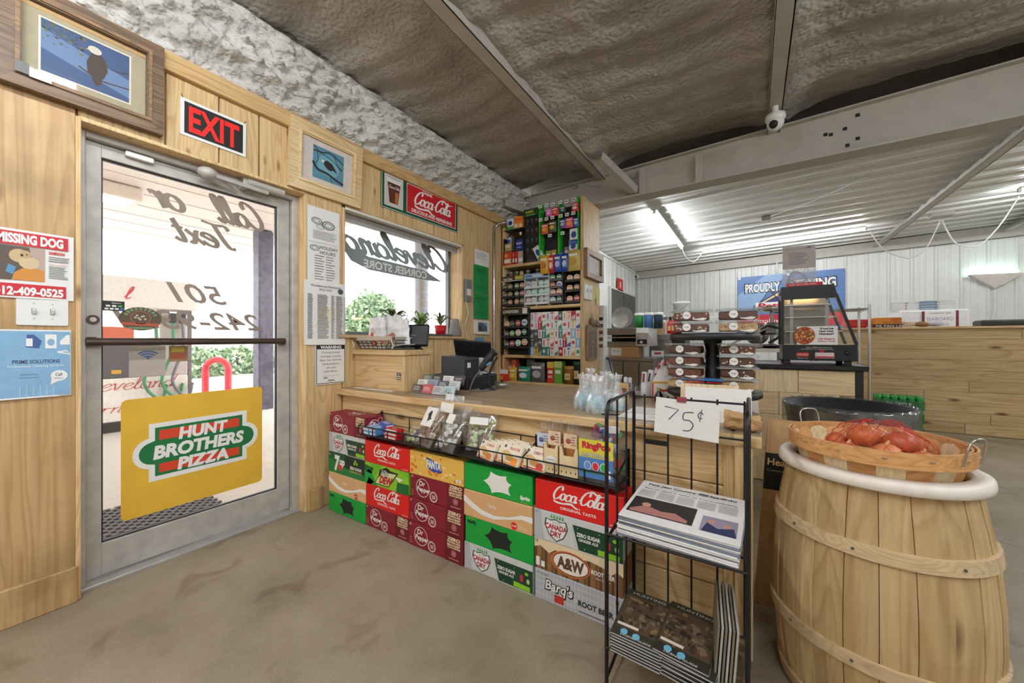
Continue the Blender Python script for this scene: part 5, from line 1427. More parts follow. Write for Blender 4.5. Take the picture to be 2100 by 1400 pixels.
q = MB(); q.lathe([(0.014, 0.084), (0.014, 0.115), (0, 0.115)], c, mat((40, 60, 150)), 12); q.build('cap', st); q = MB(); q.rect(FY(c[0] - 0.018, c[1] - 0.0185, c[2]), 0, 0.012, 0.036, 0.055, ink((60, 90, 180)), 0); q.build('label_print', st)
carton('medicine_box', (1035, 499, 1049, 513), 3.55, 0.07, (190, 168, 110), 'tan medicine box under the white bottle', 'box', Z1, [('b', .1, .5, .9, .8, (240, 230, 200))])
carton('medicine_box', (1057, 490, 1072, 511), 3.55, 0.06, (36, 60, 150), 'dark blue cold medicine box in the wire rack', 'box', Z1, [('t', 'NyQuil', .5, .62, .2, .75, (240, 240, 250)), ('b', .2, .2, .8, .3, (150, 180, 230))])
for i, (r_, c, lab) in enumerate((((1031, 516, 1049, 536), (206, 84, 40), 'orange brown snack box on the upper shelf left end'), ((1050, 515, 1061, 535), (214, 40, 44), 'red medicine box below the wire rack'), ((1062, 514, 1073, 534), (170, 166, 176), 'grey medicine box below the wire rack'))):
    carton('small_box', r_, 3.535, 0.05, c, lab, 'box', TOP, [('b', .1, .15, .9, .45, (240, 232, 220)), ('o', .4, .7, .2, .16, (250, 150, 60))])
# black display panel
x0, x1, z0, z1 = prect(1074, 427, 1105, 529, 3.54)
dp = empty('lighter_display', ((x0 + x1) / 2, 3.56, TOP), 'black hanging display panel with green header on upper shelf', 'display')
q = MB(); q.box(x0, x1, 3.56, 3.60, TOP, z1, BLACKP, 0.003); q.build('panel', dp)
q = MB(); q.box(x0 - 0.005, x1 + 0.004, 3.545, 3.56, z1 - 0.085, z1, mat((36, 70, 36)), 0.002); q.text(FY(x0, 3.5448, z1 - 0.085), 'GAMES', 0.07, 0.052, 0.022, ink((210, 200, 60)), w=0.10, bold=0.04); q.rect(FY(x0, 3.5448, z1 - 0.085), 0.03, 0.012, 0.14, 0.026, ink((110, 170, 70))); q.build('header', dp)
for r_ in range(4):
    for k in range(3):
        u = x0 + 0.03 + k * 0.055; z = z1 - 0.17 - r_ * 0.105
        q = MB(); q.box(u, u + 0.03, 3.552, 3.56, z, z + 0.06, mat((58, 54, 54), 0.4)); q.rect(FY(u, 3.5516, z), 0.004, 0.035, 0.026, 0.05, ink((110, 104, 100))); q.build('hung_card', dp)
q = MB(); q.rect(FY(x0, 3.5595, TOP), 0.03, 0.02, 0.14, 0.026, GREYI, 0); q.build('foot_line', dp)
# green hook bay
gb = empty('hook_display', (sx(1146, 3.56), 3.6, TOP), 'green framed hook display with price tags on upper shelf', 'display')
GD = mat((50, 190, 50), 0.4)
q = MB(); q.box(sx(1107, 3.62), sx(1187, 3.62), 3.64, 3.66, TOP, 2.52, BLACKP); q.build('back_board', gb)
for px in (1107, 1146, 1186):
    x = sx(px, 3.55); q = MB(); q.box(x - 0.008, x + 0.008, 3.545, 3.64, TOP, sz(px, 418 - (px - 1107) * 0.2, 3.55), GD); q.build('divider', gb)
for (px, py) in ((1108, 424), (1121, 421), (1134, 419), (1149, 415), (1162, 413), (1177, 409), (1109, 451), (1121, 449), (1133, 446), (1150, 443), (1163, 440), (1176, 437), (1128, 483), (1154, 478)):
    x = sx(px, 3.52); z = sz(px, py, 3.52)
    q = MB(); q.box(x - 0.021, x + 0.021, 3.515, 3.518, z - 0.017, z + 0.017, WHITEP); q.rect(FY(x, 3.5146, z), -0.013, -0.006, 0.013, 0.004, GREYI, 0); q.build('price_tag', gb)
    q = MB(); q.tube([(x, 3.518, z), (x, 3.64, z + 0.004)], 0.002, CHROME, 5); q.build('hook', gb)
def packet(name, r_, Y, c, c2, label, cat='packet', zb=None, puff=0.012, text=None):
    x0, x1, z0, z1 = prect(*r_, Y)
    if zb is not None: z0 = zb
    q = MB(); w, h = x1 - x0, z1 - z0
    def fn(u, v, s):
        e = (1 - (2 * u - 1) ** 4) * (1 - (2 * v - 1) ** 6)
        return (x0 + w * u, Y - s * puff * e, z0 + h * v)
    q.grid(lambda u, v: fn(u, v, 1), 6, 8, mat(c, 0.3)); q.grid(lambda u, v: fn(1 - u, v, 1 if puff < 0 else -1), 6, 8, mat(c, 0.3))
    st = q.build(name, label=label, cat=cat)
    q = MB(); f = FY(x0, Y - puff - 0.001, z0); q.disc(f, w * .5, h * .42, w * .3, ink(c2), h * .18, 0); q.rect(f, w * .15, h * .7, w * .85, h * .82, ink((240, 236, 226)), 0)
    if text: q.text(f, text, w / 2, h * .76, h * .07, ink(c), w=w * .55, bold=0.04, n=0.0005)
    q.build('front_print', st)
for a in (((1119, 429, 1132, 444), (224, 110, 190), (250, 200, 230), 'pink hanging candy packet on green hook display'), ((1132, 425, 1145, 443), (222, 44, 80), (250, 150, 80), 'red hanging candy packet beside the pink one'), ((1148, 424, 1160, 437), (60, 66, 84), (150, 170, 200), 'dark hanging packet in upper right hook bay'), ((1172, 416, 1187, 434), (208, 60, 52), (240, 220, 210), 'red hanging packet at the end panel'),
          ((1110, 459, 1124, 480), (224, 96, 60), (250, 180, 60), 'orange hanging packet low in left hook bay'), ((1125, 453, 1141, 476), (90, 84, 60), (220, 190, 60), 'dark yellow hanging packet in left hook bay'), ((1148, 450, 1160, 468), (112, 100, 170), (200, 200, 230), 'purple hanging packet in right hook bay'), ((1160, 446, 1175, 467), (236, 96, 120), (250, 200, 60), 'pink and orange hanging packet in right hook bay'), ((1176, 446, 1187, 465), (60, 110, 180), (220, 230, 240), 'blue hanging packet beside the end panel')):
    packet('hanging_packet', a[0], 3.535, a[1], a[2], a[3])
zq = carton('medicine_box', (1167, 491, 1184, 515), 3.55, 0.06, (238, 240, 244), 'white and blue medicine box, lower one by end panel', 'box', TOP, [('b', 0, 0, 1, .35, (60, 110, 180)), ('o', .5, .62, .3, .16, (40, 80, 150)), ('b', 0, .35, 1, .42, (220, 120, 110))])
carton('medicine_box', (1168, 468, 1185, 491), 3.55, 0.06, (238, 240, 244), 'white and blue medicine box stacked above its twin', 'box', TOP + 0.1255, [('b', 0, 0, 1, .25, (60, 110, 180)), ('o', .5, .62, .32, .2, (40, 80, 150))])
carton('medicine_box', (1104, 500, 1117, 517), 3.55, 0.03, (232, 238, 240), 'white medicine box leaning sideways above yellow chips', 'box', TOP + 0.016, [('o', .5, .55, .32, .24, (40, 80, 150)), ('b', .1, .1, .9, .25, (200, 90, 90))], lean=-28)
for i, (a, c) in enumerate((((1107, 521, 1118, 527), (80, 170, 80)), ((1119, 514, 1130, 525), (150, 170, 80)), ((1131, 512, 1141, 524), (200, 160, 90)), ((1146, 514, 1155, 524), (90, 80, 130)), ((1157, 506, 1166, 523), (130, 120, 140)))): carton('small_box', a, 3.57, 0.05, c, 'small %s box lying at the bottom of hook display' % ('green', 'olive', 'orange', 'purple', 'grey')[i], 'box', TOP, [('b', .2, .3, .8, .7, (230, 226, 210))])
# snack bags clipped along the upper shelf edge
for a in (((1108, 524, 1126, 561), (226, 172, 50), (190, 120, 30), 'yellow chip bag hanging below upper shelf edge'), ((1126, 523, 1137, 560), (206, 40, 50), (240, 220, 200), 'red snack bag hanging beside the yellow one'), ((1137, 521, 1152, 557), (46, 84, 178), (180, 200, 230), 'left blue snack bag hanging below upper shelf edge'), ((1152, 519, 1166, 557), (40, 74, 170), (190, 210, 240), 'right blue snack bag hanging below upper shelf edge'), ((1165, 513, 1190, 555), (196, 176, 84), (200, 150, 60), 'large gold chip bag hanging by end panel')):
    packet('snack_bag', a[0], 3.50, a[1], a[2], a[3], 'snack bag', puff=0.025)

# ---- tins and their racks
tin0 = None
def tin_mesh(r_, dep, rim, face, dot):
    q = MB()
    q.lathe([(0, 0), (r_, 0.0), (r_, dep * 0.45), (r_ * 0.97, dep * 0.47), (r_, dep * 0.5), (r_, dep), (0, dep)], (0, 0, 0), mat(rim, 0.3), 18)
    return q
def tin(px, py, Y, r_, rim, face, dot, label):
    c = V((sx(px, Y), Y, sz(px, py, Y)))
    T = Matrix.Translation(c) @ Matrix.Rotation(R(90), 4, 'X')
    q = MB(T); q.lathe([(0.0001, -0.022), (r_, -0.022), (r_, -0.002), (r_ * 0.93, 0.0), (0.0001, 0.0)], (0, 0, 0), mat(rim, 0.35), 18)
    st = q.build('snuff_tin', label=label, cat='tin', group='snuff tins in the shelf racks', o=c)
    q = MB(); f = FY(c.x, Y - 0.0004, c.z); q.disc(f, 0, 0, r_ * 0.86, ink(face), n=0, k=16); q.rect(f, -r_ * .6, -r_ * .18, r_ * .6, r_ * .22, ink(dot), 0.0004); q.ringd(f, 0, 0, r_ * .68, r_ * .74, ink(dot), n=0.0004, k=14); q.build('lid_print', st)
def rack(name, px0, py0, px1, py1, Y, c, label, rows, header=None, htext=None, hc=None, zb=None, cols=1):
    x0, x1, z0, z1 = prect(px0, py0, px1, py1, Y)
    if zb: z0 = zb
    root = empty(name, ((x0 + x1) / 2, Y + 0.06, z0), label, 'rack')
    m = mat(c, 0.4)
    q = MB(); q.box(x0, x1, Y + 0.12, Y + 0.13, z0, z1, m); q.build('back', root)
    for k in range(cols + 1):
        x = x0 + (x1 - x0) * k / cols; q = MB(); q.box(x - 0.003, x + 0.003, Y - 0.004, Y + 0.12, z0, z1, m); q.build('side', root)
    for py in rows:
        z = sz((px0 + px1) / 2, py, Y); q = MB(); q.box(x0, x1, Y - 0.008, Y + 0.12, z - 0.004, z, m); q.box(x0, x1, Y - 0.01, Y - 0.005, z - 0.004, z + 0.02, m); q.build('tray', root)
    if header:
        hz = sz((px0 + px1) / 2, header, Y); q = MB(); q.box(x0, x1, Y - 0.012, Y - 0.004, hz, z1, mat(hc, 0.4)); w = x1 - x0; h = z1 - hz
        f = FY(x0, Y - 0.0125, hz)
        if htext: q.text(f, htext[0], w * htext[2], h * .5, h * .42, ink(htext[1]), w=w * htext[3], bold=0.04)
        for (a, b_, c_, d_, cc) in (htext[4] if htext else ()): q.rect(f, a * w, b_ * h, c_ * w, d_ * h, ink(cc))
        q.build('header', root)
    return root
MZ = 1.4825; LZ = 0.9505
TC = {'dg': ('dark green', (70, 84, 74), (64, 92, 70), (170, 176, 150)), 'tn': ('tan', (110, 100, 90), (140, 112, 84), (226, 214, 190)), 'gn': ('green', (50, 90, 70), (70, 140, 100), (236, 240, 232)), 'br': ('copper', (120, 92, 70), (190, 130, 92), (240, 226, 204)), 'wb': ('white and blue', (236, 238, 240), (226, 232, 240), (60, 80, 160)), 'wt': ('white', (238, 240, 240), (228, 232, 230), (180, 190, 190)), 'mt': ('mint', (226, 238, 234), (150, 214, 200), (250, 252, 250)), 'pk': ('pink', (238, 232, 232), (232, 186, 186), (250, 246, 246)), 'sl': ('silver', (226, 228, 230), (180, 184, 186), (240, 240, 240)), 'og': ('orange', (236, 232, 226), (232, 150, 100), (250, 240, 226)), 'rd': ('red', (120, 60, 60), (190, 70, 70), (240, 220, 214)), 'lm': ('lime', (80, 110, 60), (140, 190, 80), (236, 244, 220)), 'bk': ('black', (60, 60, 62), (84, 84, 88), (200, 200, 200))}
ROWN = ('top', 'second', 'third', 'fourth')
def tins(Y, r_, xs, ys, codes, where):
    for j, py in enumerate(ys):
        for i, px in enumerate(xs):
            n_, rim, face, dot = TC[codes[j][i]]
            dy = (px - sum(xs) / len(xs)) * -0.12
            tin(px, py + dy, Y, r_, rim, face, dot, '%s snuff tin in %s, %s row, %s from left' % (n_, where, ROWN[j], ORD[i]))
rack('tin_rack', 1029, 566, 1075.5, 629, 3.54, (46, 46, 48), 'black tin rack at left of the middle shelf', (595, 611, 627), 577, ('Red Seal', (226, 220, 200), .3, .4, [(.62, .3, .98, .9, (216, 196, 70)), (0, 0, 1, .2, (190, 188, 184))]), (64, 58, 48), MZ)
tins(3.533, 0.034, (1035.5, 1046, 1059.5, 1070.5), (587, 603, 619), (('dg', 'tn', 'gn', 'br'), ('bk', 'tn', 'gn', 'rd'), ('dg', 'br', 'br', 'tn')), 'left black rack')
rack('tin_rack', 1076, 560, 1126, 627, 3.53, (226, 230, 234), 'white tin rack with blue lettered header on middle shelf', (590, 606, 623), 570, ('ZYN', (50, 70, 150), .18, .25, [(.36, .3, .75, .7, (214, 224, 240)), (.8, .3, .98, .7, (40, 40, 60))]), (150, 176, 214), MZ, 2)
tins(3.523, 0.032, (1083.5, 1094.5, 1109.5, 1120.5), (581, 598, 614), (('wb', 'wt', 'mt', 'mt'), ('wt', 'mt', 'mt', 'mt'), ('pk', 'wt', 'sl', 'sl')), 'white rack')
rack('tin_rack', 1126.5, 557, 1154, 624, 3.54, (90, 84, 86), 'narrow grey tin rack right of the white rack', (575, 590, 606, 621), None, None, None, MZ)
tins(3.533, 0.033, (1133.5, 1146.5), (568, 583, 598.5, 614), (('gn', 'gn'), ('rd', 'wb'), ('og', 'og'), ('mt', 'gn')), 'narrow grey rack')
rack('tin_rack', 1159, 555, 1190, 622, 3.535, (40, 38, 40), 'black tin rack against the shelf end panel', (577, 597.5, 620), None, None, None, MZ)
tins(3.527, 0.033, (1168, 1182.5), (569, 589.5, 612), (('og', 'og'), ('og', 'br'), ('og', 'rd')), 'end panel rack')
for i in range(6):
    px = (1038, 1048, 1060, 1070, 1083, 1103)[i]
    x = sx(px, 3.6); zt = (sz(1052, 566, 3.54), sz(1100, 560, 3.53))[1 if i > 3 else 0]
    q = MB(); q.lathe([(0, 0), (0.024, 0), (0.025, 0.004), (0.025, 0.052), (0.024, 0.056), (0, 0.056)], (x, 3.6, zt + 0.001), mat((176, 172, 164), 0.3, 0.6), 14); st = q.build('metal_can', label='small silver can on top of tin racks, %s from left' % ORD[i], cat='can')
    q = MB(); q.lathe([(0.0254, 0.012), (0.0254, 0.04)], (x, 3.6, zt + 0.001), ink(((60, 60, 60), (120, 60, 50), (70, 90, 60), (200, 180, 90), (90, 90, 96), (60, 60, 66))[i]), 14); q.build('band', st)
# longhorn rack
rack('tin_rack', 1029, 631, 1084, 726, 3.50, (44, 44, 48), 'tall black tin rack with lettered header on lower shelf', (672, 692, 713), 646, ('LONGHORN', (236, 228, 210), .36, .58, [(.80, .15, .97, .9, (232, 226, 210))]), (58, 46, 38), LZ)
tins(3.492, 0.036, (1039, 1050, 1062, 1075), (663, 682.5, 703.5), (('og', 'dg', 'rd', 'wb'), ('bk', 'lm', 'pk', 'gn'), ('bk', 'rd', 'mt', 'og')), 'lettered black rack')
# cigarette packs
cx = [1087.5, 1095, 1103, 1111, 1119.5, 1128, 1136.5, 1145, 1153.5, 1162, 1171, 1180.5, 1190]
cols_ = ['WHITE white,244 244 242,206 60 60', 'RED red and white,240 236 234,206 40 44', 'GREEN green and white,240 244 240,40 130 90', 'BLUE blue and white,240 242 246,50 80 160', 'TEAL teal,60 140 130,240 246 244', 'GREY dark grey,86 88 92,190 190 194', 'GOLD gold and white,244 238 220,200 160 70', 'PINK pink and white,246 230 236,220 110 150', 'LBLU light blue,150 200 224,250 250 252', 'ORAN orange and white,244 236 228,232 110 60', 'DRED deep red,176 34 40,244 236 232', 'YELO yellow,240 180 60,60 50 40']
CD = {}
for s_ in cols_:
    a, b_, c_ = s_.split(','); k_, n_ = a.split(' ', 1); CD[k_] = (n_, tuple(int(x) for x in b_.split()), tuple(int(x) for x in c_.split()))
rows_ = (('WHITE', 'PINK', 'RED', 'WHITE', 'BLUE', 'RED', 'WHITE', 'GREY', 'GOLD', 'ORAN', 'DRED', 'WHITE'), ('WHITE', 'PINK', 'DRED', 'GREEN', 'WHITE', 'WHITE', 'GREEN', 'GREEN', 'RED', 'RED', 'GOLD', 'BLUE'), ('GREY', 'GREY', 'WHITE', 'TEAL', 'GREEN', 'GOLD', 'WHITE', 'TEAL', 'WHITE', 'RED', 'LBLU', 'ORAN'), ('GREY', 'GREY', 'GREY', 'RED', 'WHITE', 'WHITE', 'RED', 'BLUE', 'DRED', 'BLUE', 'RED', 'LBLU'), ('LBLU', 'YELO', 'GREY', 'TEAL', 'TEAL', 'RED', 'GREEN', 'DRED', 'WHITE', 'BLUE', 'GOLD', 'GREEN'))
ph = (1.415 - LZ) / 5
for j in range(5):
    for i in range(12):
        n_, c1, c2 = CD[rows_[j][i]]
        Y = 3.535 + random.uniform(-0.006, 0.006); x0 = sx(cx[i], 3.535) + 0.001; x1 = sx(cx[i + 1], 3.535) - 0.001; z0 = LZ + (4 - j) * ph
        q = MB(); q.box(x0, x1, Y, Y + 0.085, z0, z0 + ph - 0.0015, mat(c1, 0.4, 0, 0), 0.002); st = q.build('cigarette_pack', label='%s cigarette pack, %s row of lower shelf, %s from left' % (n_, ('top', 'second', 'middle', 'fourth', 'bottom')[j], ORD[i]), cat='cigarette pack', group='cigarette packs on the lower shelf')
        w = x1 - x0; h = ph; f = FY(x0, Y - 0.0004, z0); q = MB(); t = (i * 3 + j) % 4
        c2 = tuple(int(a * .82 + b_ * .18) for a, b_ in zip(c2, c1))
        if t == 0: q.rect(f, w * .36, h * .12, w * .64, h * .8, ink(c2), 0)
        elif t == 1: q.disc(f, w / 2, h * .5, w * .36, ink(c2), h * .2, 0)
        elif t == 2: q.poly(f, [(w * .08, h * .05), (w * .92, h * .05), (w * .92, h * .6), (w * .08, h * .3)], ink(c2), 0)
        else: q.rect(f, w * .2, h * .72, w * .8, h * .92, ink(c2), 0); q.rect(f, w * .4, h * .1, w * .6, h * .6, ink(c2), 0)
        q.build('front_print', st)
# bottom open shelf
BZ = 0.6605
def tub(px, py0, py1, Y, r_, c, lidc, label):
    x = sx(px, Y); h = sz(px, py0, Y) - BZ
    q = MB(); q.lathe([(0, 0), (r_ * .9, 0), (r_, h * .85), (r_, h * .88)], (x, Y + r_, BZ), mat(c, 0.4), 18); st = q.build('tobacco_tub', label=label, cat='tub')
    q = MB(); q.lathe([(r_ * 1.04, h * .86), (r_ * 1.04, h), (0, h)], (x, Y + r_, BZ), mat(lidc, 0.4), 18); q.build('lid', st)
    q = MB(); q.rect(FY(x, Y - 0.001, BZ), -r_ * .5, h * .25, r_ * .5, h * .6, ink((226, 200, 140))); q.text(FY(x, Y - 0.0015, BZ), 'Jacks', 0, h * .43, h * .13, K, w=r_ * .8); q.build('label_print', st)
tub(1163.5, 751, 776, 3.54, 0.062, (150, 104, 50), (176, 130, 60), 'brown tobacco tub on the bottom shelf')
tub(1182, 741, 776, 3.56, 0.05, (34, 48, 48), (30, 96, 70), 'dark tobacco tub with green lid on bottom shelf')
for a in (((1122, 742, 1135, 777), (214, 60, 44), 'red and yellow tobacco carton standing on the bottom shelf', [('b', 0, .72, 1, 1, (222, 190, 70)), ('b', .15, .45, .85, .6, (240, 230, 210)), ('t', 'RED', .5, .3, .1, .7, (250, 240, 230))]), ((1136, 741, 1152, 778), (110, 170, 60), 'green tobacco carton standing beside the red one', [('b', 0, .72, 1, 1, (190, 206, 120)), ('b', .15, .45, .85, .6, (240, 240, 220))]),
          ((1049, 737, 1058, 752), (206, 92, 60), 'red cigar box behind the yellow pack on bottom shelf', [('o', .5, .5, .3, .25, (240, 200, 150))]), ((1080, 736, 1096, 757), (70, 90, 80), 'dark green carton at the rear of bottom shelf', [('b', .1, .2, .9, .5, (100, 130, 110))])):
    carton('tobacco_carton', a[0], 3.60 if a[0][1] < 740 else 3.55, 0.09, a[1], a[2], 'carton', BZ if a[0][3] > 770 else BZ + 0.0, a[3])
carton('cigar_box', (1022, 757, 1042, 773), 3.50, 0.10, (214, 60, 50), 'red and white cigar box at bottom shelf left end', 'box', BZ, [('b', 0, .6, 1, 1, (236, 232, 226)), ('b', .1, .1, .5, .4, (200, 150, 60))])
packet('candy_pack', (1043, 753, 1060, 768), 3.545, (220, 178, 60), (240, 220, 120), 'yellow candy pack on the bottom shelf', zb=BZ, puff=0.02)
packet('mint_pack', (1063, 751, 1088, 775), 3.535, (44, 140, 120), (230, 240, 236), 'teal mint pack on the bottom shelf', zb=BZ, puff=0.03)
packet('tobacco_pouch', (1089, 743, 1117, 776), 3.535, (96, 96, 100), (180, 180, 184), 'grey plaid tobacco pouch on the bottom shelf', zb=BZ, puff=0.03)
x = sx(1043, 3.62); q = MB(); q.lathe([(0, 0), (0.04, 0), (0.042, 0.10), (0.03, 0.14), (0.02, 0.155), (0, 0.16)], (x, 3.66, BZ), mat((238, 226, 216), 0.4), 14); st = q.build('cream_jar', label='cream round shouldered jar on the bottom shelf', cat='jar'); q = MB(); q.disc(FY(x, 3.617, BZ), 0, 0.09, 0.018, ink((120, 60, 50))); q.build('emblem', st)

# things on the end panel
EX = -1.418
def epx(px, py): return PX(px, py, X=EX)
a = epx(1197, 522); b_ = epx(1231, 570)
y0, y1, z0, z1 = a.y, b_.y, epx(1214, 574).z, epx(1214, 517).z
root = empty('framed_license', (EX, (y0 + y1) / 2, z0), 'small brown framed license on the shelf end panel', 'frame')
f_ = Frame((EX, y0, z0), (0, 1, 0), (0, 0, 1)); w, h = y1 - y0, z1 - z0; fw = 0.055
for pts in ([(0, 0), (w, 0), (w - fw, fw), (fw, fw)], [(w, 0), (w, h), (w - fw, h - fw), (w - fw, fw)], [(w, h), (0, h), (fw, h - fw), (w - fw, h - fw)], [(0, h), (0, 0), (fw, fw), (fw, h - fw)]):
    q = MB(); q.slab(f_, pts, 0.04, DARKW); q.build('frame_rail', root)
q = MB(); q.rect(f_, fw, fw, w - fw, h - fw, PAPER, 0.01); q.greek(f_.sub(0, 0, 0.0102), fw + 0.02, w - fw - 0.02, h - fw - 0.03, fw + 0.03, 7, LGREY, 0.3); q.build('document', root)
for i, (p0, p1) in enumerate((((1197, 582), (1204, 615)), ((1205, 584), (1211, 616)))):
    a, b_ = epx(*p0), epx(*p1); q = MB(); q.box(EX, EX + 0.02, a.y, b_.y - 0.004, b_.z, a.z, WHITEP, 0.004); st = q.build('wall_switch', label='%s white switch box below the framed license' % ('left', 'right')[i], cat='switch'); q = MB(); q.box(EX + 0.02, EX + 0.026, (a.y + b_.y) / 2 - 0.01, (a.y + b_.y) / 2 + 0.01, (a.z + b_.z) / 2, (a.z + b_.z) / 2 + 0.03, LGREY); q.build('rocker', st)
for i, (p0, p1) in enumerate((((1211, 584), (1221, 621)), ((1221, 590), (1229, 628)))):
    a, b_ = epx(*p0), epx(*p1); q = MB(); ff = Frame((EX + 0.002, a.y, b_.z), (0, 1, 0), (0.04, -0.05, 1)); hh = a.z - b_.z; q.slab(ff, [(0.02, 0), (b_.y - a.y, 0.05), (b_.y - a.y, hh), (0, hh)], 0.002, mat((226, 214, 150), 0.8)); q.build('sticky_note', label='%s yellow note stuck on the shelf end panel' % ('left', 'right')[i], cat='note')
a, b_ = epx(1201, 665), epx(1222, 737)
root = empty('carved_plaque', (EX, (a.y + b_.y) / 2, b_.z), 'grey carved wooden cheers plaque on shelf end panel', 'plaque')
CW2 = wood('plaque', (150, 128, 100), (124, 102, 78), (80, 60, 44), 'Z', 1.5, 0.2)
f_ = Frame((EX, a.y, b_.z), (0, 1, 0), (0, 0, 1)); w, h = b_.y - a.y, a.z - b_.z
q = MB(); q.slab(f_, rrect(0, 0, w, h, 0.04), 0.02, CW2); q.build('board', root)
q = MB(); q.poly(f_, rrect(0.02, 0.02, w - 0.02, h - 0.06, 0.02), mat((108, 90, 70)), 0.0205); 
for i, ch in enumerate('CHEERS'): q.text(f_, ch, w / 2, h - 0.12 - i * 0.055, 0.036, mat((168, 146, 116)), bold=0.04, n=0.022)
q.build('lettering', root)
q = MB(); q.ball(f_.p(w * .5, h + 0.03, 0.02), 0.06, CW2, 10, 0.5, 1.0, 0.8)
for i in range(5): q.bar(f_.p(w * .4 + i * 0.02, h + 0.05, 0.04), f_.p(w * .7 + i * 0.03, h - 0.02, 0.05), 0.006, 0.012, mat((90, 76, 60)))
q.tube([f_.p(w * .3, h + 0.03, 0.01), f_.p(w * .5, h + 0.12, 0.01), f_.p(w * .7, h + 0.03, 0.01)], 0.003, GREYP); q.build('carved_top', root)

# ================================================================ wire candy shelf hung on the counter front
RK = empty('candy_rack', (-1.2, 1.47, 0.545), 'long black wire candy shelf hung on the counter front', 'rack')
RX0, RX1, RYF, RYB = -1.985, -0.425, 1.385, 1.545
RB = 0.548
q = MB(); q.box(RX0, RX1, RYF, RYB, RB - 0.004, RB, mat((54, 52, 52), 0.4, 0.5)); q.build('shelf_plate', RK)
for nm, pts in (('front_rail', [(RX0, RYF, 0.598), (RX1, RYF, 0.598)]), ('front_rail', [(RX0, RYF, RB), (RX1, RYF, RB)]), ('back_rail', [(RX0, RYB, 0.648), (RX1, RYB, 0.648)]), ('side_rail', [(RX0, RYF, 0.598), (RX0, RYB, 0.648)]), ('side_rail', [(RX1, RYF, 0.598), (RX1, RYB, 0.648)]), ('divider_rail', [(-1.32, RYF, 0.598), (-1.32, RYB, 0.648)]), ('divider_rail', [(-0.84, RYF, 0.598), (-0.84, RYB, 0.648)])):
    q = MB(); q.tube(pts, 0.0035, BLACKW, 6); q.build(nm, RK)
for i in range(13):
    x = RX0 + (RX1 - RX0) * i / 12
    q = MB(); q.tube([(x, RYF, RB), (x, RYF, 0.60)], 0.003, BLACKW, 6); q.build('front_upright', RK)
    if i % 2 == 0:
        q = MB(); q.tube([(x, RYB, RB), (x, RYB, 0.65)], 0.003, BLACKW, 6); q.build('back_upright', RK)
for x in (-1.98, -1.32, -0.86, -0.43):
    q = MB(); q.bar((x, 1.548, 0.50), (x, 1.548, 0.66), 0.012, 0.006, BLACKW, (0, 1, 0)); q.bar((x, RYF + 0.01, RB - 0.006), (x, 1.548, 0.50), 0.006, 0.012, BLACKW); q.build('bracket', RK)
CZ = RB + 0.001
def cbox(name, T, w, d, h, c, label, cat, art=None, rough=0.4, top=None):
    q = MB(T); q.box(-w / 2, w / 2, 0, d, 0, h, mat(c, rough, 0, 0.03), 0.002); st = q.build(name, label=label, cat=cat, o=T @ V((0, d / 2, 0)))
    if art:
        q = MB(T); art(q, FY(-w / 2, -0.0003, 0), w, h); q.build('front_print', st)
    if top:
        q = MB(T); top(q, FZ(-w / 2, 0, h + 0.0002), w, d); q.build('top_print', st)
    return st
def bars(q, f, w, h):
    q.rect(f, w * .08, h * .25, w * .92, h * .75, W_)
for i in range(4):
    x = -1.93 + 0.06 * (i % 2); z = CZ + 0.022 * (i // 2)
    cbox('candy_bar', TR((x, 1.395, z), 4 * i - 6), 0.055, 0.13, 0.021, (110, 168, 220), 'light blue candy bar in wire shelf, %s of four' % ORD[i], 'candy bar', bars, top=lambda q, f, w, d: q.rect(f, w * .2, d * .1, w * .8, d * .9, ink((190, 214, 240))))
for i in range(3):
    cbox('candy_bar', TR((-1.82 + 0.012 * i, 1.46, CZ + 0.021 * i), 70), 0.05, 0.12, 0.02, (84, 96, 180), 'purple blue candy bar behind the light blue ones, %s from bottom' % ORD[i], 'candy bar', bars, top=lambda q, f, w, d: q.rect(f, w * .2, d * .1, w * .8, d * .9, ink((170, 180, 230))))
for i in range(3):
    cbox('candy_bar', TR((-1.715 + 0.006 * i, 1.395, CZ + 0.021 * i), -4), 0.11, 0.045, 0.02, (196, 34, 46), 'red candy bar in wire shelf, %s from bottom' % ORD[i], 'candy bar', bars, top=lambda q, f, w, d: q.text(f, 'kit', w / 2, d / 2, d * .4, W_, bold=.05))
def pouch(name, T, w, h, th, c, label, cat, inner=None, lab=None, clear=True, seed=1, zip_=True):
    """pillow bag standing on its lower edge in local XZ, front to -Y"""
    mt = PLASTIC if clear else mat(c, 0.3)
    def fn(u, v, s):
        e = (1 - (2 * u - 1) ** 4) * max(0.0, 1 - (1.15 * v) ** 3) * (1 - max(0, 0.12 - v) * 6)
        nz = 0.006 * noise.noise(V((u * 5 + seed, v * 6, s)))
        return ((u - .5) * w, -s * (th / 2 * max(0.04, e)) + nz, v * h)
    root = empty(name, T @ V((0, 0, 0)), label, cat)
    q = MB(T); q.grid(lambda u, v: fn(u, v, 1), 10, 12, mt); q.grid(lambda u, v: fn(1 - u, v, -1), 10, 12, mt); q.build('bag_film', root)
    if inner:
        rn = random.Random(seed); 
        for k in range(inner[1]):
            q = MB(T); u = rn.uniform(.14, .86); v = rn.uniform(0.05, inner[3])
            s2 = inner[2] * rn.uniform(.75, 1.15); q.ball(((u - .5) * w, rn.uniform(-.3, .3) * th * (1 - v), v * h + s2 * .4), s2, mat(inner[0][k % len(inner[0])], 0.5), 7, 1, rn.uniform(.5, .9), rn.uniform(.6, 1)); q.build(inner[4], root)
    if lab:
        q = MB(T); f = FY(0, -th / 2 - 0.002, 0); lab(q, f); q.build('label', root)
    return root
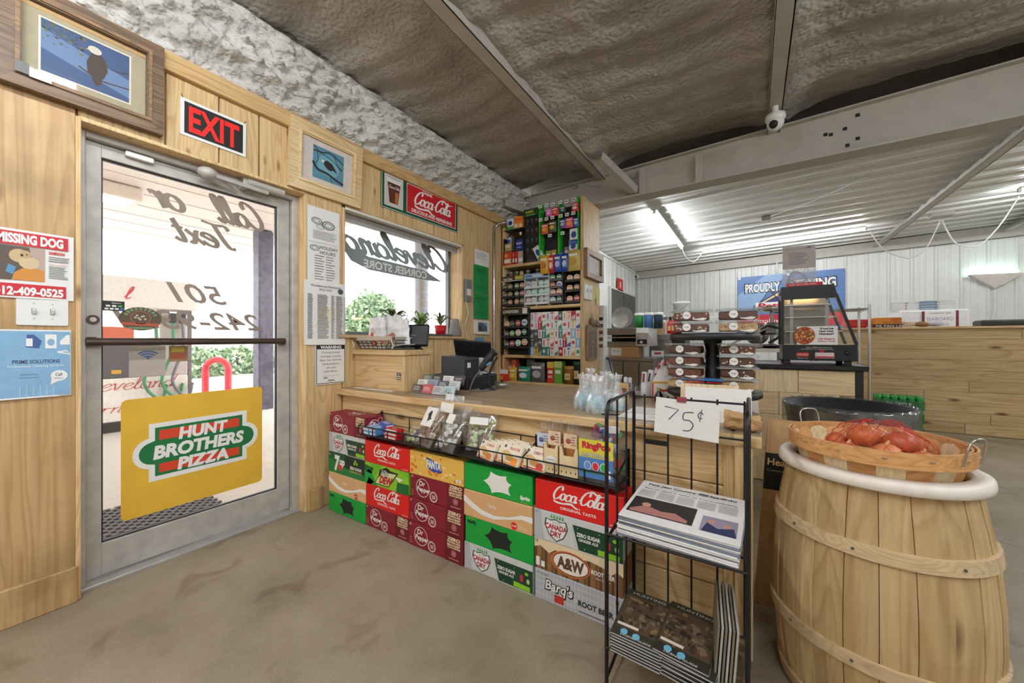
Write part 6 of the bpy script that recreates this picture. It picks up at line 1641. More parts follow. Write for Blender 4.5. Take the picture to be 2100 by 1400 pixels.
# cookie bag, two labelled bags, rear bags
pouch('cookie_bag', TR((-1.585, 1.42, CZ), -8, -42), 0.11, 0.10, 0.05, None, 'small clear bag of pastel cookies beside red bars', 'bag', ([(226, 206, 150), (190, 206, 130), (90, 80, 150)], 12, 0.014, .7, 'cookie'), seed=3)
def birdlab(q, f):
    q.rect(f, -0.05, 0.10, 0.05, 0.205, W_, 0); q.poly(f, [(-.012, .175), (.002, .19), (.012, .178), (.016, .15), (.028, .145), (.012, .135), (.004, .128), (-.004, .128), (-.008, .15), (-.018, .165)], K, 0.0006); q.line(f, [(0.0, .13), (-.004, .115)], 0.002, K, 0.0006)
pouch('snack_pouch', TR((-1.47, 1.40, CZ), -12, -30), 0.155, 0.27, 0.06, None, 'clear jerky bag with black bird on white label', 'bag', ([(140, 92, 62), (120, 76, 50), (160, 112, 78)], 16, 0.017, .42, 'jerky_piece'), birdlab, seed=5)
pouch('snack_pouch', TR((-1.315, 1.395, CZ), -14, -30), 0.17, 0.25, 0.065, None, 'clear bag of white candies with blank label', 'bag', ([(236, 234, 226), (226, 224, 214), (244, 242, 236)], 26, 0.015, .7, 'candy'), lambda q, f: q.rect(f, -.03, .135, .03, .185, W_, 0), seed=8)
pouch('snack_pouch', TR((-1.365, 1.49, CZ + 0.03), -6, -12), 0.15, 0.235, 0.04, None, 'clear bag with white header behind the bird label bag', 'bag', ([(150, 100, 70), (130, 84, 60)], 9, 0.016, .5, 'nut_cluster'), lambda q, f: q.rect(f, -.05, .14, .05, .19, W_, 0.02), seed=9)
pouch('snack_pouch', TR((-1.235, 1.50, CZ + 0.03), 3, -8), 0.13, 0.215, 0.04, None, 'clear bag of brown pretzels behind white candy bag', 'bag', ([(150, 104, 76), (170, 126, 96)], 12, 0.016, .7, 'pretzel_piece'), lambda q, f: q.text(f, 'Texas', 0, .12, .016, K, n=0.02), seed=10)
pouch('snack_pouch', TR((-1.135, 1.46, CZ + 0.01), 12, -18), 0.15, 0.20, 0.045, None, 'clear bag of pale green mint drops', 'bag', ([(206, 224, 170), (220, 232, 190), (190, 212, 150)], 20, 0.014, .7, 'mint_drop'), lambda q, f: q.rect(f, -.05, .125, .05, .16, W_, 0.02), seed=11)
# fried pies: flat boxes leaning back in a row
def pie_art(t, tc, fc):
    def a(q, f, w, h):
        q.rect(f, 0.003, 0.003, w - 0.003, h - 0.003, ink((244, 234, 214)), 0.0002); q.text(f, t, w * .62, h * .80, h * .13, ink(tc), w=w * .5, bold=.03); q.disc(f, w * .12, h * .85, w * .06, ink((90, 80, 80)), h * .08)
        q.poly(f, [(w * .05, h * .55), (w * .3, h * .68), (w * .85, h * .28), (w * .7, h * .12), (w * .4, h * .2)], ink((214, 164, 90)), 0.0008); q.poly(f, [(w * .3, h * .68), (w * .5, h * .5), (w * .3, h * .3), (w * .1, h * .5)], ink((230, 190, 120)), 0.001)
        q.disc(f, w * .78, h * .2, w * .16, ink(fc), h * .18, 0.0012); q.rect(f, 0.003, 0.003, w - .003, h * .1, ink(fc), 0.0009)
    return a
for i in range(6):
    cbox('pie_box', TR((-1.065 + i * 0.024, 1.402 + 0.018 * i, CZ + 0.002), -16, -30), 0.115, 0.016, 0.085, (238, 226, 200), 'cream cobbler pie box leaning in wire shelf, %s from left' % ORD[i], 'pie box', pie_art('COBBLER', (200, 120, 60), (224, 130, 60)))
for i in range(3):
    cbox('pie_box', TR((-0.925 + i * 0.022, 1.394 + 0.02 * i, CZ + 0.002), -14, -30), 0.125, 0.016, 0.09, (240, 228, 200), 'cream peach pie box leaning in wire shelf, %s from front' % ORD[i], 'pie box', pie_art('PEACH PIE', (206, 90, 50), (240, 150, 50)))
for i in range(2):
    cbox('pie_box', TR((-0.795 + i * 0.022, 1.392 + 0.02 * i, CZ + 0.002), -10, -26), 0.12, 0.016, 0.09, (240, 228, 200), 'cream cherry pie box beside the log roll carton, %s' % ('front', 'rear')[i], 'pie box', pie_art('CHERRY PIE', (170, 40, 60), (200, 70, 50)))
# cream display cartons holding bagged pecan rolls
for i, (x0, x1) in enumerate(((-0.745, -0.675), (-0.672, -0.587))):
    root = empty('display_carton', ((x0 + x1) / 2, 1.45, CZ), 'cream display carton with small black emblems, %s one' % ('left', 'right')[i], 'carton')
    CRM = mat((238, 214, 168), 0.6); h0, h1 = 0.085 + .02 * (1 - i), 0.12
    for nm, a in (('side_wall', (x0, x0 + .002, 1.40, 1.53, CZ, CZ + h1)), ('side_wall', (x1 - .002, x1, 1.40, 1.53, CZ, CZ + h1)), ('rear_wall', (x0, x1, 1.528, 1.53, CZ, CZ + h1)), ('bottom', (x0, x1, 1.40, 1.53, CZ, CZ + .002))):
        q = MB(); q.box(*a, CRM); q.build(nm, root)
    w = x1 - x0; q = MB(); q.slab(FY(x0, 1.402, CZ), [(0, 0), (w, 0), (w, h1), (w * .85, h1), (w * .75, h0), (w * .25, h0), (w * .15, h1), (0, h1)], 0.002, CRM); q.build('front_wall', root)
    q = MB(); f = FY(x0, 1.3994, CZ)
    for u in range(4): q.poly(f, [(w * (.14 + .24 * u), .012), (w * (.17 + .24 * u), .018), (w * (.14 + .24 * u), .026), (w * (.11 + .24 * u), .018)], K, 0)
    if i == 0: q.disc(f, w * .5, .06, w * .32, W_, .014, 0.0002); q.text(f, 'Aunt Fanny', w * .5, .06, .007, K, w=w * .5)
    q.build('front_print', root)
for i, (x, y, z, c, lb, lab) in enumerate(((-0.775, 1.475, 0.0, (176, 120, 74), (200, 214, 236), 'bagged pecan roll with blue and white label'), (-0.71, 1.455, 0.02, (170, 112, 70), (240, 214, 180), 'bagged pecan roll in the left cream carton'), (-0.632, 1.445, 0.02, (180, 116, 60), (238, 206, 168), 'bagged pecan clusters in the right cream carton'))):
    root = empty('pecan_roll', (x, y, CZ + z), lab, 'candy')
    q = MB(); q.box(x - .028, x + .028, y - .02, y + .02, CZ + z, CZ + z + .15, mat(c, .6, 0, .25, .3, 60), .012); q.build('roll', root)
    q = MB(); f = FY(x - .03, y - .0215, CZ + z + .09); q.rect(f, 0.001, 0, .059, .06, ink(lb), 0); q.disc(f, .022, .03, .012, ink((70, 80, 140) if i == 0 else (170, 70, 50)), .011, .0004); q.greek(f, .034, .056, .052, .01, 4, ink((120, 90, 70)), .3); q.build('label', root)
    q = MB(); q.grid(lambda u, v: (x + (.034 + .012 * v * math.sin(u * 40)) * math.cos(u * 2 * PI) * (1 - .35 * v), y + .03 * math.sin(u * 2 * PI) * (1 - .5 * v), CZ + z + .12 + .075 * v), 18, 4, PLASTIC); q.build('bag_film', root)
# clear tub of ring lollipops
root = empty('lollipop_tub', (-0.51, 1.465, CZ), 'clear tub of wrapped ring lollipops with yellow and blue label', 'tub')
TX0, TX1, TY0, TY1 = -0.583, -0.437, 1.392, 1.538
q = MB(); q.box(TX0, TX1, TY0, TY1, CZ, CZ + .002, CLEAR); q.add([(TX0, TY0, CZ), (TX1, TY0, CZ), (TX1, TY1, CZ), (TX0, TY1, CZ), (TX0 - .004, TY0 - .004, CZ + .20), (TX1 + .004, TY0 - .004, CZ + .20), (TX1 + .004, TY1 + .004, CZ + .20), (TX0 - .004, TY1 + .004, CZ + .20)], [(0, 1, 5, 4), (1, 2, 6, 5), (2, 3, 7, 6), (3, 0, 4, 7)], PLASTIC); q.build('tub_wall', root)
f = Frame((TX0, TY0 - .0035, CZ), (1, 0, 0), (0, -.02, 1)); q = MB(); q.rect(f, .004, .02, .142, .10, ink((80, 130, 200)), 0); q.rect(f, .004, .10, .142, .17, ink((226, 214, 70)), 0)
q.text(f, 'RingPop', .075, .148, .024, ink((200, 40, 60)), w=.115, bold=.06, n=.0006); q.text(f, 'Limited Edition Mix', .072, .112, .013, K, w=.12, bold=.06, n=.0005); q.text(f, 'Limited Edition Mix', .0725, .1125, .013, W_, w=.119, bold=.01, n=.0008)
for u, c in ((.04, (110, 150, 220)), (.072, (214, 50, 60)), (.104, (60, 180, 80))): q.disc(f, u, .068, .0145, W_, .018, .0004); q.disc(f, u, .068, .012, ink(c), .0155, .0007); q.poly(f, [(u - .012, .045), (u + .012, .045), (u + .006, .038), (u - .006, .038)], ink((60, 160, 90)), .0007)
q.rect(f, .118, .03, .132, .06, W_, .0004); q.build('label', root)
rn = random.Random(12)
for k in range(46):
    p = V((rn.uniform(TX0 + .015, TX1 - .015), rn.uniform(TY0 + .015, TY1 - .015), CZ + .012 + .20 * (k / 46)))
    q = MB(); q.obox(p, .045, .012, .03, mat(((190, 50, 60), (90, 150, 90), (220, 216, 220), (110, 60, 90), (200, 190, 200), (70, 110, 170))[k % 6], .25), RZ(rn.uniform(0, 180)) @ RX(rn.uniform(-60, 60)), .004); q.build('wrapped_lollipop', root)

# ================================================================ counter top, till end
# wire basket with cloth liner and bags of goods
root = empty('wire_basket', (-2.18, 1.76, 1.045), 'wire basket with cloth liner on the pine box', 'basket')
bx0, bx1, by0, by1, bz = -2.405, -1.98, 1.66, 1.86, 1.046
def ringpts(g, z): return [(bx0 - g, by0 - g, z), (bx1 + g, by0 - g, z), (bx1 + g, by1 + g, z), (bx0 - 0, by1 + g, z)]
LIN = mat((196, 184, 168), .9)
q = MB(); q.add([(bx0 + .03, by0 + .02, bz + .004), (bx1 - .03, by0 + .02, bz + .004), (bx1 - .03, by1 - .02, bz + .004), (bx0 + .03, by1 - .02, bz + .004), (bx0 + .005, by0 + .002, bz + .085), (bx1 - .002, by0 + .002, bz + .085), (bx1 - .002, by1, bz + .085), (bx0 + .005, by1, bz + .085)], [(3, 2, 1, 0), (0, 1, 5, 4), (1, 2, 6, 5), (2, 3, 7, 6), (3, 0, 4, 7)], LIN); q.build('liner', root)
q = MB(); q.box(bx0, bx1 + .004, by0 - .006, by0 + .002, bz + .06, bz + .09, LIN, .003); q.build('liner_cuff', root)
for k in range(4):
    z = bz + .003 + k * .02; g = (k / 3 - 1) * .025
    q = MB(); q.tube([(bx0 - g, by0 - g * .8, z), (bx1 + g, by0 - g * .8, z), (bx1 + g, by1, z), (bx0 - g, by1, z)], .0022, BLACKW, 5, True); q.build('wire_ring', root)
for k in range(9):
    x = bx0 + .03 + (bx1 - bx0 - .06) * k / 8
    q = MB(); q.tube([(x, by0 + .02, bz + .003), (bx0 + (bx1 - bx0) * k / 8, by0 - .002, bz + .065)], .002, BLACKW, 5); q.build('wire_rib', root)
for x in (bx0 + .005, bx1):
    q = MB(); q.tube(smooth3([(x, by0 - .008, bz + .075), (x - .012, by0 - .03, bz + .06), (x + .008, by0 - .03, bz + .03), (x - .004, by0 - .03, bz + .005)]), .004, mat((226, 214, 190)), 6); q.ball((x, by0 - .02, bz + .075), .012, mat((120, 90, 60)), 8); q.build('tie', root)
for i, (x, y, w, h, lab) in enumerate(((-2.30, 1.76, .22, .20, 'left crumpled white bag standing in the wire basket'), (-2.17, 1.80, .21, .21, 'middle crumpled white bag standing in the wire basket'), (-2.06, 1.77, .19, .18, 'right crumpled white bag standing in the wire basket'))):
    q = MB(); wt = mat((236, 236, 238), .4)
    def fb(u, v, s, x=x, y=y, w=w, h=h, i=i):
        n0 = noise.noise(V((u * 4 + i * 3, v * 4, s)))
        return (x + (u - .5) * w * (1 - .25 * v), y - s * .04 * (1 - v * .7) * (1 - (2 * u - 1) ** 2) + .02 * n0, bz + .03 + v * h + .03 * noise.noise(V((u * 5, i, s))) * v)
    q.grid(lambda u, v: fb(u, v, 1), 10, 8, wt, False); q.grid(lambda u, v: fb(1 - u, v, -1), 10, 8, wt, False); q.build('grocery_bag', label=lab, cat='bag')
for i in range(5):
    q = MB(TR((-2.25 + .05 * i, 1.672, bz + .06), 10 * i - 15, 0, 55 - 26 * i)); q.box(-.05, .05, 0, .012, 0, .03, mat(((196, 90, 80), (236, 226, 220), (120, 100, 90), (210, 120, 110), (150, 110, 90))[i], .5), .002); q.build('wrapped_bar', label='%s wrapped bar lying in the wire basket, %s from left' % (('red', 'white', 'brown', 'pink', 'tan')[i], ORD[i]), cat='snack bar')

# window-sill plants
def pot(x, y, z, r0, r1, h, c, label, leaf, n_, spread, seed, up=.08, pc=None):
    root = empty('potted_plant', (x, y, z), label, 'plant')
    q = MB(); q.lathe([(0, 0), (r0, 0), (r1, h), (r1 * .9, h), (r1 * .88, h - .01), (0, h - .01)], (x, y, z), mat(c, .5), 18); q.build('pot', root)
    rn = random.Random(seed)
    for k in range(n_):
        a = 2 * PI * k / n_ + rn.uniform(-.3, .3); L_ = spread * rn.uniform(.6, 1.1); u_ = up * rn.uniform(.5, 1.3)
        d = V((math.cos(a), math.sin(a), 0)); sd = V((-d.y, d.x, 0)); c0 = V((x, y, z + h))
        q = MB(); pts = []
        for j in range(5):
            t = j / 4; c_ = c0 + d * L_ * t + V((0, 0, u_ * math.sin(t * 2.2))); wd = leaf[0] * math.sin(PI * min(.98, t * .85 + .12)); pts.append((c_ - sd * wd, c_ + V((0, 0, .006)), c_ + sd * wd))
        vs_ = [p for tr in pts for p in tr]; fs = []
        for j in range(4):
            for e in range(2): fs.append((j * 3 + e, j * 3 + e + 1, j * 3 + e + 4, j * 3 + e + 3))
        q.add(vs_, fs, mat(leaf[1][k % len(leaf[1])], .5), True); q.build('leaf', root)
    return root
G1 = [(74, 104, 62), (110, 136, 80), (60, 88, 56), (150, 166, 104)]
SZ = WZ0 + .0185
pot(-2.44, 2.03, SZ, .045, .06, .12, (110, 112, 116), 'leafy succulent in grey square pot on the window sill', (.02, G1), 22, .12, 2, .07)
pot(-2.44, 2.32, SZ, .04, .05, .06, (130, 120, 110), 'spiky green cactus plant behind the display', (.014, [(96, 140, 60), (130, 166, 70), (80, 120, 60)]), 20, .13, 4, .13)
pot(-2.44, 2.56, SZ + .02, .045, .055, .08, (206, 24, 34), 'small trailing plant in shiny red pot', (.012, G1), 12, .11, 6, .09)
q = MB(); q.add([(-2.50, 2.47, SZ), (-2.40, 2.47, SZ), (-2.40, 2.66, SZ), (-2.50, 2.66, SZ), (-2.51, 2.45, SZ + .019), (-2.385, 2.45, SZ + .019), (-2.385, 2.68, SZ + .019), (-2.51, 2.68, SZ + .019)], [(3, 2, 1, 0), (0, 1, 5, 4), (1, 2, 6, 5), (2, 3, 7, 6), (3, 0, 4, 7), (4, 5, 6, 7)], mat((126, 122, 118))); q.build('plant_tray', label='grey tray under the red flower pot', cat='tray')
q = MB(); q.lathe([(0, 0), (.055, 0), (.06, .02), (.035, .17), (0, .175)], (-2.45, 2.77, SZ), mat((150, 146, 142), .8, 0, .1, .5, 90), 18); q.build('speaker_cone', label='grey tapered fabric canister at window sill end', cat='speaker')

# customer display: black slab seen from behind, leaning on the pine box corner
T = TR((-1.965, 1.80, 1.047), 26, -14)
root = empty('customer_display', (-1.965, 1.80, 1.047), 'black customer display turned away on the pine box', 'screen')
q = MB(T); q.box(-.10, .10, -.012, .012, .02, .175, BLACKP, .012); q.build('housing', root)
q = MB(T); q.rect(FY(-.1, -.0126, 0), .03, .09, .045, .112, W_); q.text(FY(-.1, -.0126, 0), 'Aafmc', .085, .098, .012, LGREY, w=.05); q.greek(FY(-.1, -.0126, 0), .02, .18, .05, .035, 2, GREYP, .3); q.build('logo', root)
q = MB(T); q.bar((0, .012, .06), (0, .09, .005), .05, .012, BLACKP); q.box(-.06, .06, -.02, .10, 0, .008, BLACKP, .003); q.build('stand', root)
T = TR((-1.99, 1.655, 1.0465), -8, 0)
q = MB(T); q.box(-.12, .06, 0, .12, 0, .012, GREYP, .004); st = q.build('card_reader', label='flat grey card reader tray on the pine box edge', cat='card reader'); q = MB(T); q.obox((.0, .06, .024), .15, .10, .006, mat((176, 178, 182), .4), RY(-8), .002); q.build('cover_plate', st)

# till stand: dark cash drawer, receipt printer, tablet till
root = empty('cash_drawer', (-1.8, 2.10, CT), 'wide black cash drawer on the counter', 'cash drawer')
p0 = PX(1022, 790, Z=CT); 
q = MB(); q.box(-2.0, -1.60, 1.93, 2.28, CT, CT + .085, mat((20, 20, 22), .45), .005); q.build('case', root)
q = MB(); q.box(-1.98, -1.62, 1.924, 1.93, CT + .015, CT + .075, BLACKP, .002); q.build('drawer_front', root)
DT = CT + .085
T = TR((-1.725, 1.935, DT), 4)
root = empty('receipt_printer', (-1.725, 1.97, DT), 'dark grey receipt printer on the cash drawer', 'printer')
q = MB(T); q.add([(-.105, .0, 0), (.09, 0, 0), (.09, .18, 0), (-.105, .18, 0), (-.105, .0, .14), (.09, 0, .125), (.09, .18, .125), (-.105, .18, .14)], [(0, 3, 2, 1), (4, 5, 6, 7), (0, 1, 5, 4), (1, 2, 6, 5), (2, 3, 7, 6), (3, 0, 4, 7)], mat((72, 74, 80), .5)); q.build('body', root)
q = MB(T); q.box(.0901, .094, .015, .165, .008, .115, BLACKP, .002); q.build('end_cover', root)
q = MB(T); q.rect(Frame((.0945, .0, 0), (0, 1, 0), (0, 0, 1)), .03, .06, .07, .095, PAPER); q.build('sticker', root)
q = MB(T); q.lathe([(0, .012), (.03, .012), (.035, 0)], (.03, .09, .128), BLACKP, 14, sy=.7); q.build('paper_door', root)
T = TR((-1.70, 2.15, DT + .0), 22, 0)
root = empty('till_tablet', (-1.70, 2.15, DT), 'dark till tablet on pale stand turned away', 'screen')
q = MB(T); q.add([(-.06, -.03, 0), (.06, -.03, 0), (.06, .10, 0), (-.06, .10, 0), (-.055, .02, .13), (.055, .02, .13), (.055, .05, .12), (-.055, .05, .12)], [(0, 3, 2, 1), (4, 5, 6, 7), (0, 1, 5, 4), (1, 2, 6, 5), (2, 3, 7, 6), (3, 0, 4, 7)], mat((190, 188, 186), .5)); q.build('stand', root)
T2 = T @ TR((-.02, .0, .165), 0, 32, 4); q = MB(T2); q.box(-.14, .14, -.006, .006, -.07, .095, BLACKP, .005)
tb = q.build('tablet', root); q = MB(T2); q.ringd(FY(0, -.0065, 0), 0.0, .03, .013, .018, ink((20, 20, 22)), k=4, a0=45, a1=405); q.rect(FY(0, -.0068, 0), -.004, .026, .004, .034, GREYI); q.build('logo', tb)
q = MB(); q.tube(smooth3([T @ V((.06, .02, .03)), T @ V((.10, -.02, .01)), (-1.605, 2.1, DT + .01)]), .003, BLACKW, 6); q.build('cable', root)
for i, (x, c, lab) in enumerate(((-1.675, (60, 80, 160), 'blue folder lying on the cash drawer end'), (-1.67, (236, 236, 240), 'white papers lying on the cash drawer end'))):
    q = MB(TR((x, 2.165, DT + .002 + .006 * i), 2 + 2 * i)); q.box(-.02, .065, 0, .10, 0, .005, mat(c, .6)); q.build('folder', label=lab, cat='papers')
# barcode scanner on its gooseneck
sp = PX(993, 796, Z=CT) + V((.06, -.03, 0))
root = empty('barcode_scanner', (sp.x, sp.y, CT), 'black barcode scanner resting in a gooseneck stand', 'scanner')
q = MB(); q.lathe([(0, 0), (.06, 0), (.062, .008), (.02, .02), (.012, .03), (0, .03)], (sp.x, sp.y, CT), BLACKP, 18); q.build('base', root)
r_ = V((math.cos(YAW), math.sin(YAW), 0))
q = MB(); q.tube(smooth3([V((sp.x, sp.y, CT + .02)) + r_ * .0, V((sp.x, sp.y, CT + .10)) + r_ * .005, V((sp.x, sp.y, CT + .17)) + r_ * .03, V((sp.x, sp.y, CT + .22)) + r_ * .06]), .008, BLACKP, 8); q.build('gooseneck', root)
q = MB(); c = V((sp.x, sp.y, CT)); q.tube(smooth3([c + r_ * -.055 + V((0, 0, .13)), c + r_ * -.02 + V((0, 0, .18)), c + r_ * .02 + V((0, 0, .235)), c + r_ * .045 + V((0, 0, .26))]), [.016, .02, .022, .022, .024, .024, .026, .027, .028, .029, .028, .026, .024, .024, .026, .028, .03, .03, .022][:19], BLACKP, 10); q.build('head', root)
q = MB(); q.tube([c + r_ * -.005 + V((0, -.018, .165)), c + r_ * .03 + V((0, -.022, .185))], .008, mat((90, 150, 210)), 8); q.build('trigger', root)
q = MB(); q.tube(smooth3([c + r_ * -.055 + V((0, 0, .13)), c + r_ * -.085 + V((0, -.02, .08)), c + r_ * -.09 + V((0, -.05, .02)), c + r_ * -.06 + V((0, -.10, .005)), c + r_ * .01 + V((0, -.13, .005)), c + r_ * .06 + V((0, -.10, .005))]), .004, mat((120, 120, 122)), 6); q.build('cord', root)
# glass ashtray
ap = PX(1021, 797, Z=CT); q = MB(); q.lathe([(0, .004), (.045, .004), (.052, .01), (.055, .045), (.047, .045), (.043, .014), (0, .012)], (ap.x, ap.y + .05, CT), glass(tint=(.9, .92, .9), gloss=.2, rough=.05, key='ash'), 20); q.build('glass_ashtray', label='round clear glass ashtray on the counter', cat='ashtray')
# business card stand
cp = PX(900, 806, Z=CT)
root = empty('card_stand', (cp.x, cp.y + .06, CT), 'clear tiered stand for business cards on the counter', 'card holder')
cs = (-1.84, -1.475); 
for t in range(3):
    y = 1.66 + t * .045; z = CT + .002 + t * .028
    q = MB(); q.box(cs[0], cs[1], y - .006, y - .003, z, z + .022, CLEAR); q.box(cs[0], cs[1], y - .006, y + .04, z - .002, z, CLEAR); q.build('tier', root)
q = MB(); q.box(cs[0] - .01, cs[1] + .01, 1.62, 1.80, CT, CT + .002, CLEAR); q.build('base', root)
k = 0
cc = [((90, 66, 60), 'dark brown'), ((206, 90, 84), 'red'), ((226, 226, 228), 'zigzag patterned'), ((190, 216, 226), 'pale blue pictured'), ((236, 232, 230), 'white'), ((160, 168, 190), 'blue grey'), ((90, 94, 104), 'slate'), ((214, 214, 216), 'light grey'), ((110, 116, 100), 'olive'), ((60, 52, 56), 'black'), ((244, 240, 240), 'bright white'), ((74, 70, 78), 'charcoal')]
for t in range(3):
    for i in range(4):
        c, nm = cc[k]; k += 1
        y = 1.66 + t * .045; z = CT + .005 + t * .028; x = cs[0] + .047 + i * .09
        T = TR((x, y, z), 0, -20); q = MB(T); q.box(-.043, .043, 0, .008, 0, .056 if i % 2 else .05, mat(c, .5), .001); st = q.build('business_cards', label='%s business card pile, %s tier of the clear stand' % (nm, ('front', 'middle', 'rear')[t]), cat='cards')
        q = MB(T); f = FY(-.043, -.0004, 0); q.greek(f, .012, .07, .042, .014, 3, W_ if sum(c) < 420 else GREYI, .3)
        if nm.startswith('zig'):
            for r2 in range(4): q.line(f, [(.005 + .0095 * m_, .008 + r2 * .01 + (.006 if m_ % 2 else 0)) for m_ in range(9)], .002, GREYI, .0004)
        if nm.startswith('pale'): q.disc(f, .045, .015, .008, ink((190, 120, 70)), n=.0004); q.disc(f, .02, .02, .006, ink((80, 130, 110)), n=.0004)
        q.build('print', st)
for i in range(3):
    q = MB(TR((-2.30 + i * .14, 1.60, CT + .001), 3 * i)); q.box(-.06, .06, 0, .04, 0, .001, PAPER); q.build('paper_slip', label='white paper slip on counter before pine box, %s from wall' % ORD[i], cat='paper')

# ================================================================ counter top, right half
def pz(px, py, dz=0): p = PX(px, py, Z=CT); return V((p.x, p.y, CT + dz))
# candy apples in clear bags
STK = mat((244, 240, 234), .6)
for i, (px, py, r_, dark) in enumerate(((1198, 838, .042, 0), (1224, 846, .044, 0), (1242, 828, .04, 1), (1262, 840, .042, 1), (1212, 814, .038, 0))):
    p = pz(px, py); root = empty('candy_apple', p, 'bagged candy apple with white stick, %s of the counter cluster' % ('front left blue', 'front middle blue', 'middle snowman faced', 'front right spotted', 'rear blue')[i], 'candy apple')
    q = MB(); q.ball(p + V((0, 0, r_ * .92)), r_, mat((150, 200, 214) if not dark else (232, 232, 228), .3, 0, .15, .3, 120), 14); q.build('apple', root)
    if dark:
        q = MB(); q.lathe([(r_ * 1.03, .0), (r_ * 1.0, .02), (r_ * .8, .03)], p + V((0, 0, .004)), mat((150, 200, 214), .3), 14)
        for d in ((-.012, .5), (.008, .5), (-.002, .38)): q.ball(p + V((d[0], -r_ * .86, r_ * (.8 + d[1]))), .0035, K, 6)
        q.lathe([(r_ * .55, .055), (r_ * .3, .075), (0, .078)], p, mat((60, 56, 60)), 10); q.build('decoration', root)
    q = MB(); q.cyl(p + V((0, 0, r_ * 1.7)), p + V((.004 * (i - 2), 0, r_ * 1.7 + .105)), .003, STK, n=7); q.build('stick', root)
    q = MB(); q.grid(lambda u, v: tuple(p + V(((r_ * 1.12 + .006 * math.sin(u * 50)) * math.cos(u * 2 * PI) * (1 - .55 * math.sin(max(0, v - .3) / .7 * PI * .8)), (r_ * 1.12 + .006 * math.sin(u * 43)) * math.sin(u * 2 * PI) * (1 - .55 * math.sin(max(0, v - .3) / .7 * PI * .8)), .002 + v * .165 + .01 * noise.noise(V((u * 9, i, 0))) * v))), 22, 6, MILKY, False); q.build('bag_film', root)
# kraft box with window
p = pz(1275, 828); root = empty('kraft_box', p, 'small kraft box with red goods behind its window', 'box'); T = TR(p, 20)
q = MB(T); q.box(-.035, .035, 0, .05, 0, .105, CARD, .003); q.build('carton', root); q = MB(T); q.poly(FY(0, -.0006, 0), [(-.022, .015), (.024, .015), (.024, .08), (.01, .085), (0, .08), (-.012, .085), (-.022, .08)], mat((110, 74, 44)), 0); q.disc(FY(0, -.0012, 0), -.004, .055, .016, ink((206, 50, 56)), .014); q.build('window', root)
# low box lid and paperwork pad
p = pz(1258, 852); q = MB(TR(p, 18)); q.box(-.05, .10, 0, .012, 0, .006, BLACKP); q.build('black_clip_board', label='thin black board edge under the kraft box', cat='board')
for i in range(3):
    T = TR((-.36 + .012 * i, 1.59 + .012 * i, CT + .001 + .006 * i), -4 + 3 * i); q = MB(T); q.box(-.13, .15, 0, .19, 0, .005, PAPER, .001); st = q.build('form_pad', label='white printed form pad on counter behind rack, %s from bottom' % ORD[i], cat='papers')
    if i == 2:
        q = MB(T); f = FZ(-.13, 0, .0052); q.greek(f, .02, .26, .17, .03, 9, LGREY, .15, jit=.05); q.rect(f, 0, .024, .28, .028, ink((90, 96, 150))); q.build('print', st)
# row of small glass jars and tubes
for i, (px, py) in enumerate(((1297, 812), (1307, 816), (1318, 808), (1283, 812))):
    p = pz(px, py); q = MB(); q.lathe([(0, 0), (.02, 0), (.02, .055), (.015, .065), (.016, .07)], p, glass(tint=(.92, .94, .94), gloss=.15, rough=.05, key='jar'), 14); st = q.build('spice_jar', label='small clear jar behind the kraft box, %s from left' % ('second', 'third', 'fourth', 'first')[i], cat='jar'); q = MB(); q.lathe([(0, .003), (.017, .003), (.017, .04), (0, .04)], p, mat(((150, 120, 110), (190, 170, 160), (120, 80, 76), (170, 160, 150))[i]), 10); q.build('contents', st)
for i, (px, py, c) in enumerate(((1283, 802, (226, 230, 228)), (1292, 803, (206, 206, 222)))):
    p = pz(px, py); q = MB(); q.lathe([(0, 0), (.010, 0), (.012, .05), (.013, .09), (.002, .095)], p, mat(c, .4), 12, sy=.7); st = q.build('lotion_tube', label='%s upright lotion tube near the glass jars' % ('green tinted', 'lilac')[i], cat='tube'); q = MB(); q.rect(FY(p.x, p.y - .0095, p.z), -.005, .03, .005, .06, ink((70, 90, 130)), 0); q.build('label_print', st)
# house-shaped carton with ribbon, wrapped pens, candy sticks, dark bottle
p = pz(1362, 822); root = empty('gable_carton', p, 'white house shaped carton with red ribbon bow', 'carton'); T = TR(p, 14)
RDm = mat((206, 50, 40), .5)
q = MB(T); q.box(-.062, .062, 0, .09, 0, .10, mat((238, 232, 222), .6), .002); q.build('body', root)
q = MB(T); q.add([(-.062, 0, .10), (.062, 0, .10), (.062, .09, .10), (-.062, .09, .10), (0, .02, .20), (0, .07, .20)], [(0, 1, 4), (1, 2, 5, 4), (2, 3, 5), (3, 0, 4, 5)], mat((232, 230, 226), .6)); q.build('gable', root)
q = MB(T); q.box(-.064, .064, -.002, .092, .095, .106, mat((220, 160, 70)), .001); q.build('band', root)
q = MB(T); f = FY(-.062, -.0008, 0); q.rect(f, 0, 0, .008, .094, RDm, 0); q.rect(f, .116, 0, .124, .094, RDm, 0); q.poly(f, [(.025, .075), (.06, .06), (.10, .08), (.10, .055), (.06, .05), (.03, .055)], RDm, 0); q.build('panel_print', root)
q = MB(T)
for a in range(9): q.tube(smooth3([(0, .02, .195), (.02 * math.cos(a), .02 + .015 * math.sin(a * 2), .21 + .01 * math.sin(a)), (.035 * math.cos(a), .01, .19 + .02 * math.sin(a * 1.7))]), .004, RDm if a % 2 else WHITEP, 5)
q.build('bow', root)
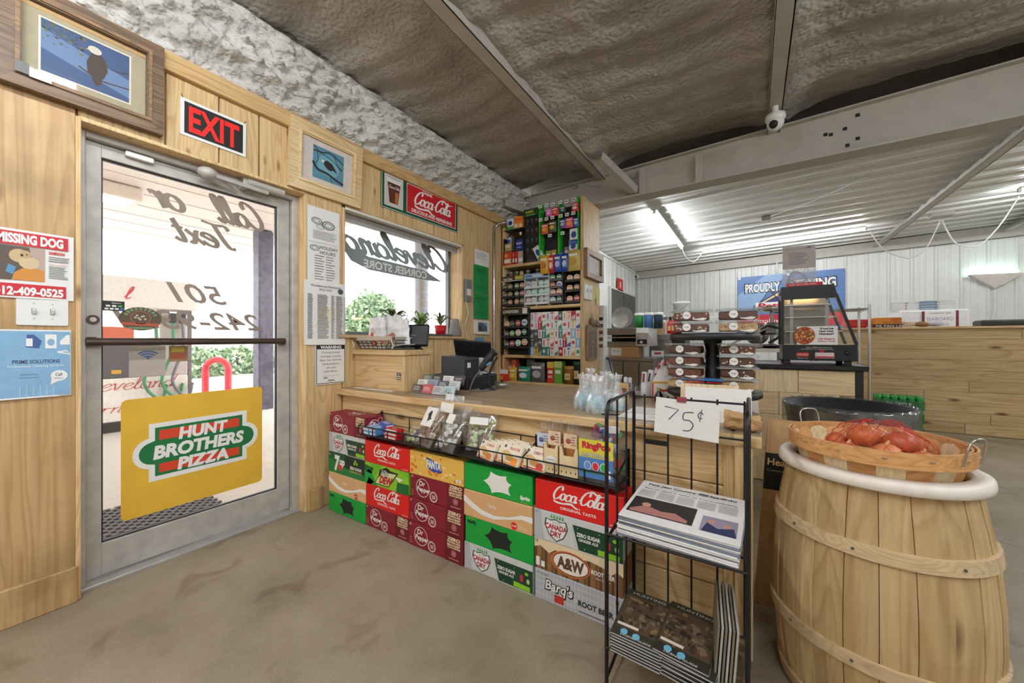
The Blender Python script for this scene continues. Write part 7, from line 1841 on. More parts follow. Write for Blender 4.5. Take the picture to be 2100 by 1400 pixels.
for i in range(4):
    p = pz(1318 + 8 * i, 815 - 2 * i); T = TR(p, 8, 0, 4 + 5 * i); q = MB(T); q.box(-.014, .014, 0, .006, 0, .15 + .01 * i, mat((226, 226, 232), .3)); st = q.build('wrapped_straw_pack', label='tall clear packet with maroon print, %s from left' % ORD[i], cat='packet'); q = MB(T); q.rect(FY(0, -.0006, 0), -.009, .09, .003, .14, ink((150, 60, 66) if i % 2 == 0 else (90, 84, 90)), 0); q.rect(FY(0, -.0006, 0), -.013, .004, .013, .08, ink((240, 240, 244)), 0); q.build('front_print', st)
for i in range(5):
    p = pz(1386 + 4 * i, 818 - i); a = 3 * i; b2 = V((-.03 + .004 * i, .02, .19 - .006 * i)); q = MB(); q.tube([p + V((0, 0, .001)), p + b2], .006, mat(((206, 50, 44), (232, 150, 90), (130, 70, 50), (206, 60, 50), (226, 200, 190))[i], .4), 8); q.build('candy_stick', label='%s candy stick leaning beside house carton' % ('striped red', 'orange', 'brown', 'plain red', 'pale')[i], cat='candy stick')
p = pz(1351, 824); q = MB(); q.lathe([(0, 0), (.022, 0), (.023, .005), (.023, .035), (.010, .055), (.009, .068), (0, .068)], p, mat((26, 24, 28), .2), 16); st = q.build('syrup_bottle', label='small dark bottle before the house carton', cat='bottle'); q = MB(); q.lathe([(.011, .06), (.011, .075), (0, .075)], p, mat((160, 140, 100), .4), 12); q.build('cap', st); q = MB(); q.rect(FY(p.x, p.y - .0235, p.z), -.008, .012, .008, .026, ink((150, 150, 156)), 0); q.build('label_print', st)
for i, px in enumerate((1393, 1404, 1414)):
    p = pz(px, 814); q = MB(); q.lathe([(0, 0), (.014, 0), (.014, .05), (0, .05)], p, glass(tint=(.8, .76, .66), gloss=.15, rough=.05, key='amber'), 12); st = q.build('glass_vial', label='amber glass vial right of house carton, %s from left' % ORD[i], cat='jar'); q = MB(); q.lathe([(.0145, .045), (.0145, .056), (0, .056)], p, GREYP, 12); q.build('cap', st)

# white board, wooden tray and crumpled kraft bag at the counter corner
c0 = pz(1445, 838); 
q = MB(TR((-.235, 1.70, CT), 3, -12)); q.box(-.005, .232, 0, .004, .0, .138, PAPER, .001); q.build('white_board', label='blank white board leaning at the counter corner', cat='board')
q = MB(TR((-.245, 1.715, CT), 3, -12)); q.box(-.015, .20, 0, .012, .0, .15, PINE_PALE, .002); st = q.build('wooden_panel', label='pale wooden panel behind the blank white board', cat='board')
q = MB(TR((-.235, 1.692, CT), 3, -12)); q.box(.0, .12, -.004, 0, .0, .055, CARD); q.build('kraft_card', label='kraft card strip in front of white board', cat='card')
q = MB(); km = mat((196, 158, 110), .85)
def kb(u, v, s):
    return (-.09 + .115 * u + .006 * noise.noise(V((u * 5, v * 5, 1))), 1.60 - s * .035 * (1 - (2 * v - 1) ** 4) + .012 * noise.noise(V((u * 4, v * 3, s))), CT + .002 + .072 * v * (1 - .25 * u) + .008 * noise.noise(V((u * 6, 4, v * 3))))
q.grid(lambda u, v: kb(u, v, 1), 12, 8, km, False); q.grid(lambda u, v: kb(1 - u, v, -1), 12, 8, km, False); q.build('kraft_bag', label='crumpled kraft paper bag lying at the counter corner', cat='bag')

# two-tier round display stand with fudge boxes
tc = V((-.17, 2.12, 0))
root = empty('tier_stand', (tc.x, tc.y, CT), 'black two-tier round display stand on counter', 'stand')
q = MB(); q.lathe([(0, 0), (.12, 0), (.12, .02), (.05, .04), (.04, .06)], (tc.x, tc.y, CT), BLACKP, 24); q.build('foot', root)
for z, r_ in ((.865, .21), (1.14, .20)):
    q = MB(); q.lathe([(0, 0), (r_ - .01, 0), (r_, .006), (r_, .03), (r_ - .008, .034), (0, .034)], (tc.x, tc.y, z - .034), BLACKP, 36); q.build('disc_tray', root)
q = MB(); q.lathe([(.055, .83), (.035, .92), (.03, 1.05), (.05, 1.14)], (tc.x, tc.y, 0), BLACKP, 18); q.build('column', root)
def fudge(px, py, zb, w, d, h, c, label, Y=None, n2=0, rz=0, nuts=None, at=None):
    p = at if at is not None else V((0, 0, 0))
    root = empty('fudge_box', V((p.x, p.y, zb)), label, 'fudge box'); T = TR((p.x, p.y, zb), rz)
    q = MB(T); q.box(-w / 2 + .012, w / 2 - .012, -d / 2 + .008, d / 2 - .008, .006, h * .84, mat(c, .6, 0, .25, .3, 60), .006); q.build('fudge_slab', root)
    if nuts:
        rn = random.Random(int(px)); 
        for k in range(10):
            q = MB(T); q.ball((rn.uniform(-w * .4, w * .4), -d / 2 + .012, rn.uniform(.012, h * .7)), .006, mat(nuts), 6); q.build('nut', root)
    q = MB(T); q.add([(-w / 2 + .006, -d / 2 + .005, 0), (w / 2 - .006, -d / 2 + .005, 0), (w / 2 - .006, d / 2 - .005, 0), (-w / 2 + .006, d / 2 - .005, 0), (-w / 2, -d / 2, h), (w / 2, -d / 2, h), (w / 2, d / 2, h), (-w / 2, d / 2, h)], [(3, 2, 1, 0), (0, 1, 5, 4), (1, 2, 6, 5), (2, 3, 7, 6), (3, 0, 4, 7)], CLEAR); q.build('clear_tub', root)
    q = MB(T); q.box(-w / 2 - .004, w / 2 + .004, -d / 2 - .004, d / 2 + .004, h - .002, h + .006, glass(tint=(.9, .92, .93), gloss=.2, rough=.1, key='lid', alpha=.1), .002); q.build('lid', root)
    q = MB(T); f = FY(0, -d / 2 - .001, 0); q.disc(f, -w * .1, h * .55, h * .36, W_, n=0); q.text(f, 'Fudge', -w * .1, h * .58, h * .14, K, w=h * .4, n=.0004); q.build('round_label', root)
    q = MB(T); q.tube(smooth3([(w * .05, -d / 2 - .0005, h * .18), (w * .25, -d / 2 - .0005, h * .12), (w * .38, -d / 2 - .0005, h * .2)]), [.003, .003, .003, .004, .005, .007, .008, .009, .008, .006, .004, .003, .002][:13], WHITEP, 6); q.build('spoon', root)
BRf = (112, 66, 48); DBR = (92, 54, 40); TANf = (196, 160, 112)
UP = 1.141
for i, (x, y, c, nt_, lab, z) in enumerate(((-.255, 2.03, BRf, (230, 216, 196), 'chocolate fudge box, upper tray, lower left', UP), (-.255, 2.03, BRf, (236, 220, 200), 'chocolate nut fudge box, upper tray, top left', UP + .0565), (-.062, 2.05, TANf, (150, 110, 70), 'tan nut fudge box, upper tray, lower right', UP), (-.062, 2.05, DBR, None, 'dark fudge box, upper tray, top right', UP + .0565))):
    fudge(100 + i, 0, z, .178, .13, .05, c, lab, nuts=nt_, rz=4, at=V((x, y, 0)))
LOW = .866
for i, (c, nt_, lab) in enumerate(((TANf, (170, 130, 80), 'tan fudge box, lower tray, bottom of left stack'), (BRf, (150, 90, 60), 'brown fudge box, lower tray, second of left stack'), (BRf, None, 'brown fudge box, lower tray, third of left stack'), (DBR, None, 'dark fudge box, lower tray, top of left stack'))):
    fudge(120 + i, 0, LOW + .0565 * i, .172, .13, .05, c, lab, nuts=nt_, rz=-3, at=V((-.285, 2.07, 0)))
for i, (c, nt_, lab) in enumerate(((TANf, (170, 130, 80), 'tan fudge box, lower tray, bottom of right stack'), (DBR, (234, 214, 190), 'pale speckled fudge box, lower tray, second of right stack'), (DBR, (236, 220, 196), 'dark nut fudge box, lower tray, third of right stack'), (BRf, (220, 190, 160), 'brown nut fudge box, lower tray, top of right stack'))):
    fudge(140 + i, 0, LOW + .0565 * i, .165, .13, .05, c, lab, nuts=nt_, rz=5, at=V((-.065, 2.10, 0)))
for i, dx in enumerate((0, .03, .058)):
    p = V((-.365 + dx * .9, 2.10 - .05 * (i > 0) - .03 * (i > 1), UP)); q = MB(); q.lathe([(0, 0), (.016, 0), (.017, .05), (.008, .068), (.007, .075)], p, mat((206, 32, 36), .3), 14); st = q.build('hot_sauce_bottle', label='small red sauce bottle on upper tray, %s from left' % ORD[i], cat='bottle'); q = MB(); q.lathe([(.0085, .072), (.0085, .088), (0, .088)], p, BLACKP, 10); q.build('cap', st); q = MB(); q.rect(FY(p.x, p.y - .0173, p.z), -.009, .015, .009, .04, ink((240, 190, 120)), 0); q.build('label_print', st)
pouch('cookie_bag', TR((-.20, 1.955, LOW + .002), 4, -72), .19, .11, .04, (90, 140, 200), 'blue topped clear bag of jumbo cookies on lower tray', 'bag', ([(214, 160, 110), (200, 140, 90)], 7, .022, .6, 'cookie'), lambda q, f: (q.rect(f, -.09, .07, .09, .105, ink((70, 130, 200)), 0), q.text(f, 'JUMBO', -.03, .05, .018, ink((206, 40, 50)), w=.08, bold=.05, n=.001), q.text(f, 'donut', .045, .052, .018, ink((206, 40, 50)), w=.06, bold=.05, n=.001), q.rect(f, -.04, .025, .0, .036, ink((30, 120, 70)), 0)), seed=21)

# ================================================================ wire newspaper rack
NX0, NX1, NY0, NY1, NH = -0.392, -0.012, 1.165, 1.490, 0.905
NR = empty('newspaper_rack', (-0.2, 1.33, 0), 'black wire newspaper rack in front of the counter', 'rack')
for x in (NX0, NX1):
    q = MB(); q.tube([(x, NY0, 0.004), (x, NY0, NH - .05)] + [(x, NY0 + .03 - .03 * math.cos(R(a)), NH - .05 + .05 * math.sin(R(a))) for a in (30, 60, 90)] + [(x, NY1 - .03, NH + .005), (x, NY1 - .01, NH), (x, NY1, NH - .02), (x, NY1, 0.004)], .0065, BLACKW, 8); q.build('side_hoop', NR)
    for y in (1.275, 1.385):
        q = MB(); q.tube([(x, y, .03), (x, y, NH + .004)], .004, BLACKW, 6); q.build('side_wire', NR)
    for z in (.03, .47):
        q = MB(); q.tube([(x, NY0, z), (x, NY1, z + .03)], .005, BLACKW, 6); q.build('side_rail', NR)
for i, px in enumerate((1322, 1370, 1418, 1471, 1527)):
    x = PX(px, 900, Y=NY1).x; q = MB(); q.tube([(x, NY1, .02), (x, NY1, NH - .008)], .0035, BLACKW, 6); q.build('back_wire', NR)
for z in (NH - .018, .765, .50, .03):
    q = MB(); q.tube([(NX0, NY1, z), (NX1, NY1, z)], .004, BLACKW, 6); q.build('back_rail', NR)
for z in (.49, .13):
    for y in (1.14, 1.24, 1.34, 1.44):
        q = MB(); q.tube([(NX0, y + (.02 if y < 1.16 else 0), z), (NX1, y + (.02 if y < 1.16 else 0), z)], .004, BLACKW, 6); q.build('shelf_wire', NR)
q = MB(); q.box(PX(1322, 900, Y=NY1).x, PX(1368, 900, Y=NY1).x, NY1 - .003, NY1, .708, .726, BLACKW); q.build('label_plate', NR)
f = Frame((-0.315, 1.480, 0.748), (1, -.03, 0), (0.02, -.03, 1))
q = MB(); q.slab(f, [(0, .012), (.215, 0), (.218, .132), (.006, .145)], .001, PAPER); st = q.build('price_sign', label='white handwritten seventy-five cent sign on newspaper rack', cat='sign')
f2 = f.sub(0, 0, .001); q = MB(); PEN = ink((50, 50, 84)); q.line(f2, [(.038, .112), (.085, .104), (.052, .064)], .0036, PEN); q.line(f2, [(.135, .098), (.105, .094), (.102, .07), (.122, .068), (.134, .052), (.122, .032), (.1, .03)], .0034, PEN, smooth=True); q.line(f2, [(.166, .094), (.158, .102), (.15, .092), (.153, .08), (.163, .08)], .003, PEN, smooth=True); q.line(f2, [(.161, .112), (.155, .068)], .0024, PEN); q.build('handwriting', st)
c = f.p(.095, .142, .002); q = MB(); q.obox(c, .032, .012, .018, mat((150, 60, 66), .5), None, .002); q.build('binder_clip', label='small red patterned binder clip holding the price sign', cat='clip')
# newspapers
for i in range(12):
    left = i < 8
    z = .495 + .0052 * (i if left else i)
    T = TR((-.195 + random.uniform(-.004, .004), 1.165 + random.uniform(-.006, .006), z), -2 + random.uniform(-1.5, 1.5), 3)
    q = MB(T); q.box(-.165, .165, 0, .30, 0, .0048, mat((226, 224, 222) if i % 3 else (120, 126, 140), .8, 0, .04), .0015); st = q.build('folded_newspaper', label='folded newspaper in wire rack, %s from top of the pile' % ORD[11 - i], cat='newspaper', group='newspapers in the wire rack')
    if i == 11:
        q = MB(T); f = FZ(-.165, 0, .005); q.text(f, 'Petit Jean Country', .105, .272, .015, K, w=.16, bold=.02, shear=.1); q.text(f, 'Headlight', .262, .272, .015, K, w=.09, bold=.02, shear=.1); q.disc(f, .205, .272, .016, GREYI, .01); q.rect(f, .01, .252, .32, .2535, LGREY); q.text(f, 'Paper mill upgrade to expand site, focus on sustainability', .165, .236, .010, K, w=.29)
        for c in range(5): q.greek(f, .012 + c * .062, .066 + c * .062, .222, .165, 9, LGREY, .4, jit=.05)
        q.rect(f, .012, .04, .205, .155, ink((44, 40, 44))); q.poly(f, [(.02, .06), (.06, .10), (.11, .08), (.15, .09), (.19, .06), (.19, .045), (.02, .045)], ink((176, 120, 110)), .0009); q.disc(f, .06, .105, .014, ink((200, 150, 130)), n=.0011); q.rect(f, .225, .03, .318, .125, ink((150, 140, 160))); q.poly(f, [(.23, .03), (.318, .03), (.31, .08), (.27, .06), (.24, .085)], ink((44, 50, 90)), .0009); q.disc(f, .25, .095, .011, ink((190, 140, 120)), n=.0011); q.disc(f, .292, .085, .011, ink((190, 140, 120)), n=.0011); q.build('front_page', st)
# magazines on the low shelf
def magazine(T, w, h, label, c, art):
    q = MB(T); q.box(-w / 2, w / 2, 0, h, 0, .005, mat((214, 214, 216), .5), .001); q.box(-w / 2, w / 2, 0, h, .0045, .0056, mat(c, .35)); st = q.build('magazine', label=label, cat='magazine', group='magazines on the low rack shelf')
    if art:
        q = MB(T); f = FZ(-w / 2, 0, .0058); rn = random.Random(int(T.translation.x * 1000))
        q.rect(f, .004, h * .16, w - .004, h * .86, ink((78, 62, 44)), .0002)
        for k in range(70): q.disc(f, rn.uniform(.012, w - .012), rn.uniform(h * .2, h * .82), rn.uniform(.003, .013), ink(((96, 80, 56), (54, 44, 34), (120, 98, 66), (40, 34, 28), (110, 96, 78))[k % 5]), rn.uniform(.003, .009), .0003 + k * .000004, 7)
        for k in range(10):
            u = rn.uniform(.1, .9) * w; q.line(f, [(u, h * .25), (u + rn.uniform(-.02, .02), h * .42)], .0009, ink((150, 122, 76)), .0007)
        q.text(f, 'HUNTING', w / 2, h * .93, h * .05, ink((190, 186, 170)), w=w * .7, n=.0004); q.rect(f, .01, h * .2, w * .5, h * .25, ink((220, 214, 200)), .0008); q.disc(f, w * .25, h * .1, .011, ink((110, 180, 210)), n=.0005); q.disc(f, w * .5, h * .09, .011, ink((110, 180, 210)), n=.0005); q.text(f, 'LICENSE GUIDE', w * .5, h * .04, h * .03, W_, w=w * .6, n=.0004); q.build('cover', st)
for i in range(9):
    magazine(TR((-.302 + .003 * (i % 2), 1.145 + .004 * (i % 3), .136 + .0062 * i), -3 + (i % 3), 8), .15, .20, 'camouflage covered hunting magazine, left pile, %s from top' % ORD[8 - i], (52, 54, 44), i == 8)
for i in range(10):
    magazine(TR((-.175 + .008 * (i % 3), 1.14 + .006 * (i % 4), .136 + .0062 * i), -8 + 2 * (i % 4), 9), .15, .20, 'camouflage covered hunting magazine, middle pile, %s from top' % ORD[9 - i], (46, 46, 38), i == 9)
magazine(TR((-.085, 1.16, .155), -6, 10), .12, .19, 'tan grass covered magazine right of middle pile', (110, 92, 60), True)
for i in range(6):
    T = Matrix.Translation((-.088 + .009 * i, 1.16, .136)) @ Matrix.Rotation(R(-86), 4, 'Y') @ Matrix.Rotation(R(6), 4, 'X')
    q = MB(T); q.box(0, .19, 0, .22, 0, .0055, mat((176, 172, 164) if i % 2 else (120, 112, 96), .5), .001); q.build('magazine', label='upright magazine at the rack right side, %s from left' % ORD[i], cat='magazine', group='magazines on the low rack shelf')

# ================================================================ barrel, basket, onions
BC = V((0.315, 1.60, 0))
root = empty('barrel', BC, 'large pine barrel with wooden hoops beside the counter', 'barrel')
def br(z): t = z / .71; return .213 + .05 * math.sin(PI * (.10 + .82 * t) ) ** 1.0 * 1.0 - .012 * t
ns = 22
for k in range(ns):
    a0 = 360 * k / ns + .18; a1 = 360 * (k + 1) / ns - .18
    q = MB(); zs_ = [0, .1, .2, .3, .4, .5, .6, .71]
    off = .0015 * ((k * 7) % 3)
    def pt(a, z, d): r_ = br(z) - d + off; return (BC.x + r_ * math.cos(R(a)), BC.y + r_ * math.sin(R(a)), z)
    vs_ = []
    for z in zs_:
        vs_ += [pt(a0, z, .003), pt((a0 + a1) / 2, z, 0), pt(a1, z, .003), pt(a1, z, .022), pt(a0, z, .022)]
    fs = []
    for j in range(len(zs_) - 1):
        for e in range(5): fs.append((j * 5 + e, j * 5 + (e + 1) % 5, (j + 1) * 5 + (e + 1) % 5, (j + 1) * 5 + e))
    n5 = 5 * (len(zs_) - 1); fs += [(4, 3, 2, 1, 0), (n5, n5 + 1, n5 + 2, n5 + 3, n5 + 4)]
    q.add(vs_, fs, STAVE); q.build('stave', root)
for zc in (.535, .235, .03):
    q = MB(); q.lathe([(br(zc - .018) - .002, zc - .018), (br(zc - .018) + .009, zc - .018), (br(zc + .018) + .009, zc + .018), (br(zc + .018) - .002, zc + .018)], BC, HOOPW, 44, smooth=False); hp = q.build('hoop', root)
    for a in (250, 215, 300):
        q = MB(); r_ = br(zc) + .0095; q.ball((BC.x + r_ * math.cos(R(a)), BC.y + r_ * math.sin(R(a)), zc), .004, GREYP, 6); q.build('nail', hp)
q = MB(); q.lathe([(.20, .70), (.236, .70), (.2405, .704), (.2415, .716), (.239, .728), (.232, .732), (.2, .732), (.196, .72), (.20, .70)], BC, mat((236, 226, 214), .4), 48); q.build('rim_liner', root)
q = MB(); q.lathe([(0, .55), (.20, .55)], BC, STAVE, 24); q.build('head', root)
root = empty('bushel_basket', (BC.x, BC.y, .66), 'wooden bushel basket sitting in the barrel top', 'basket')
q = MB(); q.lathe([(.0, .655), (.165, .655)], BC, BASKETW, 24); q.build('bottom', root)
for k in range(20):
    a = 360 * k / 20; q = MB(); wd = 8.9
    def bp(da, z, d): r_ = .168 + .036 * (z - .655) / .145 - d; return (BC.x + r_ * math.cos(R(a + da)), BC.y + r_ * math.sin(R(a + da)), z)
    m = BASKETW if k % 2 else BASKETR
    q.add([bp(-wd, .655, 0), bp(wd, .655, 0), bp(wd, .80, 0), bp(-wd, .80, 0), bp(-wd, .655, .003), bp(wd, .655, .003), bp(wd, .80, .003), bp(-wd, .80, .003)], [(0, 1, 2, 3), (7, 6, 5, 4), (0, 4, 5, 1), (1, 5, 6, 2), (2, 6, 7, 3), (3, 7, 4, 0)], m); q.build('slat', root)
for nm, r0, z0, z1 in (('outer_band', .2085, .762, .806), ('inner_band', .1985, .768, .804)):
    q = MB(); q.lathe([(r0 - .002, z0), (r0 + .002, z0), (r0 + .0035, z1), (r0 - .001, z1), (r0 - .002, z0)], BC, BASKETR, 44, smooth=False); ob_ = q.build(nm, root) if nm[0] == 'i' else q.build(nm, root); bnd = ob_ if nm[0] == 'o' else bnd
for k in range(14):
    a = 360 * k / 14 + 8; q = MB(); q.box(-.0015, .0015, -.006, .006, 0, .002, CHROME); 
    q = MB(TR((BC.x + .2125 * math.cos(R(a)), BC.y + .2125 * math.sin(R(a)), .786), a)); q.box(-.001, .0015, -.006, .006, -.001, .001, CHROME); q.build('staple', bnd)
for a in (128, -42):
    d = V((math.cos(R(a)), math.sin(R(a)), 0)); s_ = V((-d.y, d.x, 0)); c = BC + d * .216
    q = MB(); q.tube(smooth3([c - s_ * .035 + V((0, 0, .78)), c - s_ * .035 + d * .01 + V((0, 0, .83)), c - s_ * .02 + d * .012 + V((0, 0, .848)), c + s_ * .02 + d * .012 + V((0, 0, .848)), c + s_ * .035 + d * .01 + V((0, 0, .83)), c + s_ * .035 + V((0, 0, .78))]), .0025, CHROME, 6); q.build('wire_handle', root)
ON = [(206, 110, 62), (190, 92, 58), (222, 140, 90)]
onions = [(-.02, .01, .80, .041), (.062, .0, .79, .043), (.022, .08, .785, .04), (-.075, .06, .765, .034), (.10, .07, .765, .037), (.02, -.062, .765, .036), (.095, -.062, .755, .033), (-.065, -.05, .755, .034)]
for i, (dx, dy, z, r_) in enumerate(onions):
    c = BC + V((dx, dy, z)); root = empty('onion', c - V((0, 0, r_)), 'brown onion in the red net bag, %s' % ('topmost at centre', 'right of the topmost', 'behind the topmost', 'left rear', 'right rear', 'front centre', 'front right', 'front left')[i], 'onion', 'onions in the basket')
    q = MB(); q.ball(c, r_, mat(ON[i % 3], .4, 0, .2, 0, 40), 14, 1, 1, .88); q.build('bulb', root)
    q = MB(); q.cyl(c + V((0, 0, r_ * .8)), c + V((.004, 0, r_ * 1.15)), r_ * .2, mat((214, 160, 110)), r_ * .08, 7); q.build('stem', root)
q = MB(); NET = mat((196, 44, 36), .5); nc = BC + V((.012, .012, .715))
def netp(u, v):
    a = u * 2 * PI; ph = v * PI / 2; nn = 1 + .10 * noise.noise(V((math.cos(a) * 2, math.sin(a) * 2, v * 3)))
    return V((nc.x + .125 * nn * math.cos(a) * math.cos(ph) * (1.1 if math.cos(a) > 0 else .95), nc.y + .115 * nn * math.sin(a) * math.cos(ph), nc.z + .02 + .115 * nn * math.sin(ph) ** .8))
for k in range(20):
    q.tube([netp(k / 20 + .16 * j / 10, j / 11) for j in range(11)], .0007, NET, 4, cap=False); q.tube([netp(k / 20 - .16 * j / 10, j / 11) for j in range(11)], .0007, NET, 4, cap=False)
q.build('net_bag', label='red net bag stretched over the onions', cat='bag')

# tall paper sack between counter and barrel
root = empty('paper_sack', (0.1, 1.95, 0), 'tall kraft and black paper sack behind the barrel', 'sack')
q = MB(); km = mat((200, 164, 118), .85, 0, .08); bm = mat((34, 32, 34), .5)
def sack(u, v, s):
    x = .005 + .17 * u; y = 1.93 - s * (.05 * (1 - v * .6)) + .01 * noise.noise(V((u * 4, v * 5, s))) + .05 * v; return (x + .05 * v, y, .001 + .76 * v)
q.grid(lambda u, v: sack(u, v * .62, 1), 10, 14, km, False); q.grid(lambda u, v: sack(u, .62 + v * .2, 1), 10, 6, bm, False); q.grid(lambda u, v: sack(u, .82 + v * .18, 1), 10, 5, km, False); q.grid(lambda u, v: sack(1 - u, v, -1), 10, 16, km, False); q.build('paper_body', root)
q = MB(); fs_ = Frame(V(sack(.05, .70, 1)) + V((0, -.012, 0)), (1, 0, 0), (.06, .06, 1)); q.text(fs_, 'Healthy', 0, .06, .028, ink((236, 200, 150)), w=.12, al='l', bold=.02); q.text(fs_, 'Community Pet', 0, .025, .01, LGREY, w=.11, al='l'); q.build('lettering', root)

# trash can with liner
tcx = V((.44, 2.80, 0)); root = empty('trash_can', tcx, 'round black trash can with clear liner behind the barrel', 'trash can')
q = MB(); q.lathe([(0, .002), (.22, .002), (.275, .73), (.285, .735), (.285, .745), (.268, .745), (.21, .02), (0, .02)], tcx, mat((40, 40, 42), .5), 36); q.build('can', root)
q = MB(); FILM = glass(tint=(.72, .72, .73), gloss=.16, rough=.1, key='liner', alpha=.12, c=(176, 178, 180))
def lin_f(u, v):
    a = u * 2 * PI; w = noise.noise(V((math.cos(a) * 3, math.sin(a) * 3, v * 2)))
    if v < .5: t = v / .5; r_ = .292 + .004 * w; z = .63 + .05 * w + (.752 - .63 - .05 * w) * t
    else: t = (v - .5) / .5; r_ = .288 - .05 * t + .008 * w; z = .752 - .25 * t
    return (tcx.x + r_ * math.cos(a), tcx.y + r_ * math.sin(a), z + .004 * math.sin(a * 23))
q.grid(lin_f, 60, 12, FILM, True, True); q.build('liner', root)

# ================================================================ back room
# plank-fronted serving bar
root = empty('serving_bar', (3.0, 6.9, 0), 'tall knotty plank serving bar across the back room', 'counter')
rn = random.Random(3); PY = 6.62
for r_ in range(10):
    z0 = .005 + r_ * .1245; x = .95; cuts = [x, x + rn.uniform(.8, 2.3), x + rn.uniform(2.6, 3.6), 4.9]
    for a, c in zip(cuts[:-1], cuts[1:]):
        q = MB(); q.box(a + .001, c - .001, PY, PY + .02, z0 + .001, z0 + .1235, PLANK, .003); q.build('front_plank', root)
q = MB(); q.box(.9, 4.95, PY - .03, 7.2, 1.252, 1.28, PINE_X, .003); q.build('bar_top', root)
q = MB(); q.box(.95, 4.9, PY + .02, 7.1, 0, 1.25, PINE_PALE); q.build('carcass', root)
# demo counter with pizza warmer
DX0, DX1, DYF, DZ = -.45, .66, 3.56, .925
root = empty('pizza_counter', (.1, 3.9, 0), 'pale wooden pizza counter with black worktop', 'counter')
q = MB(); q.box(DX0, DX1 + .02, DYF - .03, 4.25, DZ - .035, DZ, mat((30, 28, 28), .3), .004); q.build('worktop', root)
for r_ in range(5):
    for k in range(3):
        xa = DX0 + .02 + k * .36 - (.12 if r_ % 2 else 0); xb = min(xa + .357, DX1 - .05); xa = max(xa, DX0 + .02); q = MB(); q.box(xa, xb, DYF, DYF + .015, .01 + r_ * .175, .01 + (r_ + 1) * .175 - .002, PINE_PALE if (r_ + k) % 2 else wood('panel_x', (234, 210, 168), (220, 192, 146), (170, 130, 90), 'X', 1.1, 0.1), .001); q.build('front_board', root)
q = MB(); q.box(DX1 - .045, DX1 - .005, DYF - .005, DYF + .03, 0, DZ - .035, BLACKP); q.build('black_leg', root)
q = MB(); q.box(DX0, DX1 - .05, DYF + .02, 4.2, .0, DZ - .04, PINE_PALE); q.build('carcass', root)
# warmer
T = TR((.385, 3.62, DZ), 0); root = empty('pizza_warmer', (.385, 3.8, DZ), 'black glass-sided pizza warming cabinet with lit shelves', 'food warmer')
BKm = mat((26, 24, 24), .35)
def wp(nm, a, m=BKm, bev=.003): q = MB(T); q.box(*a, m, bev); return q.build(nm, root)
wbase = wp('base', (-.19, .25, 0, .40, .03, .15))
for (x, y) in ((-.16, .03), (.2, .03), (-.16, .36), (.2, .36)): wp('foot', (x - .02, x + .02, y - .02, y + .02, 0, .03))
q = MB(T); q.add([(-.19, 0, .15), (.25, 0, .15), (.25, .40, .15), (-.19, .40, .15), (-.19, .0, .56), (.13, .0, .56), (.13, .40, .56), (-.19, .40, .56)], [(3, 7, 4, 0)], CLEAR); q.add([(-.19, .002, .15), (.25, .002, .15), (.13, .002, .53), (-.19, .002, .53)], [(0, 1, 2, 3)], CLEAR); q.add([(.25, 0, .15), (.25, .4, .15), (.13, .4, .53), (.13, 0, .53)], [(0, 1, 2, 3)], CLEAR); q.build('glass', root)
q = MB(T); q.slab(FY(0, .006, 0), [(-.20, .50), (.14, .50), (.12, .60), (-.20, .60)], .012, BKm); q.box(-.20, .11, 0, .40, .57, .60, BKm, .004); q.build('hood', root)
for p0, p1 in (((.245, .004, .15), (.13, .004, .53)), ((-.19, .004, .15), (-.19, .004, .53)), ((.245, .396, .15), (.13, .396, .53)), ((-.19, .396, .15), (-.19, .396, .53))):
    q = MB(T); q.bar(p0, p1, .018, .014, BKm, (0, 1, 0)); q.build('frame_post', root)
wp('rear_panel', (-.19, .14, .395, .40, .15, .56), STAINLESS, 0)
for z in (.25, .36, .455):
    q = MB(T); q.box(-.17, .20 - (z - .15) * .3, .03, .37, z, z + .006, CHROME); q.build('wire_shelf', root)
for x in (-.13, .085): wp('shelf_upright', (x - .01, x + .01, .05, .06, .15, .52), STAINLESS, 0)
wp('heat_lamp', (-.12, .08, .15, .25, .545, .565), glow((255, 214, 150), 14), 0)
wp('interior_floor', (-.18, .23, .01, .39, .15, .156), mat((206, 186, 150), .4), 0)
q = MB(T); f = FY(-.10, -.002, .10); q.rect(f, 0, .05, .24, .19, W_, 0); q.disc(f, .045, .12, .065, ink((176, 90, 40)), .068, .0004)
rn = random.Random(6)
for k in range(40):
    a = rn.random() * 2 * PI; r_ = .056 * rn.random() ** .5; q.disc(f, .045 + r_ * math.cos(a), .12 + r_ * math.sin(a), .008, ink(((210, 150, 60), (150, 40, 30), (90, 100, 50), (226, 190, 120))[k % 4]), n=.0007 + k * .00001, k=7)
for i, t in enumerate(("You've", 'Got Our', 'Number!')): q.text(f, t, .175, .172 - i * .02, .012, K, w=.085, bold=.06, n=.0006)
for i, t in enumerate(('Call Ahead &', 'Carry Out')): q.text(f, t, .175, .095 - i * .017, .010, ink((196, 60, 50)), w=.10, bold=.05, n=.0006)
q.build('pizza_card', root)
q = MB(T); f = FY(-.10, -.0015, .03); q.text(f, 'Take a FREE Pocket Menu &', .13, .10, .007, W_, w=.15); q.text(f, 'Call Ahead For Your Next Pizza Order', .12, .088, .007, W_, w=.19); q.poly(f, [(.13, .08), (.17, .08), (.15, .06)], REDI); q.poly(f, [(.0, .03), (.07, .03), (.075, .045), (.07, .06), (0, .06), (-.005, .045)], ink((196, 60, 50))); q.text(f, 'HUNT BROS', .035, .045, .010, W_, w=.06, n=.001); q.text(f, 'Made For You', .035, .018, .007, W_, w=.06); q.poly(f, rrect(.11, .02, .22, .062, .004), ink((226, 210, 206))); q.rect(f, .112, .022, .218, .034, ink((196, 50, 50)), .001); q.build('menu_strip', wbase)
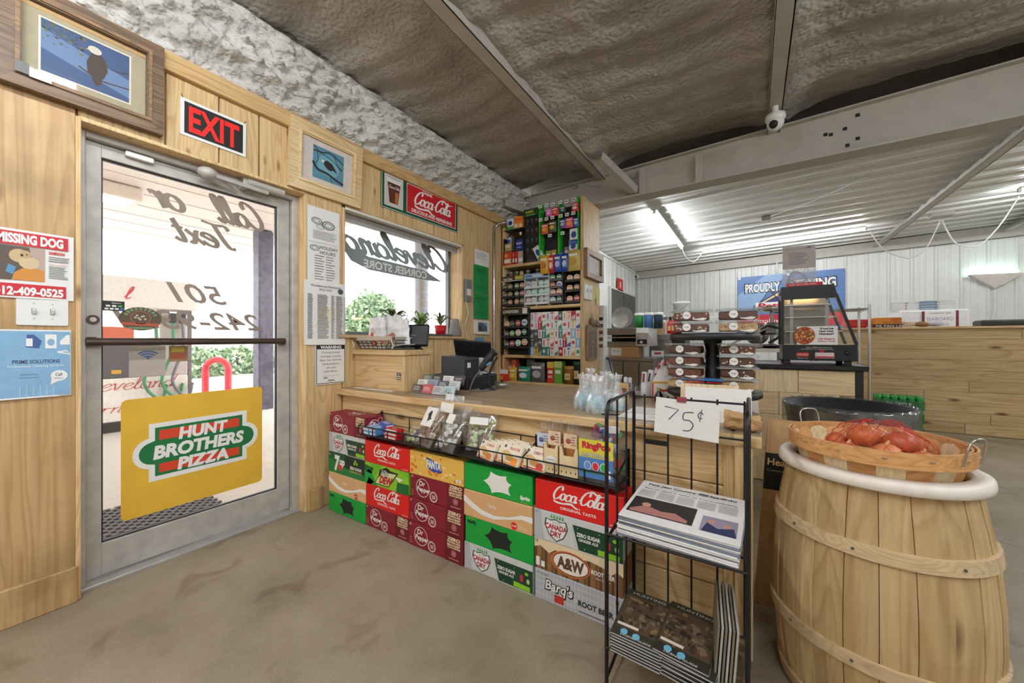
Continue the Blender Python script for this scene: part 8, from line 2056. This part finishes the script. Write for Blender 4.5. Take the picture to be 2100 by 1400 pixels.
q = MB(T); q.lathe([(0, 0), (.018, 0), (.014, .012), (0, .012)], (0, 0, 0), BKm, 12)
q = MB(T @ TR((.19, .0, .09), 0, 90)); q.lathe([(.016, 0), (.013, .014), (0, .014)], (0, 0, 0), BKm, 12); q.build('knob', wbase)
q = MB(TR((.32, 3.62, DZ + .601))); q.box(-.10, .12, 0, .02, 0, .025, mat((200, 36, 40), .4)); st = q.build('red_sign_strip', label='red lettered strip lying on top of pizza warmer', cat='sign'); q = MB(TR((.32, 3.62, DZ + .601))); q.text(FY(-.1, -.0004, 0), 'HUNT BROTHERS PIZZA', .10, .012, .009, W_, w=.17); q.build('lettering', st)
p = TR((.30, 3.70, DZ + .601), 4, -3); q = MB(p); q.box(-.10, .11, 0, .003, 0, .33, glass(tint=(.95, .95, .95), gloss=.1, rough=.08, key='holder', alpha=.25, c=(220, 220, 222)), 0); st = q.build('poster_sleeve', label='tall clear poster sleeve standing on pizza warmer', cat='poster'); q = MB(p); q.box(-.10, .11, -.003, -.001, .15, .33, mat((186, 178, 176), .7)); f = FY(-.1, -.0034, 0); q.greek(f, .04, .17, .28, .18, 7, GREYI, .3); q.rect(f, .01, .305, .2, .307, GREYI, .0004); q.disc(f, .17, .315, .014, GREYI, .006); q.line(f, [(.03, .04), (.06, .12), (.12, .11), (.15, .06), (.10, .03), (.06, .06)], .012, LGREY, smooth=True); q.build('printed_sheet', st)
# chrome wire shelving beside the bar, red baskets, food box
root = empty('wire_shelving', (.8, 5.4, 0), 'chrome wire shelving post and shelf beside plank bar', 'shelf'); X0 = PX(1783, 700, Y=5.2).x
for (x, y) in ((X0, 5.2), (X0, 5.65), (X0 - .42, 5.2), (X0 - .42, 5.65)):
    q = MB(); q.cyl((x, y, 0), (x, y, 1.48), .013, CHROME, n=10); q.build('post', root)
for z in (1.44, .85, .2):
    for k in range(7):
        q = MB(); y = 5.2 + .075 * k; q.tube([(X0 - .42, y, z), (X0, y, z)], .004, CHROME, 5); q.build('shelf_wire', root)
    for x in (X0, X0 - .42):
        q = MB(); q.tube([(x, 5.2, z - .012), (x, 5.65, z - .012)], .005, CHROME, 5); q.build('shelf_edge', root)
def onbar(px0, px1, h, Y, d, c, label, nm, cat, bev=.01, z=1.281):
    x0, x1 = PX(px0, 660, Y=Y).x, PX(px1, 660, Y=Y).x; q = MB(); q.box(x0, x1, Y, Y + d, z, z + h, mat(c, .5), bev); return q.build(nm, label=label, cat=cat), x0, x1
for i in range(3):
    x = PX(1757, 660, Y=6.75).x; q = MB(); q.lathe([(.10, 0), (.14, .05), (.145, .05), (.108, -.002), (0, -.002)], (x, 6.85, 1.284 + .03 * i), mat((206, 50, 44), .5), 20); q.build('food_basket', label='red oval food basket on plank bar, %s from bottom' % ORD[i], cat='basket')
st, x0, x1 = onbar(1790, 1850, .13, 6.72, .2, (226, 140, 40), 'orange pan liner carton on the plank bar', 'liner_carton', 'carton'); q = MB(); f = FY(x0, 6.7195, 1.281); q.rect(f, 0, 0, x1 - x0, .045, ink((44, 30, 26))); q.text(f, 'PIE PAN LINERS', .2, .02, .03, W_, w=.34, n=.0012); q.text(f, 'FOOD SERVICE', .2, .065, .018, K, w=.2); q.disc(f, (x1 - x0) * .8, .10, .05, ink((206, 110, 40)), .025); q.build('front_print', st)
for i, (px, c, lab) in enumerate(((1862, (206, 186, 160), 'pale bread pack on plank bar beside orange carton'), (1888, (150, 110, 70), 'brown bread pack on the plank bar'), (1918, (190, 190, 206), 'clear bagged rolls on the plank bar, nearest calendar'), (1905, (206, 150, 130), 'pink wrapped buns behind the bread packs'))):
    x = PX(px, 660, Y=6.8).x; q = MB(); q.ball((x, 6.8 + .2 * (i == 3), 1.281 + .04), .085, mat(c, .4, 0, .15), 12, 1, .7, .38); q.build('bread_pack', label=lab, cat='bread')
# white chest with foam boxes and calendar
x0, x1 = PX(1846, 640, Y=8.2).x, PX(1990, 640, Y=8.2).x
root = empty('white_freezer', ((x0 + x1) / 2, 8.5, 0), 'white upright freezer chest behind the plank bar', 'freezer'); q = MB(); q.box(x0, x1, 8.2, 8.9, 0, 1.58, mat((240, 238, 236), .4), .02); q.build('cabinet', root); q = MB(); q.box(x0 - .35, x0, 8.25, 8.9, 0, 1.46, mat((232, 230, 228), .4), .02); q.build('side_cabinet', root)
for i, (px, w, c, lab) in enumerate(((1846, .14, (244, 242, 240), 'white foam box stack on the freezer, first from left'), (1874, .14, (244, 242, 240), 'white foam box stack on the freezer, second from left'), (1905, .15, (170, 186, 200), 'blue grey foil tray stack on the freezer'), (1940, .15, (240, 238, 236), 'white foam bowl stack on the freezer, rightmost'))):
    x = PX(px, 620, Y=8.35).x; root = empty('container_stack', (x, 8.4, 1.58), lab, 'containers')
    for k in range(4):
        q = MB(); z = 1.581 + k * .038; q.lathe([(0, 0), (w * .62, 0), (w * .8, .03), (w * .82, .035), (0, .036)], (x, 8.45, z), mat(c, .6), 4 if i < 2 else 18, a0=45, a1=405); q.build('container', root)
f = FY(PX(1890, 640, Y=8.19).x, 8.185, 1.24); w = PX(1966, 640, Y=8.185).x - f.o.x; q = MB(); q.slab(f, [(0, 0), (w, 0), (w, .32), (0, .32)], .004, PAPER); st = q.build('wall_calendar', label='white calendar with maroon sides on the freezer', cat='calendar'); q = MB(); f = f.sub(0, 0, .004); q.rect(f, 0, 0, .03, .32, ink((120, 30, 50))); q.rect(f, w - .03, 0, w, .32, ink((120, 30, 50))); q.text(f, 'CALENDAR 2025', w / 2, .285, .02, K, w=w * .6); q.text(f, 'SEABOARD', w / 2, .20, .05, ink((140, 136, 170)), w=w * .75); q.text(f, 'Foods', w * .6, .12, .05, ink((160, 160, 190)), w=w * .3, shear=.3); q.build('print', st)
x0 = PX(2005, 660, Y=7.0).x; q = MB(); q.box(x0, 4.6, 6.9, 7.15, 1.2815, 1.36, BLACKP, .02); q.build('griddle_lid', label='long low black appliance on plank bar right end', cat='appliance')
# cases of green cans on the floor
for i in range(3):
    T = TR((1.46, 6.10, .0 + .155 * i), -4 * i); root = empty('can_case', T.translation, 'green shrink-wrapped can case on floor by bar, %s one' % ('bottom', 'middle', 'top')[i], 'can case')
    for a in range(4):
        for c in range(6):
            q = MB(T); q.lathe([(0, 0), (.028, 0), (.033, .008), (.033, .13), (.027, .145), (0, .143)], (-.2 + .068 * c, .04 + .068 * a, .002), mat((40, 150, 70), .35, .3), 10); q.build('can', root)
    q = MB(T); q.box(-.235, .175, .003, .28, .001, .11, glass(tint=(.6, .9, .66), gloss=.15, rough=.1, key='wrap', alpha=.35, c=(40, 150, 80)), 0); q.build('shrink_wrap', root); q = MB(T); q.text(FY(-.2, .002, 0), 'RECYCLE', .17, .06, .04, W_, w=.2); q.build('lettering', root)
# banner
f = Frame((PX(1513, 570, Y=YB - .03).x, YB - .035, 1.23), (1, 0, .012), (0, 0, 1)); bw, bh = 1.80, 1.28
q = MB(); BNA = mat((96, 130, 186), .4); q.grid(lambda u, v: tuple(f.p(u * bw, v * bh, .012 * math.sin(u * 9 + v * 4) * (1 - v))), 20, 10, BNA); bn = q.build('banner', label='large blue meat company banner on back wall', cat='banner')
f2 = f.sub(0, 0, .016); q = MB(); q.poly(f2, [(0, bh - .4), (.5, bh), (.9, bh), (.2, .5), (0, .5)], ink((150, 180, 216)), 0); q.rect(f2, .02, .18, bw - .02, .44, ink((196, 40, 56)), .0005); q.text(f2, 'PROUDLY', .45, bh - .26, .19, K, w=.66, bold=.07, n=.001); q.text(f2, 'PROUDLY', .45, bh - .26, .17, W_, w=.62, bold=.04, n=.002); q.text(f2, 'SERVING', 1.30, bh - .24, .19, K, w=.76, bold=.07, n=.001); q.text(f2, 'SERVING', 1.30, bh - .24, .17, W_, w=.72, bold=.04, n=.002)
q.poly(f2, [(.28, .62), (.85, 1.0), (1.45, .62), (.85, .42)], ink((40, 40, 60)), .001); q.poly(f2, [(.31, .62), (.85, .97), (1.41, .62), (.85, .45)], ink((232, 206, 150)), .002); q.poly(f2, [(.45, .68), (.7, .82), (.85, .78), (1.05, .84), (1.25, .68)], ink((50, 56, 110)), .003); q.poly(f2, [(.33, .55), (1.38, .55), (1.38, .70), (.33, .70)], W_, .0035); q.text(f2, 'Petit Jean', .86, .625, .11, ink((190, 40, 50)), w=.95, bold=.04, n=.0045); q.text(f2, 'MEATS', .86, .50, .05, W_, w=.25, bold=.04, n=.0045); q.text(f2, 'Employee Owned', .85, .31, .09, W_, w=1.1, n=.002); q.text(f2, '664-2400', .85, .09, .10, W_, w=1.0, bold=.03, n=.002); q.build('print', bn)
for (u, v) in ((.03, .03), (bw - .03, .03), (.03, bh - .03), (bw - .03, bh - .03), (bw / 2, bh - .03)):
    q = MB(); q.ringd(f2, u, v, .012, .022, CHROME, n=.006, k=12); q.build('grommet', bn)
# wedge wall light
p = PX(1984, 566, Y=YB - .02); root = empty('wall_light', (3.39, YB - .1, 1.98), 'white wedge shaped wall light with glowing tube', 'light'); WGm = mat((226, 216, 206), .5)
q = MB(); q.add([(3.10, YB - .03, 2.23), (3.70, YB - .03, 2.21), (3.70, YB - .16, 2.21), (3.10, YB - .16, 2.23), (3.40, YB - .03, 1.97), (3.40, YB - .08, 1.99)], [(3, 2, 1, 0), (0, 4, 5, 3), (2, 5, 4, 1), (3, 5, 2), (0, 1, 4)], WGm); q.build('shade', root)
q = MB(); q.cyl((3.13, YB - .10, 2.27), (3.64, YB - .10, 2.25), .022, glow((210, 255, 250), 9), n=10); q.build('tube', root)
q = MB(); q.tube(smooth3([(3.40, YB - .03, 1.97), (3.41, YB - .02, 1.7), (3.37, YB - .02, 1.4)]), .005, WHITEP, 6); q.build('cord', root)

# dark cool-room door, ovens and kitchen clutter, left rear
d2 = empty('door_2', (XW, 8.55, 0), kind='structure'); q = MB(); q.box(XW, XW + .035, 7.6, 9.5, 0, 2.2, mat((96, 92, 88), .5, .3, .15)); q.build('door_leaf', d2); q = MB(); q.box(XW, XW + .045, 7.56, 7.6, 0, 2.24, METAL_WHITE); q.box(XW, XW + .045, 7.6, 9.5, 2.2, 2.24, METAL_WHITE); q.build('door_frame', d2); q = MB(); q.box(XW + .035, XW + .04, 8.5, 8.52, 0, 2.2, BLACKP); q.build('meeting_gap', d2)
p = PX(1271, 584, X=XW + .03); q = MB(); q.box(XW + .03, XW + .045, p.y - .2, p.y + .2, p.z - .13, p.z + .13, mat((206, 50, 46))); st = q.build('red_notice', label='small red notice above the dark rear door', cat='notice'); q = MB(); q.text(FX(XW + .0455, p.y, p.z), 'B', 0, 0, .12, W_, bold=.04); q.build('lettering', st)
KY = 5.6
def kbox(nm, r_, Y, d, c, label, cat, zb=None, bev=.01, m=None):
    x0, x1, z0, z1 = prect(*r_, Y); z0 = z0 if zb is None else zb; q = MB(); q.box(x0, x1, Y, Y + d, z0, z1, m or mat(c, .6), bev); return q.build(nm, label=label, cat=cat), x0, x1, z0, z1
def kthing(nm, o, label, cat): return empty(nm, o, label, cat)
# prep table with fridge base
x0, x1, z0, z1 = prect(1238, 742, 1340, 800, KY); tz = PX(1300, 734, Y=KY).z
root = kthing('prep_table', ((x0 + x1) / 2, KY + .3, 0), 'stainless prep table carrying the pizza oven', 'table'); q = MB(); q.box(x0, x1, KY, KY + .7, tz - .04, tz, STAINLESS, .004); q.build('table_top', root)
for k in range(3):
    xa = x0 + (x1 - x0) * (0, .40, .72)[k]; xb = x0 + (x1 - x0) * (.40, .72, 1)[k]; q = MB(); q.box(xa + .006, xb - .006, KY + .01, KY + .04, .12, tz - .05, STAINLESS, .006); q.build('door', root)
q = MB(); q.box(x0 + .01, x1 - .01, KY + .04, KY + .68, .08, tz - .04, STAINLESS); q.build('cabinet', root)
for x in (x0 + .05, x1 - .05): q = MB(); q.cyl((x, KY + .06, 0), (x, KY + .06, .1), .02, BLACKP); q.build('foot', root)
st, a, b_, c_, d_ = kbox('shipping_box', (1250, 711, 1309, 733), KY + .05, .3, (190, 148, 100), 'long cardboard box under the pizza oven', 'box', tz + .001, .003); q = MB(); q.rect(FY(a, KY + .0495, c_), .02, .03, .18, d_ - c_ - .02, PAPER); q.text(FY(a, KY + .0493, c_), 'FAMILY PAN', .1, .1, .02, K, w=.12); q.build('shipping_label', st)
# conveyor oven on legs
oz0 = PX(1290, 712, Y=KY + .1).z; x0, x1, z0, z1 = prect(1244, 672, 1331, 714, KY + .1)
root = kthing('pizza_oven', ((x0 + x1) / 2, KY + .4, oz0), 'stainless conveyor pizza oven on the prep table', 'oven'); h = z1 - oz0
q = MB(); q.box(x0, x1 - .18, KY + .1, KY + .75, z1 - h * .36, z1, STAINLESS, .008); q.box(x0, x1 - .18, KY + .1, KY + .75, oz0 + .001, oz0 + h * .3, STAINLESS, .008); q.box(x0 + .02, x1 - .18, KY + .3, KY + .7, oz0 + h * .28, z1 - h * .34, mat((50, 46, 44), .5, .5)); q.build('oven_body', root)
q = MB(); q.add([(x1 - .18, KY + .06, oz0 + .02), (x1, KY + .06, oz0 + .02), (x1, KY + .7, oz0 + .02), (x1 - .18, KY + .7, oz0 + .02), (x1 - .18, KY + .06, z1 - .08), (x1, KY + .06, z1 - .08), (x1 - .02, KY + .7, z1), (x1 - .18, KY + .7, z1), (x1 - .18, KY + .16, z1), (x1 - .03, KY + .16, z1)], [(3, 2, 1, 0), (0, 1, 5, 4), (1, 2, 6, 9, 5), (4, 5, 9, 8), (8, 9, 6, 7), (2, 3, 7, 6), (3, 0, 4, 8, 7)], mat((196, 194, 190), .35, .5)); cbx = q.build('control_box', root)
q = MB(); q.rect(FY(x1 - .18, KY + .0595, oz0 + .02), .02, .03, .16, .10, K, .0004); q.disc(FY(x1 - .18, KY + .059, oz0 + .02), .08, .06, .02, W_, n=.001); q.build('control_panel', cbx)
q = MB(); q.box(x0 + .05, x1 - .12, KY - .08, KY + .5, oz0 + h * .48, oz0 + h * .52, CHROME); q.build('conveyor', root)
for x in (x0 + .1, x1 - .1): q = MB(); q.cyl((x, KY + .15, tz + .001), (x, KY + .15, oz0 + .03), .018, STAINLESS); q.build('leg', root)
# round pans leaning on top
for i, (px, py, rr) in enumerate(((1277, 648, 23), (1272, 652, 18))):
    c = PX(px, py, Y=KY + .32 - .06 * i); r_ = rr / 767 * (KY * .88 + .7)
    T = TR((c.x, KY + .32 - .06 * i, z1 + r_ + .002), 0, 84); q = MB(T); q.lathe([(0, 0), (r_ * .94, 0), (r_, .02), (r_ * 1.01, .022), (r_ * .955, .006), (0, .006)], (0, 0, 0), mat((206, 204, 200), .4, .35) if i else mat((190, 188, 184), .4, .35), 32); q.build('pizza_pan', label='%s round pizza pan leaning on the oven' % ('larger rear', 'smaller front')[i], cat='pan')
# second oven, boxes, cans
OY = 6.7; st, a, b_, c_, d_ = kbox('second_oven', (1331, 685, 1377, 800), OY, .7, (120, 116, 112), 'grey stainless warming cabinet right of the oven', 'oven', .0, .01, STAINLESS); q = MB(); q.box(b_ - .32, b_ - .12, OY - .01, OY, d_ - .5, d_ - .28, WHITEP); q.rect(FY(b_ - .32, OY - .0105, d_ - .5), .05, .16, .16, .19, REDI); q.disc(FY(b_ - .32, OY - .0105, d_ - .5), .1, .06, .03, K); q.build('control_card', st); q = MB(); q.box(a, b_ + .1, OY - .02, OY + .72, d_ - .1, d_, STAINLESS, .004); q.build('top_edge', st); q = MB(); q.box(b_, b_ + .2, OY + .05, OY + .6, 0, d_ - .02, BLACKP); q.build('side_unit', st)
kbox('shipping_box', (1321, 660, 1356, 685), OY + .2, .35, (176, 138, 96), 'brown cardboard box behind the oven', 'box', d_ + .001, .004); zz = PX(1340, 660, Y=OY + .2).z
st, a, b_, c_, e_ = kbox('shipping_box', (1325, 643, 1357, 660), OY + .22, .33, (236, 234, 232), 'white printed box stacked on the brown carton', 'box', zz + .001, .004); q = MB(); q.rect(FY(a, OY + .2195, c_), .05, .05, .2, .14, ink((200, 120, 120))); q.rect(FY(a, OY + .2195, c_), .24, .03, .36, .08, GREYI); q.build('print', st)
for i, (px, c) in enumerate(((1307, (50, 150, 70)), (1317, (80, 130, 190)), (1322, (40, 60, 80)))):
    x = PX(1308, 665, Y=KY + .55).x + .15 * i; q = MB(); q.lathe([(0, 0), (.07, 0), (.07, .2), (.05, .23), (0, .23)], (x, KY + .62, z1 + .002), mat(c, .4), 14); st = q.build('supply_can', label='%s supply can on top of the oven' % ('green', 'light blue', 'dark')[i], cat='can'); q = MB(); q.lathe([(.072, .21), (.072, .25), (0, .25)], (x, KY + .62, z1 + .002), WHITEP, 14); q.build('lid', st)
# white cupboard with bucket and calendar
FYY = 7.5; st, a, b_, c_, d_ = kbox('white_cupboard', (1382, 650, 1480, 800), FYY, .6, (232, 232, 230), 'white cupboard behind the display stand', 'cupboard', .0, .01); q = MB(); f = FY(PX(1409, 690, Y=FYY - .01).x, FYY - .002, PX(1430, 720, Y=FYY).z); q.rect(f, 0, 0, .42, .36, PAPER); q.rect(f, 0, .22, .42, .28, ink((90, 80, 74)), .001); q.greek(f, .02, .4, .20, .02, 5, GREYI, .2, 6); q.build('calendar_sheet', st)
c = PX(1396, 648, Y=FYY + .2); q = MB(); q.lathe([(0, 0), (.125, 0), (.14, .27), (.15, .275), (.15, .31), (.142, .312), (0, .31)], (c.x, FYY + .25, d_ + .001), mat((232, 232, 228), .4), 20); st = q.build('plastic_bucket', label='white plastic bucket on the white cupboard', cat='bucket'); q = MB(); q.tube(smooth3([(c.x - .145, FYY + .2, d_ + .27), (c.x, FYY + .1, d_ + .16), (c.x + .145, FYY + .2, d_ + .27)]), .004, CHROME, 6); q.build('bail_handle', st)
q = MB(); q.lathe([(0, 0), (.05, 0), (.05, .11), (0, .11)], (c.x - .05, FYY + .06, d_ + .001), mat((110, 180, 80)), 14); q.build('green_can', label='small green can in front of the plastic bucket', cat='can')
# slicer and mixer behind the stand
x0 = PX(1490, 700, Y=5.2).x; root = kthing('meat_slicer', (x0 + .3, 5.3, 0), 'stainless slicer on a white table behind stand', 'slicer'); q = MB(); q.box(x0 - .3, x0 + .62, 5.1, 5.8, .98, 1.02, WHITEP, .004); q.build('table_top', root)
for x in (x0 - .2, x0 + .55): q = MB(); q.box(x - .03, x + .03, 5.15, 5.75, 0, .98, GREYP); q.build('table_leg', root)
q = MB(); q.box(x0, x0 + .5, 5.2, 5.6, 1.021, 1.07, STAINLESS, .01); q.build('base', root); q = MB(TR((x0 + .3, 5.3, 1.19), 20, 80)); q.lathe([(0, 0), (.13, 0), (.13, .02), (0, .03)], (0, 0, 0), CHROME, 24); q.build('blade', root); q = MB(); q.bar((x0 + .05, 5.25, 1.07), (x0 + .42, 5.25, 1.26), .12, .02, STAINLESS); q.build('carriage', root); q = MB(); q.tube(smooth3([(x0 + .42, 5.2, 1.08), (x0 + .56, 5.2, 1.2), (x0 + .44, 5.2, 1.28), (x0 + .34, 5.2, 1.24)]), .015, BLACKP, 8); q.build('handle', root)
xm = PX(1583, 700, Y=5.3).x; SY2 = 5.3; root = kthing('hanging_scale', (xm, 5.3, 0), 'steel pan scale on stand left of pizza warmer', 'scale'); q = MB(); q.lathe([(0, 1.44), (.10, 1.45), (.14, 1.50), (.135, 1.50), (0, 1.46)], (xm - .02, 5.3, 0), CHROME, 20); q.build('pan', root); q = MB(); q.cyl((xm, 5.3, 1.05), (xm, 5.3, 1.45), .02, STAINLESS); q.build('post', root); q = MB(); q.box(xm - .10, xm + .10, 5.2, 5.4, 1.021, 1.06, BLACKP, .01); q.build('foot', root); q = MB(); q.box(xm - .08, xm + .06, 5.25, 5.35, 1.18, 1.32, STAINLESS, .02); q.build('dial_head', root); q = MB()
for a in (-1, 1): q.tube([(xm - .02 + .12 * a, 5.3, 1.5), (xm - .02, 5.3, 1.72)], .004, GREYP, 5)
q.build('hanger', root)
# white post with photo strips at the end of the shelves
x0 = PX(1222, 700, Y=4.3).x; q = MB(); q.box(-1.46, -1.385, 4.03, 4.14, 0, 1.5, mat((226, 226, 222), .5), .005); st = q.build('white_post', label='white boxed post with photo strips behind shelf end', cat='post'); q = MB(); f = FY(-1.455, 4.0295, 1.0)
for i in range(5): q.rect(f, .005, .02 + .075 * i, .066, .085 + .075 * i, PAPER); q.rect(f, .012, .03 + .075 * i, .058, .07 + .075 * i, ink(((120, 90, 84), (80, 80, 86), (150, 90, 80), (90, 70, 60), (60, 60, 66))[i]), .001)
q.build('photo_strip', st)
for i in range(3):
    q = MB(); km = PLASTIC if i else WHITEP; q.grid(lambda u, v: (-1.392 + .10 * u * (1 - .5 * v), 4.06 + .025 * i + .02 * math.sin(u * 5) + .01 * noise.noise(V((u * 4, v * 4, i))), .70 + .2 * v + .02 * i), 8, 8, (mat((214, 220, 214), .4), mat((60, 70, 150), .4), mat((190, 200, 170), .4))[i], False); q.build('hanging_sack', label='%s plastic sack hanging below the carved plaque' % ('pale', 'blue tied', 'greenish')[i], cat='bag')

# ceiling furniture: dome camera, junction box, cords
c = PX(1590, 250, Y=3.45); root = empty('security_camera', c, 'white dome security camera under the steel rafter', 'camera'); q = MB(); q.lathe([(0, .05), (.065, .05), (.065, .02), (.05, .0)], c, WHITEP, 20); q.build('mount', root); q = MB(); q.ball(c - V((0, .01, .015)), .055, WHITEP, 16); bl_ = q.build('ball', root); q = MB(); q.ball(c - V((.012, .045, .035)), .03, K, 12); q.build('lens', bl_); q = MB(); q.cyl(c + V((0, 0, .05)), c + V((0, 0, .12)), .02, WHITEP); q.build('stem', root)
c = PX(1307, 567, Y=9.2); q = MB(); q.cyl(c, c + V((.0, -.12, -.02)), .04, WHITEP, n=12); q.ball(c + V((0, -.12, -.02)), .03, K, 8); q.build('bullet_camera', label='small bullet camera in the far left corner', cat='camera')
c = PX(1571, 450, Z=2.9); q = MB(); q.box(c.x - .06, c.x + .06, c.y - .05, c.y + .05, 2.885, 2.94, mat((130, 120, 110), .5), .005); st = q.build('junction_box', label='grey junction box on the ribbed ceiling', cat='junction box'); q = MB(); q.tube(smooth3([(c.x, c.y, 2.92), (c.x - .8, c.y - .6, 2.90), (c.x - 1.7, c.y - 1.2, 2.86)]), .004, WHITEP, 5); q.tube(smooth3([(c.x, c.y, 2.92), (c.x + .5, c.y - .5, 2.92), (c.x + .9, c.y - 1.0, 2.94)]), .004, WHITEP, 5); q.build('cable', st)
def cord(px, label, Y=7.6):
    q = MB(); q.tube(smooth3([PX(a, b_, Y=Y) for a, b_ in px]), .008, WHITEP, 6); q.build('extension_cord', label=label, cat='cord')
q = MB(); q.tube(smooth3([ceil_pt(-1.09, 7.4, -.04), ceil_pt(-1.05, 7.52, -.2), ceil_pt(-.95, 7.75, -.28), ceil_pt(-.86, 7.95, -.15), ceil_pt(-.82, 8.0, -.04)]), .008, WHITEP, 6); q.build('extension_cord', cat='cord', label='white cord looped between the two rear tube lights')
cord(((1785, 474), (1800, 498), (1820, 516), (1850, 527), (1870, 528), (1900, 508), (1928, 452)), 'white cord sagging from the long tube light')
cord(((1932, 452), (1945, 478), (1960, 498), (1985, 505), (2010, 502), (2050, 462), (2090, 402)), 'white cord rising to the far right tube light')
c = PX(1930, 442, Y=7.6); q = MB(); q.box(c.x - .11, c.x + .11, 7.52, 7.66, c.z - .02, c.z + .04, mat((190, 186, 178), .5), .006); q.build('outlet_box', label='white ceiling outlet box feeding two cords', cat='outlet')
